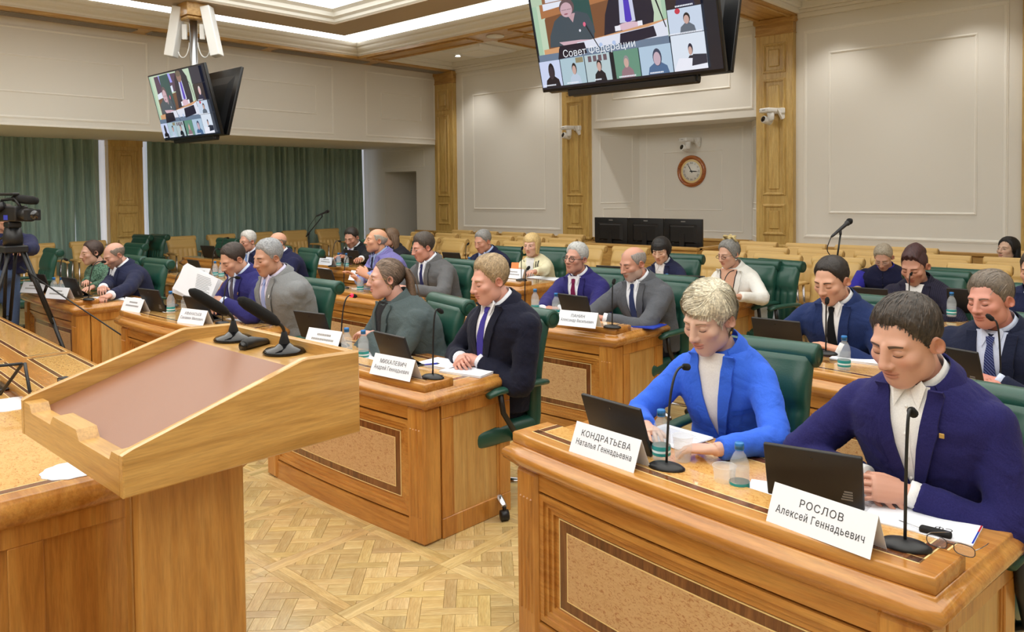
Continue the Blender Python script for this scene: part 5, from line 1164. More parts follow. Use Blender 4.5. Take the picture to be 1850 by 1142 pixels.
def ear_geo(side):
    """small ear shell; local x outward"""
    nt, nr = 22, 7; V = []; F = []
    for i in range(nr):
        r = i/(nr-1)
        for j in range(nt):
            a = 2*math.pi*j/nt; ry = .0185*(1+.12*math.cos(a-.6)); rz = .031*(1-.18*(math.sin(a) < 0)); hgt = .010+.0075*math.exp(-((r-.82)/.14)**2)-.007*math.exp(-((r-.35)/.28)**2)+(.002 if math.sin(a) < -.6 else 0)
            if r > .9: hgt *= 1-((r-.9)/.1)**2*.9
            tilt = .35*ry*r*math.cos(a)
            V.append((side*(hgt+tilt+.004), ry*r*math.cos(a), rz*r*math.sin(a)))
    for i in range(nr-1):
        for j in range(nt):
            q = (i*nt+j, i*nt+(j+1) % nt, (i+1)*nt+(j+1) % nt, (i+1)*nt+j); F.append(q if side > 0 else q[::-1])
    return np.array(V), F
HAIRM = {}
def hair_mat(col, rough=.55):
    key = (tuple(col), rough)
    if key in HAIRM: return HAIRM[key]
    N = NT('hair'); tc = N.n('ShaderNodeTexCoord'); no = N.n('ShaderNodeTexNoise', i_Scale=110.0, i_Detail=3.0); N.l(tc.outputs['Object'], no.inputs['Vector'])
    c = np.array(lin(col)); r = N.n('ShaderNodeValToRGB'); r.color_ramp.elements[0].position = .34; r.color_ramp.elements[0].color = (*(c*.72), 1); r.color_ramp.elements[1].position = .68; r.color_ramp.elements[1].color = (*np.minimum(1, c*1.2+.003), 1)
    N.l(no.outputs[0], r.inputs[0]); N.l(r.outputs[0], N.b.inputs['Base Color']); N.b.inputs['Roughness'].default_value = rough
    bp = N.n('ShaderNodeBump', i_Strength=.5, i_Distance=.003); N.l(no.outputs[0], bp.inputs['Height']); N.l(bp.outputs[0], N.b.inputs['Normal']); HAIRM[key] = N.m; return N.m
CLM = {}
def cl(col, **kw):
    key = (tuple(col), tuple(sorted((k, str(v)) for k, v in kw.items())))
    if key not in CLM: CLM[key] = cloth('cloth', col, **kw)
    return CLM[key]
def remesh(g, voxel, smooth=3, name='tmp'):
    me = g.mesh(name, []); o = bpy.data.objects.new(name, me); COL.objects.link(o)
    m = o.modifiers.new('r', 'REMESH'); m.mode = 'VOXEL'; m.voxel_size = voxel; m.use_smooth_shade = True
    if smooth: s_ = o.modifiers.new('s', 'SMOOTH'); s_.iterations = smooth; s_.factor = .5
    dg = bpy.context.evaluated_depsgraph_get(); out = bpy.data.meshes.new_from_object(o.evaluated_get(dg)); bpy.data.objects.remove(o); bpy.data.meshes.remove(me); return out
def frame_of(d, up):
    d = unit(d); n = unit(np.asarray(up, float)-d*(np.asarray(up, float)@d)); l = np.cross(d, n); return d, n, l
def hand_geo(g, W, d, n, side, curl=(.5, .7, .5), spread=.04, thumb=.6, sc=1.0, m=0, tcurl=.3):
    """W wrist, d towards the fingers, n back-of-hand normal, side=+1 for a left hand"""
    d, n, l = frame_of(d, n); l = l*side    # l points to the thumb side
    W = np.asarray(W, float); n0 = len(g.f)
    lp = []
    for s_, a, b, off in ((-.02, .027, .021, 0), (.0, .028, .020, 0), (.03, .036, .018, .0), (.065, .041, .0155, .001), (.088, .041, .0135, .001), (.098, .036, .010, 0)):
        c = W+(d*s_+n*off)*sc; lp.append([c+(l*a*math.cos(t)+n*b*math.sin(t))*sc for t in np.arange(14)*2*math.pi/14])
    g.loft(lp, m)
    c = W+(d*.045+l*.022-n*.008)*sc; g.tube([W+(d*.005+l*.012-n*.004)*sc, c, W+(d*.075+l*.026-n*.008)*sc], [.014*sc, .019*sc, .013*sc], 10, m)
    for k, (lat, L, r) in enumerate(((.0305, .076, .0083), (.0102, .085, .0086), (-.0102, .079, .0081), (-.0298, .062, .0072))):
        b = W+(d*(.088-.006*(k == 3))+l*lat)*sc; cc = curl if not isinstance(curl[0], tuple) else curl[k]; dd = unit(d+l*(1.5-k)*spread); nn = n; pts = [b-d*.02*sc, b]; rad = [r*sc, r*1.05*sc]
        for j, fr in enumerate((.46, .30, .24)):
            a = cc[j]; dd2 = dd*math.cos(a)-nn*math.sin(a); nn = nn*math.cos(a)+dd*math.sin(a); dd = dd2
            pts += [pts[-1]+dd*L*fr*.5*sc, pts[-1]+dd*L*fr*sc]; rad += [r*(.94-.06*j)*sc, r*(.98-.07*j)*sc]
        pts.append(pts[-1]+dd*.005*sc); rad.append(r*.45*sc); g.tube(pts, rad, 9, m)
    dd = unit(d*.75+l*thumb-n*.35); b = W+(d*.03+l*.03-n*.006)*sc; pts = [b-dd*.01*sc, b, b+dd*.034*sc]; rad = [.013*sc, .0125*sc, .0115*sc]; d2 = unit(dd+d*tcurl-l*tcurl*.8); pts += [pts[-1]+d2*.018*sc, pts[-1]+d2*.032*sc, pts[-1]+d2*.037*sc]; rad += [.0108*sc, .0092*sc, .004*sc]; g.tube(pts, rad, 9, m)
def ik(S_, W, pole, a, b):
    v = W-S_; L = np.linalg.norm(v)
    if L > (a+b)*.985: W = S_+v*(a+b)*.985/L; v = W-S_; L = np.linalg.norm(v)
    L = max(L, abs(a-b)+.02); x = (a*a-b*b+L*L)/(2*L); h = math.sqrt(max(a*a-x*x, 1e-6)); u = v/np.linalg.norm(v); p = np.asarray(pole, float); p = unit(p-u*(p@u)); return S_+u*x+p*h, W
SKIN_LIP = np.array(lin((188, 104, 98)))
def person(label, px, Yh, ps=0, pitch=15, roll=0, tps=None, hip=None, hs=1.0, ts=1.0, wide=1.0, fem=False, near=1, skin=(222, 172, 146), hw=1.03, hair=None, hcol=(70, 56, 44), brow=None, brsz=1.0,
           top='suit', jacket=(30, 34, 60), shirt=(236, 238, 244), tie=None, lap=True, jm=None, glasses=None, hands=None, pole=None, eye='down', beard=None, mous=None, name='person', standing=False, extra=None, legs=(28, 30, 44), head_only=None, vdepth=.30, P=None, stie=None, collar=True, hand_sc=1.0, sleeves=None, lipc=None, eyec=(90, 70, 50), hand_dir=None, vw=1.0):
    hs *= .945; ts *= 1.05
    if P is None: Hc = onY(px[0], px[1], Yh)
    else: Hc = np.array(P, float)
    ps_ = math.radians(ps); tp = math.radians(ps*.5 if tps is None else tps)
    Rh = np.array(Matrix.Rotation(ps_, 3, 'Z')@Matrix.Rotation(math.radians(pitch), 3, 'X')@Matrix.Rotation(math.radians(roll), 3, 'Y'))
    fw = np.array([math.sin(tp), -math.cos(tp), 0]); rt = np.array([math.cos(tp), math.sin(tp), 0])   # rt = person's left
    Nb = Hc+Rh@np.array([0, .045, -.05])*hs+np.array([0, 0, -.070*hs])-fw*.015
    hz = .50 if not standing else .95
    if hip is None: Hp = np.array([Nb[0], Nb[1], hz])-fw*.16
    else: Hp = np.array([*hip, hz])
    base = np.array([Hp[0], Hp[1], 0]); root = thing(name, label, 'person', tuple(base)); lo = -base
    def xf(V): return (V*np.array([hs*hw, hs, hs]))@Rh.T+Hc+lo
    # ---- body (head, neck, hidden trunk and arms, hands) as one mesh
    g = G(); cols = []; sk = np.array(lin(skin))*np.array([.86, .84, .82])
    def paint(c): 
        n = g.n-len_c[0]; cols.append(np.tile(np.asarray(c), (n, 1)) if np.ndim(c) == 1 else c); len_c[0] = g.n
    len_c = [0]
    Pv, Fv, D, R_, PH, TH = head_grid(fem, near)
    c = np.tile(sk, (len(Pv), 1)); x, y, z = Pv.T
    red = np.exp(-((np.abs(x)-.042)/.018)**2-((z+.022)/.02)**2)*(y < -.03)+.8*np.exp(-(x/.012)**2-((z+.028)/.012)**2)*(y < -.09); c = c*(1-.10*red[:, None]*np.array([0, 1, 1]))
    lip = np.minimum(sde(np.column_stack([x, y, z]), (0, -.0885, -.0535), (.024, .0115, .0062)), sde(np.column_stack([x, y, z]), (0, -.0868, -.0655), (.0205, .0115, .0068))) < .0014
    lc = np.array(lin(lipc)) if lipc else sk*(np.array([.86, .68, .66]) if not fem else np.array([.85, .58, .58])); c[lip & (y < -.07)] = lc
    c = c*(1-.10*np.exp(-((np.abs(x)-.031)/.016)**2-((z-.004)/.012)**2)*(y < -.05))[:, None]*1.0
    if beard is not None: m_ = ((z < -.035) & (y < .03) & ~lip & (np.abs(x) < .075) & ((z < -.06) | (np.abs(x) > .03)))|((z < -.036) & (z > -.05) & (np.abs(x) < .03) & (y < -.08)); bc = np.array(lin(beard[0])); c[m_] = c[m_]*(1-beard[1])+bc*beard[1]
    g.add(xf(Pv), Fv, 0, True); paint(c)
    hb = np.array(lin(brow or hcol))
    def patch(xz, fcs, col, off=.0007):
        xz = np.asarray(xz, float); p = front_y(xz, fem); p[:, 1] -= off; g.add(xf(p), fcs, 0, True); paint(col)
    def ribbon(pts, wd, col, off=.0008):
        pts = np.asarray(pts, float); wd = np.asarray(wd)*np.ones(len(pts)); T = np.gradient(pts, axis=0); N_ = np.stack([-T[:, 1], T[:, 0]], 1); N_ /= np.linalg.norm(N_, axis=1)[:, None]; q = np.concatenate([pts-N_*wd[:, None]/2, pts+N_*wd[:, None]/2]); n = len(pts); patch(q, [(i, i+1, n+i+1, n+i) for i in range(n-1)], col, off)
    for sx in (-1, 1):
        u = np.linspace(0, 1, 9); ribbon(np.stack([sx*(.013+.036*u), .0255+.0065*np.sin(u*2.2)-.004*u], 1), (.0075*(1-.65*u)+.0012)*brsz*(1 if not fem else .62), hb*.75+sk*.12, .0012)
        if eye == 'down':
            ribbon(np.stack([sx*(.0185+.0265*u), .0005-.0045*np.sin(u*math.pi)+.002*u], 1), .0016+.001*np.sin(u*math.pi), np.array([.022, .014, .012]) if not fem else np.array([.012, .008, .008]), .0010)
            ribbon(np.stack([sx*(.019+.025*u), .0155+.002*np.sin(u*math.pi)], 1), .0009, sk*.52, .0007)
        else:
            n = 18; a = np.arange(n)*2*math.pi/n; ex = .0315; patch(np.stack([sx*ex+.0125*np.cos(a), .0065+.0046*np.sin(a)], 1), [tuple(range(n))[::-1]], np.array([.62, .60, .58]), .0009)
            n = 12; a = np.arange(n)*2*math.pi/n; patch(np.stack([sx*ex+.004*np.cos(a)-.001, .0065+.004*np.sin(a)], 1), [tuple(range(n))[::-1]], np.array(lin(eyec))*.5, .0012)
            ribbon(np.stack([sx*(.0185+.0265*u), .0062+.0052*np.sin(u*math.pi)], 1), .0022, np.array([.02, .014, .012]), .0014); ribbon(np.stack([sx*(.0195+.0245*u), .0058-.0046*np.sin(u*math.pi)], 1), .0009, sk*.4, .0012)
            ribbon(np.stack([sx*(.019+.025*u), .0165+.002*np.sin(u*math.pi)], 1), .0009, sk*.52, .0007)
        n = 10; a = np.arange(n)*2*math.pi/n; patch(np.stack([sx*.0085+.0042*np.cos(a), -.0355+.0016*np.sin(a)], 1), [tuple(range(n))[::-1]], sk*.18, .0006)
    u = np.linspace(-1, 1, 13); ribbon(np.stack([.0245*u, -.0592+.0006*np.cos(u*5.0)+.0006*np.abs(u)], 1), .0013*(1.15-np.abs(u)), sk*np.array([.22, .1, .1]), .0012)
    for sx in (-1, 1):
        if not (fem and hair and hair['k'] in ('bob', 'long')):
            V, F = ear_geo(sx); V = V*1.0; a = .12; V = np.column_stack([V[:, 0], V[:, 1]*math.cos(a)-V[:, 2]*math.sin(a), V[:, 1]*math.sin(a)+V[:, 2]*math.cos(a)])
            g.add(xf(V+(sx*.0675, .014, -.004)), F, 0, True); paint(sk*np.array([1, .86, .82]))
    # neck
    hd = Hc+Rh@np.array([0, .022, -.045])*hs; nr = (.050 if fem else .057)*hs*(.5+.5*wide); g.tube([Nb+lo+(0, 0, -.07)-fw*.012, Nb+lo, (Nb*.5+hd*.5)+lo, hd+lo], [nr*1.35, nr*1.1, nr, nr*.97], 20); paint(sk*np.array([.97, .93, .92]))
    # ---- trunk sections
    sp_ = np.array(bez(Hp, Hp+np.array([0, 0, .2])-fw*.02, Nb-np.array([0, 0, .2])+fw*-.06, Nb, 21)); T = np.gradient(sp_, axis=0)
    k_ = ts; SEC = [(0, .170, .125), (.2, .172, .125), (.42, .166 if not fem else .150, .118 if not fem else .112), (.62, .184 if not fem else .165, .130 if not fem else .128), (.76, .198 if not fem else .174, .128 if not fem else .12), (.86, .196 if not fem else .17, .112 if not fem else .10), (.925, .160 if not fem else .138, .090), (.965, .108 if not fem else .095, .074), (1.0, .070 if not fem else .060, .062)]
    def trunk(gr=0.0, s0=0, s1=1.0):
        lp = []
        for s_, a, b in SEC:
            if s_ < s0-1e-6 or s_ > s1+1e-6: continue
            i = s_*20; i0 = int(min(19, i)); f = i-i0; c = sp_[i0]*(1-f)+sp_[min(20, i0+1)]*f; t_ = unit(T[i0]); f_ = unit(fw-t_*(fw@t_)); l_ = rt; a_ = a*k_*wide+gr; b_ = b*k_*(.4+.6*wide)+gr; drop = .024*k_ if .7 < s_ < .96 else 0
            L = []
            for q in np.arange(28)*2*math.pi/28:
                cx, sy = math.cos(q), math.sin(q); ex = 2/2.4; L.append(c+lo+l_*a_*math.copysign(abs(cx)**ex, cx)+f_*b_*math.copysign(abs(sy)**ex, sy)-np.array([0, 0, drop*abs(cx)**2]))
            lp.append(L)
        return lp
    sh = .168*k_*wide if not fem else .148*k_*wide; Sc = sp_[17]; 
    SH = {+1: Sc+rt*sh-np.array([0, 0, .03]), -1: Sc-rt*sh-np.array([0, 0, .03])}
    UA, FA = .295*k_*(1 if not fem else .94), .255*k_*(1 if not fem else .94); AR = {}
    hands = hands or {}
    for sd in (1, -1):
        h = hands.get('L' if sd > 0 else 'R')
        if h is None: Wp = Sc+fw*.30+rt*sd*.10; Wp[2] = WT+.045
        else:
            h = h if isinstance(h, dict) else {'p': h}
            Wp = np.array(h['P']) if 'P' in h else onZ(h['p'][0], h['p'][1], h.get('z', WT+.045))
        pl = (pole or {}).get('L' if sd > 0 else 'R', rt*sd*.9+np.array([0, 0, -.55])-fw*.25)
        E_, Wp = ik(SH[sd], Wp, pl, UA, FA); AR[sd] = (SH[sd], E_, Wp, h if isinstance(h, dict) else {})
    # hidden trunk and arms of the body
    g.loft(trunk(-.03, 0, .93)); paint(sk)
    for sd in (1, -1): a, b, c_, _ = AR[sd]; g.tube([a+lo, b+lo, c_+lo], [.04, .034, .024], 10); paint(sk)
    hg = G()
    for sd in (1, -1):
        a, b, c_, h = AR[sd]
        if h.get('none'): continue
        fa_ = unit(c_-b); hg.tube([c_+lo-fa_*.05, c_+lo-fa_*.01, c_+lo+fa_*.012], [.026, .026, .024], 12)
        d = unit(c_-b); d = unit(np.array(h['d'])) if 'd' in h else unit(np.array([d[0], d[1], max(-.25, min(.2, d[2]))])); n = np.array(h.get('n', (0, 0, 1)))+rt*sd*.15; hand_geo(hg, c_+lo+d*.012, d, n, -sd if h.get('flip') else sd, h.get('curl', (.35, .5, .35)), h.get('spread', .045), h.get('thumb', .55), (.93 if fem else 1.03)*hand_sc, 0, h.get('tc', .3))
    if hg.n:
        if near >= 2 or (near == 1 and not head_only): 
            me = remesh(hg, .0027 if near == 2 else .0042, 2); V = np.array([tuple(v.co) for v in me.vertices]); F = [tuple(p.vertices) for p in me.polygons]; bpy.data.meshes.remove(me); g.add(V, F, 0, True); paint(sk*np.array([.98, .90, .88]))
        else: g.add(np.concatenate(hg.v), hg.f, 0, True); paint(sk*np.array([.98, .90, .88]))
    me = g.mesh('body', ['skin']); set_cols(me, np.concatenate(cols)); obj('body', me, 'skin', root)
    # ---- hair
    if hair: obj('hair', hair_mesh(hair, fem, near, xf, near), [hair_mat(hcol), hair_mat(tuple(int(v*(.74 if max(hcol) < 140 else .88)) for v in hcol)), hair_mat(tuple(min(255, int(v*(1.22 if max(hcol) < 140 else 1.06)+5)) for v in hcol))], root)
    if mous is not None:
        gm = G(); u = np.linspace(-1, 1, 11); q = []
        for v in (-.0045, .0055): q += [(.027*a, -.0455+v*(1-.5*abs(a))-.005*a*a) for a in u]
        p = front_y(np.array(q), fem); p[:, 1] -= .004; p0 = p.copy(); p0[:, 1] += .006; gm.add(xf(p), [(i, i+1, 11+i+1, 11+i) for i in range(10)], 0, True); gm.loft([xf(p[:11]), xf(p0[:11])], closed=False); gm.loft([xf(p[11:]), xf(p0[11:])], closed=False, flip=True); obj('moustache', gm, hair_mat(mous), root)
    if glasses:
        gg = G(); rx, rz_, yy = glasses.get('rx', .024), glasses.get('rz', .018), -.1005
        for sx in (-1, 1):
            pts = [(sx*(.0325+rx*math.copysign(abs(math.cos(a))**.75, math.cos(a))), yy+.012*abs(math.cos(a)*.5+.5*1 if sx*1 > 0 else -math.cos(a)*.5+.5)*.5, .002+rz_*math.copysign(abs(math.sin(a))**.75, math.sin(a))) for a in np.linspace(0, 2*math.pi, 25)]
            gg.tube(xf(np.array(pts)), glasses.get('r', .0013), 6, cap=False); gg.tube(xf(np.array([(sx*(.0325+rx), yy+.006, .006), (sx*.070, -.07, .008), (sx*.077, -.01, .008), (sx*.078, .02, .0), (sx*.074, .032, -.016)])), glasses.get('r', .0013)*.9, 6)
        gg.tube(xf(np.array([(-.0095, yy, .006), (0, yy-.004, .009), (.0095, yy, .006)])), glasses.get('r', .0013), 6); obj('spectacles', gg, glasses.get('m', 'dark_grey'), root)
    # ---- garments
    jc = cl(jacket, **(jm or {})); ga = G(); ga.loft(trunk(.012))
    sr = (.066, .061, .054, .048, .044) if top in ('suit',) else (.066, .06, .052, .046, .042)
    if fem: sr = tuple(r*.88 for r in sr)
    sr = tuple(r*k_ for r in sr)
    for sd in (1, -1):
        a, b, c_, h = AR[sd]; a0 = a-rt*sd*.06+np.array([0, 0, .0]); ce_ = c_-unit(c_-b)*(.012 if top != 'tee' else .1)
        arc = [a0, a, a*.5+b*.5+(-fw*.008), b, b*.5+ce_*.5+np.array([0, 0, .004]), ce_]
        P_ = np.array(arc); tt = np.linspace(0, 5, 26); Q = np.stack([np.interp(tt, range(6), P_[:, k]) for k in range(3)], 1)
        for _ in range(2): Q[1:-1] = Q[1:-1]*.5+(Q[:-2]+Q[2:])*.25
        rr = np.interp(tt, range(6), [.06*k_, sr[0], sr[1], sr[2]*1.06, sr[3], sr[4]])*(1+.035*np.sin(tt*7.3+sd)*(near > 0)); ga.tube(Q+lo, rr, 18)
        ga.ell(a+lo+np.array([0, 0, .0]), (sr[0]*.97,)*3)
    me = remesh(ga, (.014, .0115, .0085)[near], 4); me.materials.append(jc)
    if top != 'tee':
        nv = len(me.vertices); co = np.empty(nv*3, np.float32); no_ = np.empty(nv*3, np.float32); me.vertices.foreach_get('co', co); me.vertices.foreach_get('normal', no_); co = co.reshape(-1, 3).astype(float); no_ = no_.reshape(-1, 3)
        wt = np.zeros(nv)
        for sd in (1, -1):
            a, b, c_, h = AR[sd]; wt = np.maximum(wt, np.exp(-(np.linalg.norm(co-(b+lo), axis=1)/.11)**2)); wt = np.maximum(wt, .8*np.exp(-(np.linalg.norm(co-(a+lo-rt*sd*.02-np.array([0, 0, .09])), axis=1)/.09)**2)); wt = np.maximum(wt, .6*np.exp(-(np.linalg.norm(co-(c_+lo), axis=1)/.08)**2))
        wt = np.maximum(wt, .35); q = co@np.array([[1, .3, .4], [-.2, 1, .5], [.5, -.4, 2.2]]); cr_ = 1-np.abs(fnoise(q+base[0]*3, 21.))*2.2; cr_ = np.clip(cr_, -.3, 1); co += no_*((.0062*wt*cr_)+.0016*wt*fnoise(q, 42.))[:, None]; me.vertices.foreach_set('co', co.astype(np.float32).ravel()); me.update(); gn = {'suit': 'jacket', 'vest': 'vest', 'knit': 'sweater', 'dress': 'dress', 'tee': 'shirt', 'coat': 'jacket'}[top]
    jo = obj(gn, me, jc, root)
    gt = G().loft(trunk(.014)); bvh = BVHTree.FromPolygons([tuple(v) for v in np.concatenate(gt.v)], gt.f); org = Nb+lo; lean = unit(sp_[20]-sp_[10]); upd = unit(lean-fw*(lean@fw)*.0)
    bside = unit(np.cross(upd, rt)); bside = bside if bside@fw > 0 else -bside
    def onj(s_, t_, off):
        p = org+rt*s_-upd*t_+bside*.5; hit = bvh.ray_cast(Vector(p), Vector(-bside))
        q = np.array(hit[0]) if hit[0] is not None else org+rt*s_-upd*t_+bside*.08; return q+bside*off
    def jpatch(rows, off, th=0, mat=None, nm='part', parent=None, smooth=True):
        """rows: list of [(s,t),...] same length -> surface patch hugging the jacket"""
        L = [np.array([onj(s_, t_, off) for s_, t_ in r]) for r in rows]; gp = G(); gp.loft(L, closed=False, smooth=smooth)
        if th:
            Lb = [q-bside*th for q in L]; gp.loft(Lb, closed=False, flip=True, smooth=smooth); n = len(L[0])
            for e in (0, -1): gp.loft([L[e], Lb[e]], closed=False, smooth=False)
            gp.loft([[q[0] for q in L], [q[0] for q in Lb]], closed=False, smooth=False); gp.loft([[q[-1] for q in L], [q[-1] for q in Lb]], closed=False, smooth=False)
        return obj(nm, gp, mat, parent or root)
    if top in ('suit', 'coat') and near >= 0:
        vd = vdepth*k_; nw = .054*k_*(1 if not fem else .95)*vw; nt = .005
        scm = cl(shirt, wr=.25, sheen=.05); nn = 13; rows = []
        def edge(u): return nw*(1-u)**.85+.004
        for u in np.linspace(0, 1, nn): rows.append([(edge(u)*f, -.012+u*vd) for f in np.linspace(-1, 1, 9)])
        so = jpatch(rows, .0025, 0, scm, 'shirt')
        # lapels
        lw = .062*k_
        for sd in (1, -1):
            rows = []
            for u in np.linspace(0, 1, 15):
                w_ = lw*(1-u*.55) if u > .34 else (lw*.62+.02*u); w_ = w_ if not (.30 < u < .345) else lw*.45; rows.append([(sd*(edge(u)-.004+w_*f), -.006+u*vd+(-.012*f if u > .33 else .0)) for f in np.linspace(0, 1, 5)])
            if lap: jpatch(rows, .013, .008, jc if lap is True else cl(lap), 'lapel', jo)
            if stie == 'trim': jpatch([[(sd*(edge(u)-.006+ww), -.006+u*vd) for ww in (0, .008)] for u in np.linspace(0, 1, 15)], .014, .003, cl((24, 26, 40)), 'black_trim', jo)
        jpatch([[(-.002+f*.004, vd-.012+u*.16) for f in (0, 1)] for u in np.linspace(0, 1, 6)], .0022, 0, cl(tuple(int(v*.55) for v in jacket)), 'front_edge', jo)
        for q in range(2 if near else 0):
            c_ = onj(.012, vd+.01+q*.09, .004); obj('button', G().ell(c_, (.008, .004, .008), 10, 5), 'dark_grey', jo)
        ax = unit(hd-Nb); f_ = unit(fw-ax*(fw@ax)); l_ = np.cross(ax, f_); ring = []
        for hgt, r_ in ((-.03, 1.62), (.0, 1.42), (.022, 1.30), (.024, 1.36), (.006, 1.50), (-.03, 1.78)):
            ring.append([Nb+lo+ax*(hgt+.004)+(f_*math.cos(a)*(1 if math.cos(a) < 0 else 1.0)+l_*math.sin(a))*nr*1.12*r_-np.array([0, 0, .02*max(0, math.cos(a))]) for a in np.linspace(.85, 2*math.pi-.85, 24)])
        if lap: obj('collar', G().loft(ring, closed=False), jc if lap is True else cl(lap), jo)
        if collar:   # shirt collar: band and two points
            ax = unit(hd-Nb); ring = []; r0 = nr*1.16
            for hgt, r_ in ((-.035, 1.24), (-.005, 1.10), (.026, 1.04), (.030, 1.07), (.012, 1.13), (-.015, 1.26)):
                L = []
                for a in np.linspace(.32, 2*math.pi-.32, 26):
                    f_ = unit(fw-ax*(fw@ax)); l_ = np.cross(ax, f_); dip = -.020*max(0, math.cos(a)); L.append(Nb+lo+ax*(hgt+dip+.012)+(f_*math.cos(a)+l_*math.sin(a))*r0*r_)
                ring.append(L)
            gc = G(); gc.loft(ring, closed=False); obj('shirt_collar', gc, scm, so)
            for sd in (1, -1):
                rows = [[(sd*(.006+.004*f), .0+.006*f), (sd*(.036+.012*f), -.022-.012*f)] for f in (0, 1)]; P3 = [(.008, .002), (.040, -.03), (.052, -.012), (.036, .048)]; c4 = [onj(sd*s_, t_, .011 if i != 1 else .008) for i, (s_, t_) in enumerate(P3)]; gcp = G().poly(c4, -bside*.004); obj('collar_point', gcp, scm, so)
        if tie is not None:
            tm = cl(tie, **({'pattern': 'stripe', 'col2': stie} if isinstance(stie, tuple) else {'wr': .2})); rows = [[(w_*f, t_) for f in (-1, -.5, 0, .5, 1)] for t_, w_ in ((.004, .019), (.014, .018), (.034, .011))]
            tk = jpatch(rows, .014, .008, tm, 'tie'); rows = [[(w_*f, t_) for f in (-1, -.5, 0, .5, 1)] for t_, w_ in ((.032, .012), (.08, .019), (.16, .026), (vd, .031))]; jpatch(rows, .0085, .004, tm, 'tie_blade', tk)
        elif near >= 1 and collar:
            jpatch([[(-.011, t_), (.011, t_)] for t_ in np.linspace(.03, vd-.03, 8)], .0042, 0, scm, 'placket', so)
            for q in np.arange(.045, vd-.02, .075): obj('shirt_button', G().ell(onj(0, q, .0055), (.005, .003, .005), 8, 5), 'white_plastic', so)
    if top in ('knit', 'dress', 'vest', 'tee'):
        cn = cl(shirt if top == 'vest' else jacket, wr=.2) if top == 'vest' else jc; ax = unit(hd-Nb); ring = []
        for hgt, r_ in ((-.04, 1.42), (-.01, 1.22), (.004, 1.16), (.004, 1.10)):
            ring.append([Nb+lo+ax*(hgt+.01)+(unit(fw-ax*(fw@ax))*math.cos(a)+np.cross(ax, unit(fw-ax*(fw@ax)))*math.sin(a))*nr*1.16*r_ for a in np.arange(26)*2*math.pi/26])
        obj('neckline', G().loft(ring, cap=False), cn, jo)
        if top == 'vest':   # coloured shirt sleeves under the vest
            for sd in (1, -1):
                a, b, c_, h = AR[sd]; obj('shirt_sleeve', G().tube([a+lo+rt*sd*.02, a*.5+b*.5+lo, b+lo, b*.5+c_*.5+lo, c_+lo], [sr[0]*1.08, sr[1]*1.06, sr[2]*1.12, sr[3]*1.08, sr[4]*1.1], 16), cl(shirt), root)
    # cuffs
    if top in ('suit',) and shirt is not None and not fem:
        for sd in (1, -1):
            a, b, c_, h = AR[sd]
            if h.get('none'): continue
            d = unit(c_-b); gq = G().tube([c_+lo-d*.03, c_+lo+d*.0, c_+lo+d*.012], [sr[4]*.86, sr[4]*.84, sr[4]*.80], 18); obj('cuff', gq, cl(shirt, wr=.25, sheen=.05), root)
    if extra: extra(root, dict(lo=lo, onj=onj, xf=xf, AR=AR, Nb=Nb, fw=fw, rt=rt, jpatch=jpatch, jo=jo, bside=bside, hd=hd, Hc=Hc, Rh=Rh, hs=hs))
    # ---- legs
    gl_ = G()
    for sd in (1, -1):
        if standing:
            a = Hp+rt*sd*.09; kn = a+np.array([0, 0, -.42])+fw*.02; an = kn+np.array([0, 0, -.44])-fw*.03
        else:
            a = Hp+rt*sd*.085+np.array([0, 0, .03]); kn = a+fw*.40*k_+rt*sd*.005; kn[2] = .50; an = kn-fw*.06; an[2] = .09
        gl_.tube([a+lo-(kn-a)*.1, a+lo, a*.5+kn*.5+lo, kn+lo, kn*.5+an*.5+lo, an+lo], [.07, .088, .08, .065, .055, .05], 16); 
        M = np.eye(4); M[:3, 0] = rt; M[:3, 1] = -fw; M[:3, 3] = an+lo+np.array([0, 0, -an[2]]); q = G(); rbox(q, -.045, .045, -.20, .07, 0, .075, .035); q.v = [v@M[:3, :3].T+M[:3, 3] for v in q.v]; obj('shoe', q, 'black_plastic', root)
    gl_.ell(Hp+lo+np.array([0, 0, .01]), (.17*k_*wide, .15, .11)); me = remesh(gl_, .02, 2); lm = cl(legs); me.materials.append(lm); obj('trousers', me, lm, root)
    return root
# ================================================================== THE CAST
SHORT = dict(k='short', t=.013, top=.5, L=.028); INT = 'fem'
def pin(s_=.085, t_=.13, m='gold'):
    def f(root, c): obj('lapel_pin', G().ell(c['onj'](s_, t_, .017), (.008, .004, .006), 8, 5), m, root)
    return f
def seat(root, meshes, label, tp=0, back=.08, name='office_chair', group='green leather chairs in use'):
    h = root.location; a = math.radians(tp); return place_chair(meshes, name, label, h[0]+math.sin(a)*back, h[1]-math.cos(a)*back, a, group)
def E_ros(root, c):
    obj('lapel_pin', G().box(-.007, .007, -.002, .002, -.007, .007, .001, 0, MX(tuple(c['onj'](.105, .10, .018)))), 'gold', root)
CL = (.75, .95, .6)
R = person('big man in a navy suit and open white collar with clasped hands', (1636, 618), 2.52, ps=-20, pitch=19, tps=-8, near=2, hs=1.1, ts=1.02, wide=1.04, hw=1.08, hair=dict(k='short', t=.013, top=.6, L=.026, n=.003, dz=-.004, side=.45, comb=(0, -.5, .2)), hcol=(58, 48, 40), jacket=(36, 34, 92), shirt=(242, 242, 242), skin=(226, 176, 154), brsz=1.1,
           hands={'R': dict(p=(1562, 862), d=(.62, -.62, -.05), n=(-.5, -.3, .8), curl=(.45, .6, .4), thumb=.4), 'L': dict(p=(1648, 893), d=(-.8, -.5, .12), n=(.25, -.75, .65), curl=(.35, .6, .45), thumb=.35)}, pole={'R': (-1, .15, -.35), 'L': (.8, .25, -.12)}, extra=E_ros)
seat(R, CHG, 'green leather chair under the big man in navy', -8, .05)
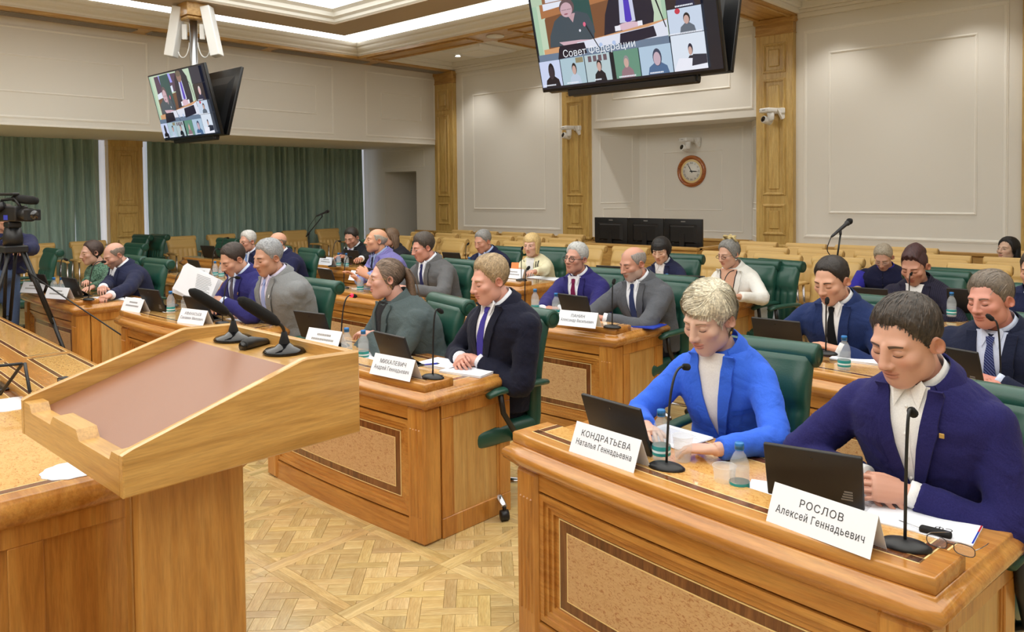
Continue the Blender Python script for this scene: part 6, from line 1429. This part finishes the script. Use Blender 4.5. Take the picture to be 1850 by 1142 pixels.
def E_blue(root, c):
    obj('pocket_flap', G().add([c['onj'](.075+.075*a, .205-.012*a+b, .007) for b in (0, .018) for a in (0, .5, 1)], [(0, 1, 4, 3), (1, 2, 5, 4)]), cl((38, 84, 196)), c['jo'])
    for sx in (-1, 1): obj('earring', G().ell(c['xf'](np.array([[sx*.083, .004, -.044]]))[0], (.004, .004, .007), 8, 5), 'gold', root)
R = person('short-haired platinum blonde woman in a bright blue jacket', (1280, 578), 2.76, ps=-8, pitch=20, tps=2, near=2, fem=True, hs=1.12, ts=1.01, wide=1.0, hair=dict(k='pixie', t=.020, top=.5, L=.07, part=-1, crown=(.05, .01, .122), comb=(-1.5, .35, 0), partx=.05, n=.004, mess=.2, fz=.006, w=.0012, ns=4200, over=0), hcol=(216, 206, 182), brow=(150, 124, 96), jacket=(58, 106, 224), shirt=(238, 236, 232), collar=False, skin=(232, 192, 172), legs=(58, 106, 224),
           hands={'R': dict(p=(1168, 772)), 'L': dict(p=(1296, 812), d=(-.9, -.25, -.1), curl=(.3, .45, .3), thumb=.6)}, vdepth=.33, extra=E_blue)
seat(R, CHG, 'green leather chair under the woman in bright blue', 2, .03)
R = person('dark-haired man in a blue suit and thin black tie', (1502, 508), 4.52, ps=-12, pitch=20, tps=-4, near=1, hs=1.11, ts=1.07, hair=dict(k='short', t=.012, top=.5, L=.026, dz=.004), hcol=(40, 32, 28), jacket=(30, 46, 92), shirt=(238, 238, 240), tie=(16, 16, 20), skin=(232, 180, 154), hands={'R': dict(p=(1420, 622)), 'L': dict(p=(1515, 632))}, vdepth=.34)
seat(R, CHG, 'green leather chair under the man in a thin black tie', -4)
R = person('older man in a dark suit and striped navy tie', (1788, 544), 4.3, ps=-22, pitch=8, roll=-4, tps=-8, near=1, hs=1.1, ts=1.14, wide=1.1, hair=dict(k='short', t=.018, top=.5, L=.045, comb=(-.8, -.4, 0), dz=-.006), hcol=(116, 104, 92), jacket=(26, 32, 56), shirt=(206, 216, 240), tie=(28, 36, 84), stie=(90, 100, 150), skin=(226, 160, 142), hands={'R': dict(p=(1745, 688)), 'L': dict(p=(1800, 690))}, vdepth=.36)
seat(R, CHG, 'green leather chair under the older man with a striped tie', -8)
R = person('fair-haired man in a black suit and violet tie with clasped hands', (884, 508), 2.95, ps=-18, pitch=13, tps=-6, hip=(-3.0, 3.10), near=2, hs=1.04, ts=1.06, wide=1.0, hair=dict(k='short', t=.017, top=.7, L=.03, comb=(0, -.6, .1), n=.003, side=.5), hcol=(170, 146, 112), jacket=(24, 26, 44), shirt=(238, 240, 248), tie=(64, 56, 150), skin=(234, 178, 160), hands={'R': dict(p=(832, 648), d=(.55, -.6, .05), n=(-.4, -.3, .8), curl=CL, thumb=.3), 'L': dict(p=(868, 652), d=(-.85, -.4, 0), n=(.2, -.6, .7), curl=CL, thumb=.3)}, vdepth=.36)
seat(R, CHG, 'green leather chair under the fair-haired man with a violet tie', -6)
def E_gw(root, c):
    xf = c['xf']; g = G()
    pts = xf(np.array([(0, .09, .055), (0, .125, .045), (.01, .15, -.02), (.03, .155, -.12), (.05, .14, -.23), (.06, .12, -.33), (.065, .11, -.38)])); tt = np.linspace(0, 6, 25); Q = np.stack([np.interp(tt, range(7), pts[:, k]) for k in range(3)], 1)
    g.tube(Q, np.interp(tt, range(7), [.014, .026, .034, .036, .03, .02, .006]), 14, flat=(1, .7)); r = np.random.default_rng(2)
    for k in range(90): o_ = r.normal(0, .016, 3); g.tube(Q[2:]+o_*np.linspace(.3, 1.3, 23)[:, None], np.linspace(.004, .0012, 23), 4)
    obj('ponytail', g, [hair_mat((96, 72, 52))], root); obj('hair_tie', G().tube(Q[1:4], .024, 14), 'black_matte', root)
    obj('brooch', G().ell(c['onj'](.065, .17, .016), (.012, .004, .012), 8, 5).box(-.003, .003, -.002, .002, -.02, .02, 0, 0, MX(tuple(c['onj'](.065, .17, .019)), 0, 0, .6)), 'gold', root)
    for sx in (-1, 1): obj('earring', G().tube(xf(np.array([(sx*.08+.011*math.cos(a)*.3, .01+.011*math.cos(a), -.045+.014*math.sin(a)) for a in np.linspace(0, 6.28, 16)])), .0012, 5, cap=False), 'gold', root)
R = person('ponytailed woman with glasses in a grey-green suit and folded arms', (697, 504), 2.92, ps=-30, pitch=2, tps=-14, near=2, fem=True, hs=1.03, ts=1.14, wide=1.2, hair=dict(k='pull', t=.008, top=.3, L=.06, crown=(0, -.12, .09), ns=1400), hcol=(124, 104, 88), jacket=(76, 88, 90), shirt=(34, 34, 38), collar=False, skin=(228, 180, 166), glasses=dict(r=.0011, rz=.021, m='gold'), eye='open', hands={'R': dict(p=(690, 610), z=WT+.075, d=(.8, .1, 0)), 'L': dict(p=(672, 604), z=WT+.11, d=(-.9, -.1, 0))}, pole={'R': (-1, .1, -.45), 'L': (1, .0, -.5)}, vdepth=.26, legs=(76, 88, 90), extra=E_gw)
seat(R, CHG, 'green leather chair under the ponytailed woman', -14)
R = person('balding bearded man in a grey suit and navy tie', (1143, 477), 4.75, ps=-16, pitch=17, tps=-4, near=1, hs=1.04, ts=1.06, hair=dict(k='bald', t=.006, top=0, L=.012, zu=.085), hcol=(150, 142, 138), brow=(110, 96, 88), jacket=(88, 90, 96), shirt=(238, 240, 246), tie=(44, 54, 92), beard=((190, 180, 172), .55), skin=(216, 160, 138), hands={'R': dict(p=(1062, 572)), 'L': dict(p=(1092, 576))}, vdepth=.36)
seat(R, CHG, 'green leather chair under the balding bearded man in grey', -4)
R = person('silver-haired man in round dark glasses and a burgundy tie', (1040, 468), 4.9, ps=0, pitch=-2, roll=3, tps=4, near=1, hs=1.0, ts=1.04, hair=dict(k='short', t=.018, top=.6, L=.04, comb=(.6, .2, .3), dz=.0), hcol=(188, 188, 186), brow=(110, 100, 92), jacket=(44, 40, 104), shirt=(240, 242, 250), tie=(116, 28, 72), skin=(214, 160, 140), glasses=dict(r=.0022, rx=.0235, rz=.019, m='black_plastic'), eye='open', hands={'R': dict(p=(978, 562)), 'L': dict(p=(1010, 560))}, vdepth=.36)
seat(R, CHG, 'green leather chair under the man with a burgundy tie', 4)
R = person('dark-haired man with low glasses in a grey suit', (764, 448), 4.75, ps=-17, pitch=14, tps=-4, near=1, hs=1.07, ts=1.08, wide=1.05, hair=dict(k='short', t=.020, top=.5, L=.05, comb=(.8, -.2, 0), dz=-.01), hcol=(72, 62, 54), jacket=(96, 96, 98), shirt=(236, 240, 250), tie=(36, 40, 92), skin=(226, 164, 144), glasses=dict(r=.001, rz=.012, m='steel'), hands={'R': dict(p=(720, 525), z=WT+.06), 'L': dict(p=(742, 522), z=WT+.09)}, pole={'R': (-1, .1, -.5), 'L': (1, .0, -.5)}, vdepth=.34)
seat(R, CHG, 'green leather chair under the man with low glasses in grey', -4)
R = person('bald moustached man in a violet-blue jacket gesturing with his hands', (679, 435), 4.78, ps=-24, pitch=-4, tps=-10, near=1, hs=1.04, ts=1.08, wide=1.1, hair=dict(k='bald', t=.006, top=0, L=.014, zu=.062), hcol=(176, 166, 152), brow=(150, 130, 112), jacket=(108, 104, 164), shirt=(150, 164, 206), tie=(32, 34, 54), skin=(226, 170, 138), mous=(150, 136, 126), eye='open', hands={'R': dict(p=(645, 512), z=.84, curl=(.3, .4, .3), d=(-.3, -.5, .6)), 'L': dict(p=(655, 505), z=.92, d=(-.6, -.4, .5), n=(.3, -.6, .5), curl=(.6, .8, .5))}, jm=dict(pattern='check', col2=(128, 122, 180)), vdepth=.3)
seat(R, CHG, 'green leather chair under the bald moustached man', -10)
def E_asi(root, c):
    a, b, w_, h = c['AR'][1]; d = unit(w_-b); obj('wristwatch', G().tube([w_+c['lo']+d*.014, w_+c['lo']+d*.034], .036, 18), 'black_matte', root); obj('watch_face', G().box(-.018, .018, -.016, .016, -.005, .006, .003, 0, MX(tuple(w_+c['lo']+d*.024+np.array([.01, -.012, .034])), .2)), 'black_gloss', root)
    obj('lapel_pin', G().box(-.004, .004, -.002, .002, -.012, .012, .001, 0, MX(tuple(c['onj'](.095, .10, .018)), 0, 0, .5)), 'paper', root)
R = person('grey-haired man in a light grey suit with a black wristwatch', (484, 467), 2.92, ps=2, pitch=13, tps=0, near=1, hs=1.07, ts=1.1, wide=1.1, hair=dict(k='short', t=.014, top=.8, L=.026, n=.003, comb=(0, -.4, .3)), hcol=(150, 152, 156), brow=(90, 84, 80), jacket=(128, 130, 132), shirt=(214, 208, 232), tie=(150, 164, 214), skin=(206, 158, 134), hands={'R': dict(p=(436, 562), d=(.5, -.6, 0), curl=CL), 'L': dict(p=(462, 562), d=(-.8, -.4, 0), curl=CL)}, vdepth=.34, extra=E_asi)
seat(R, CHG, 'green leather chair under the grey-haired man with a watch', 0)
def E_br(root, c):
    obj('lapel_pin', G().box(-.004, .004, -.002, .002, -.01, .01, .001, 0, MX(tuple(c['onj'](.095, .11, .018)), 0, 0, .5)), 'gold', root)
R = person('dark-haired man in a navy suit reading a raised sheaf of papers', (421, 470), 2.92, ps=0, pitch=28, tps=4, near=1, hs=1.02, ts=1.02, hair=dict(k='short', t=.013, top=.4, L=.04, comb=(.5, .6, 0), dz=.004), hcol=(56, 44, 38), jacket=(44, 42, 104), shirt=(206, 218, 246), tie=(92, 86, 98), skin=(220, 168, 142), hands={'L': dict(p=(404, 545), z=.90, d=(-.85, -.45, .1), n=(.2, -.5, .8), curl=(.4, .5, .3)), 'R': dict(p=(378, 560), z=.82)}, vdepth=.34, extra=E_br)
seat(R, CHG, 'green leather chair under the man reading papers', 4)
A_ = onY(353, 516, 2.62); t = thing('paper_sheaf', 'printed white sheets held up by the man reading', 'paper', A_)
for k in range(4): obj('leaf', G().box(-.15, .15, -.0004, .0004, -.105, .105, 0, 0, MX((.004*k, .004*k, .002*k), .55+.05*k, math.radians(-14), math.radians(18+3*k))), 'paper', t)
g = G()
for q in np.arange(-.085, .085, .011): g.box(-.13, .13-random.random()*.04, -.0014, -.0008, q, q+.004, 0, 0, MX((0, -.001, 0), .55, math.radians(-14), math.radians(18)))
obj('print', g, 'ink_grey', t)
R = person('white-haired man in dark glasses and a pale blue tie', (447, 437), 4.75, ps=6, pitch=8, tps=10, near=1, hs=1.02, hair=dict(k='short', t=.018, top=.6, L=.035, comb=(0, .4, .4)), hcol=(208, 206, 202), brow=(170, 160, 150), jacket=(32, 36, 66), shirt=(222, 230, 250), tie=(126, 156, 214), skin=(222, 168, 146), glasses=dict(r=.002, rz=.013, m='black_plastic'), vdepth=.34)
seat(R, CHG, 'green leather chair under the white-haired man', 10)
R = person('bald man in navy sitting behind the grey-haired man', (500, 439), 4.72, ps=-6, pitch=4, tps=-4, near=1, hs=1.05, ts=1.08, wide=1.08, hair=dict(k='bald', t=.004, top=0, L=.01, zu=.045), hcol=(150, 130, 114), jacket=(30, 32, 66), shirt=(236, 238, 246), tie=(40, 44, 80), skin=(232, 178, 152))
seat(R, CHG, 'green leather chair under the bald man in navy behind the grey-haired man', -4)
def E_ph(root, c): pass
R = person('young dark-haired man in a black suit looking at his phone', (635, 430), 6.15, ps=22, pitch=22, tps=8, near=0, hs=1.08, ts=1.06, hair=dict(k='short', t=.014, top=.5, ns=150), hcol=(44, 38, 34), jacket=(26, 28, 34), shirt=(238, 240, 248), tie=(140, 104, 176), skin=(214, 160, 136), hands={'R': dict(p=(628, 476), z=.86, d=(-.3, -.8, .2)), 'L': dict(p=(640, 478), z=.85)}, vdepth=.3)
seat(R, CHG, 'green leather chair under the man with a phone', 8)
A_ = onY(613, 464, 5.95); tag(obj('mobile_phone', G().box(-.038, .038, -.004, .004, -.075, .075, .003, 0, MX((0, 0, 0), .5, -.9)), 'phone', None, tuple(A_)), 'dark blue phone held by the young man in black', 'phone')
def long_hair(col, width=.085, length=.3, back=.05, n=16):
    def f(root, c):
        xf = c['xf']; g = G(); loops = []
        for k, (z, w_, d_, y0) in enumerate(((.07, .075, .07, .04), (.02, .088, .08, .035), (-.05, .095, .075, .04), (-.12, .10, .065, .05), (-.12-length*.5, .095, .05, .06), (-.12-length, .07, .025, .06))):
            loops.append(xf(np.array([(w_*math.cos(a), y0+d_*max(-.35, math.sin(a)), z+.004*math.sin(7*a)) for a in np.linspace(0, 2*math.pi, 40)[:-1]])))
        g.loft(loops); r = np.random.default_rng(3)
        for q in range(60):
            a = r.uniform(-.3, math.pi+.3); P_ = xf(np.array([(w_*1.03*math.cos(a), y0+d_*1.03*max(-.35, math.sin(a)), z) for z, w_, d_, y0 in ((.05, .085, .078, .036), (-.05, .095, .075, .04), (-.12, .10, .065, .05), (-.12-length*1.05, .075, .03, .06))])); g.tube(P_, [.006, .006, .005, .001], 5)
        obj('long_hair', g, hair_mat(col), root)
    return f
R = person('woman with long brown hair in a dark jacket behind the moustached man', (705, 430), 6.4, ps=-34, pitch=6, tps=-20, near=0, fem=True, hair=dict(k='long', t=.018, top=.3), hcol=(112, 88, 68), jacket=(36, 36, 44), shirt=(30, 30, 34), collar=False, skin=(222, 172, 150), extra=long_hair((112, 88, 68)))
seat(R, CHG, 'green leather chair under the woman with long brown hair', -20)
R = person('grey-haired man in navy with a blue tie looking down', (872, 437), 6.25, ps=-2, pitch=18, tps=0, near=0, hs=1.06, ts=1.06, wide=1.1, hair=dict(k='short', t=.014, top=.4, ns=150), hcol=(140, 138, 136), jacket=(28, 32, 64), shirt=(190, 206, 246), tie=(52, 60, 150), skin=(214, 160, 138), vdepth=.3)
seat(R, CHG, 'green leather chair under the grey-haired man with a blue tie', 0)
def E_blo(root, c):
    for sd in (1, -1):
        for o_ in (0, .022): c['jpatch']([[(sd*(.075+.012*u+o_+w_), .02+u*.34) for w_ in (0, .008)] for u in np.linspace(0, 1, 12)], .012, .003, cl((26, 28, 40)), 'black_trim', c['jo'])
    obj('blouse_bow', G().loft([[c['onj'](s_*.05, t_, .02) for s_ in (-1, -.4, 0, .4, 1)] for t_ in (.02, .12, .25)], closed=False), cl((244, 244, 248)), root)
R = person('blonde woman in a cream cardigan with black stripes holding an orange notebook', (960, 444), 6.5, ps=16, pitch=5, tps=6, near=1, fem=True, hs=1.03, hair=dict(k='bob', t=.024, top=.3, L=.06, drop=-.075, open=58, fringe=.05), hcol=(216, 186, 128), brow=(150, 120, 90), jacket=(236, 230, 196), shirt=(246, 246, 250), collar=False, lap=False, skin=(232, 186, 168), eye='open', hands={'R': dict(p=(930, 497), z=.84), 'L': dict(p=(950, 498), z=.84)}, vdepth=.26, extra=E_blo)
seat(R, CHG, 'green leather chair under the blonde woman in cream', 6)
A_ = onY(930, 483, 6.05); t = thing('notebook', 'small orange notebook held by the blonde woman', 'notebook', A_); obj('cover', G().box(-.04, .04, -.004, .004, -.055, .055, .002, 0, MX((0, 0, 0), .5, -.5)), 'orange', t)
R = person('woman with short black hair in a navy jacket and white shirt', (1194, 454), 6.5, ps=10, pitch=16, tps=4, near=1, fem=True, hs=1.02, hair=dict(k='bob', t=.020, top=.4, L=.05, drop=-.02, open=74, fringe=.038), hcol=(30, 26, 26), jacket=(38, 42, 72), shirt=(240, 240, 244), skin=(228, 186, 162), vdepth=.32, lap=True)
seat(R, CHG, 'green leather chair under the woman with short black hair', 4)
def E_wj(root, c):
    xf = c['xf']; g = G(); r = np.random.default_rng(8)
    for k in range(26):
        o_ = r.normal(0, .018, 3); a = r.uniform(0, 6.28, 3); P_ = np.array([(.028*math.cos(t+a[0])+o_[0], .068+.024*math.sin(t+a[1])+o_[1], .125+.024*math.sin(t+a[2])+o_[2]*.7) for t in np.linspace(0, 4, 9)]); g.tube(xf(P_), [.003]+[.0085]*7+[.003], 6)
    obj('hair_bun', g, hair_mat((206, 184, 128)), root)
    for sx in (-1, 1): obj('earring', G().ell(xf(np.array([[sx*.082, .0, -.042]]))[0], (.006, .006, .006), 8, 6), 'white_plastic', root)
R = person('woman with a blond bun and glasses in a white jacket with black trim', (1316, 460), 6.4, ps=-18, pitch=14, tps=-6, near=1, fem=True, hs=1.02, ts=1.06, wide=1.05, hair=dict(k='updo', t=.016, top=.6, L=.06, crown=(0, -.1, .07)), hcol=(132, 130, 126), jacket=(234, 232, 226), shirt=(222, 176, 152), collar=False, stie='trim', vw=1.5, skin=(226, 178, 154), glasses=dict(r=.0018, rz=.013, m='dark_grey'), hands={'R': dict(p=(1300, 530)), 'L': dict(p=(1335, 536))}, vdepth=.30, extra=E_wj)
seat(R, CHG, 'green leather chair under the woman in a white jacket', -6)
def E_ve(root, c):
    for q in range(4): obj('button', G().ell(c['onj'](0, .05+q*.07, .004), (.006, .003, .006), 8, 5), 'black_plastic', root)
    c['jpatch']([[(-.004, t_), (.004, t_)] for t_ in np.linspace(.01, .34, 8)], .003, 0, cl((16, 18, 40)), 'placket', c['jo'])
R = person('grey-haired man with glasses in a dark vest and blue shirt', (1596, 466), 8.2, ps=4, pitch=34, tps=2, near=1, hs=1.04, ts=1.05, wide=1.05, top='vest', hair=dict(k='short', t=.016, top=.5), hcol=(172, 160, 142), jacket=(26, 28, 58), shirt=(52, 48, 160), skin=(218, 168, 146), glasses=dict(r=.0012, rz=.013, m='steel'), hands={'R': dict(P=onY(1560, 540, 7.95)), 'L': dict(P=onY(1630, 540, 7.95))}, extra=E_ve)
seat(R, CHT, 'tan leather chair under the man in a dark vest', 2, .0, 'row_chair', 'tan chairs in use')
R = person('person with shaved sides and reddish top hair in a dark checked blazer', (1652, 482), 6.3, ps=-6, pitch=24, tps=-4, near=1, fem=True, hs=1.14, ts=1.16, wide=1.06, hair=dict(k='mohawk', t=.01, L=.04, comb=(0, .2, .6)), hcol=(72, 44, 46), brow=(50, 38, 34), jacket=(32, 30, 46), shirt=(240, 240, 240), collar=False, skin=(218, 162, 138), vdepth=.22, jm=dict(pattern='check', col2=(44, 42, 62)), hands={'R': dict(p=(1590, 566)), 'L': dict(p=(1660, 568))})
seat(R, CHG, 'green leather chair under the person with shaved sides', -4)
R = person('woman with long black hair resting her chin on her hand', (1820, 452), 9.85, ps=-28, pitch=-6, tps=-12, near=1, fem=True, hs=1.1, hair=dict(k='long', t=.02, top=.4, L=.06), hcol=(22, 20, 22), jacket=(22, 22, 28), shirt=(22, 22, 26), collar=False, skin=(232, 196, 172), eye='open', hands={'R': dict(P=onY(1806, 484, 9.62), d=(.1, .1, .9), n=(-.3, -.9, 0), curl=(.8, .9, .6)), 'L': dict(P=onY(1830, 515, 9.7))}, extra=long_hair((22, 20, 22), length=.2))
seat(R, CHT, 'tan leather chair under the woman with long black hair', -12, 0, 'row_chair', 'tan chairs in use')
R = person('bald bearded man in navy with a white collar bending over papers', (206, 462), 2.95, ps=6, pitch=26, tps=4, near=1, hs=1.05, ts=1.08, wide=1.08, hair=dict(k='bald', t=.004, top=0, L=.01, zu=.075), hcol=(126, 112, 100), jacket=(34, 38, 66), shirt=(238, 240, 248), beard=((90, 74, 66), .55), skin=(220, 170, 150), hands={'R': dict(p=(176, 530), z=.81, curl=(.7, .8, .5)), 'L': dict(p=(196, 536), curl=(.8, .9, .6))}, vdepth=.34)
seat(R, CHG, 'green leather chair under the bald bearded man in navy', 4)
R = person('woman with round glasses in a patterned green dress', (165, 457), 2.98, ps=2, pitch=8, tps=0, near=1, fem=True, hs=1.05, ts=1.16, wide=1.2, top='dress', hair=dict(k='pull', t=.012, top=.3, L=.05, crown=(0, -.1, .09)), hcol=(70, 52, 46), jacket=(96, 128, 108), jm=dict(pattern='blotch', col2=(58, 84, 70)), skin=(222, 176, 156), glasses=dict(r=.0014, rz=.02, m='gold'), hands={'R': dict(p=(140, 530)), 'L': dict(p=(152, 530))})
seat(R, CHG, 'green leather chair under the woman in patterned green', 0)
R = person('person in navy mostly hidden behind the older man', (1872, 490), 5.7, ps=-10, pitch=10, near=0, hs=1.05, ts=1.1, wide=1.1, hair=dict(k='short', t=.014), hcol=(60, 50, 44), jacket=(28, 34, 66), tie=(40, 40, 80))
seat(R, CHG, 'green leather chair under the person hidden behind the older man', -5)
# camera operator with camcorder on a tripod
R = person('camera operator in a dark blue jacket standing behind the tripod', None, 0, P=onY(12, 396, 2.12), ps=95, pitch=6, tps=95, near=0, hs=1.05, ts=1.12, wide=1.08, top='coat', standing=True, hair=dict(k='short', t=.014), hcol=(60, 52, 46), jacket=(34, 38, 72), shirt=(34, 38, 72), collar=False, legs=(84, 104, 140), hands={'R': dict(P=onY(18, 440, 1.98)), 'L': dict(P=onY(40, 455, 2.06))})
Q_ = C0 = onY(22, 384, 1.95); t = thing('video_camera', 'black shoulder video camera with a furry microphone on the tripod', 'video camera', tuple(C0), .35)
g = G(); rbox(g, -.19, .12, -.06, .06, -.075, .055, .015); bd = obj('body', g, 'black_plastic', t); obj('lens_barrel', G().tube([(.1, 0, -.02), (.16, 0, -.02), (.17, 0, -.02), (.23, 0, -.02)], [.048, .048, .055, .055], 20), 'black_plastic', t); obj('matte_box', G().box(.22, .27, -.06, .06, -.065, .025, .006), 'black_matte', t); obj('lens_glass', G().tube([(.268, 0, -.02), (.272, 0, -.02)], .038, 18), 'lens_black', t)
obj('viewfinder', G().tube([(-.02, -.05, .06), (-.1, -.1, .03), (-.22, -.1, .0)], [.035, .035, .04], 14), 'black_plastic', t); obj('top_handle', G().tube([(-.14, 0, .05), (-.12, 0, .105), (.04, 0, .115), (.1, 0, .05)], .013, 8), 'black_plastic', t); obj('furry_microphone', G().tube([(-.02, .03, .115), (.02, .03, .115), (.2, .03, .10), (.25, .03, .095), (.27, .03, .093)], [.025, .036, .036, .03, .01], 14), 'foam', t); obj('light', G().box(-.12, .06, -.03, .03, .14, .165, .006), 'black_plastic', t)
obj('blue_label', G().box(-.02, .03, -.062, -.0595, -.06, -.02), 'pen_blue', bd); obj('battery', G().box(-.25, -.19, -.05, .05, -.07, .05, .008), 'dark_grey', t)
t = thing('tripod', 'black video tripod in front of the camera operator', 'tripod', (C0[0], C0[1], 0)); hz = C0[2]-.075
obj('fluid_head', G().box(-.07, .07, -.05, .05, hz-.05, hz-.003, .008).lathe([(.07, hz-.2), (.075, hz-.14), (.06, hz-.05)], 18).box(-.09, .09, -.09, .09, hz-.26, hz-.2, .01), 'black_plastic', t)
for k in range(3):
    a = math.radians(-62+120*k); d = np.array([math.cos(a), math.sin(a), 0]); n = np.array([-d[1], d[0], 0]); lg_ = G()
    for s_ in (-1, 1): lg_.tube([d*.06+n*.035*s_+(0, 0, hz-.22), d*.28+n*.022*s_+(0, 0, .62)], .014, 8)
    lg_.tube([d*.27+(0, 0, .66), d*.47+(0, 0, .02)], .016, 8); obj('leg', lg_, 'black_plastic', t); obj('spreader_arm', G().tube([(0, 0, .42), d*.33+(0, 0, .42)], .01, 6), 'black_plastic', t); obj('foot', G().ell(d*.475+(0, 0, .02), (.025, .025, .02), 8, 6), 'black_matte', t)
obj('pan_handle', G().tube([(-.05, 0, hz-.1), (-.3, -.1, hz-.2)], .011, 8), 'black_plastic', t)
A_, B_ = onX(36, 482, C0[0]+.02), onX(226, 610, -6.62); tag(obj('camera_cable', G().tube(np.array([A_, A_*.5+B_*.5+(0, 0, -.004), B_, B_+(.05, .25, -.2), (B_[0]+.1, B_[1]+.4, .006)])-A_, .006, 6), 'black_plastic', None, tuple(A_)), 'thin black cable stretched from the video camera past the desk end', 'cable')
# ---- empty chairs
def empty(px, Y, lab, rz=0, meshes=CHG, nm='office_chair', grp='empty green leather chairs'):
    P_ = onY(px[0], px[1], Y); return place_chair(meshes, nm, lab, P_[0], P_[1]-.3, rz, grp)
empty((98, 462), 3.25, 'empty green leather chair beside the woman in patterned green'); empty((262, 452), 5.3, 'empty green leather chair near the alcove pilaster', .15); empty((292, 455), 5.5, 'empty green leather chair in front of the second curtain', .1); empty((1398, 480), 6.9, 'empty green leather chair with a bag by the white-jacket woman', -.25); empty((1722, 520), 6.95, 'empty green leather chair beside the person with shaved sides'); empty((250, 470), 4.3, 'empty green leather chair behind the bald bearded man', .1)
empty((415, 440), 5.6, 'empty green leather chair behind the white-haired man', .1)
B_ = onY(1378, 560, 6.75); t = thing('tote_bag', 'white paper bag hanging on the empty chair by the white-jacket woman', 'bag', (B_[0], B_[1], .28)); obj('bag_body', G().loft([[(-.14, -.04, 0), (.14, -.04, 0), (.14, .04, 0), (-.14, .04, 0)], [(-.15, -.05, .2), (.15, -.05, .2), (.15, .05, .2), (-.15, .05, .2)], [(-.15, -.02, .38), (.15, -.02, .38), (.15, .02, .38), (-.15, .02, .38)]], smooth=False), 'paper', t); obj('handle', G().tube([(-.06, 0, .37), (-.05, 0, .46), (.05, 0, .46), (.06, 0, .37)], .005, 6), 'paper', t)
occ = [(-2.58, 8.2), (-1.82, 9.95)]
for r_, (Y0, lab) in enumerate(((8.12, 'empty tan leather chair in the row just behind the desks'), (9.03, 'empty tan leather chair in the middle row behind the desks'), (9.92, 'empty tan leather chair in the row against the back wall'))):
    for k in range(18):
        x = -11.0+k*.66+.12*r_
        if r_ == 2 and -7.6 < x < -4.85: continue
        if r_ == 1 and -7.55 < x < -4.85: continue
        if r_ == 0 and -5.35 < x < -4.75: continue
        if any(abs(x-a) < .45 and abs(Y0-b) < .5 for a, b in occ): continue
        place_chair(CHT, 'row_chair', lab, x, Y0, random.uniform(-.03, .03), 'tan chairs, row %s' % ('nearest the desks', 'in the middle', 'at the wall')[r_])
for k in range(9): place_chair(CHT, 'row_chair', 'empty tan leather chair with its back to the alcove curtains', -13.35, 3.1+k*.76, math.pi/2+random.uniform(-.04, .04), 'tan chairs along the alcove')
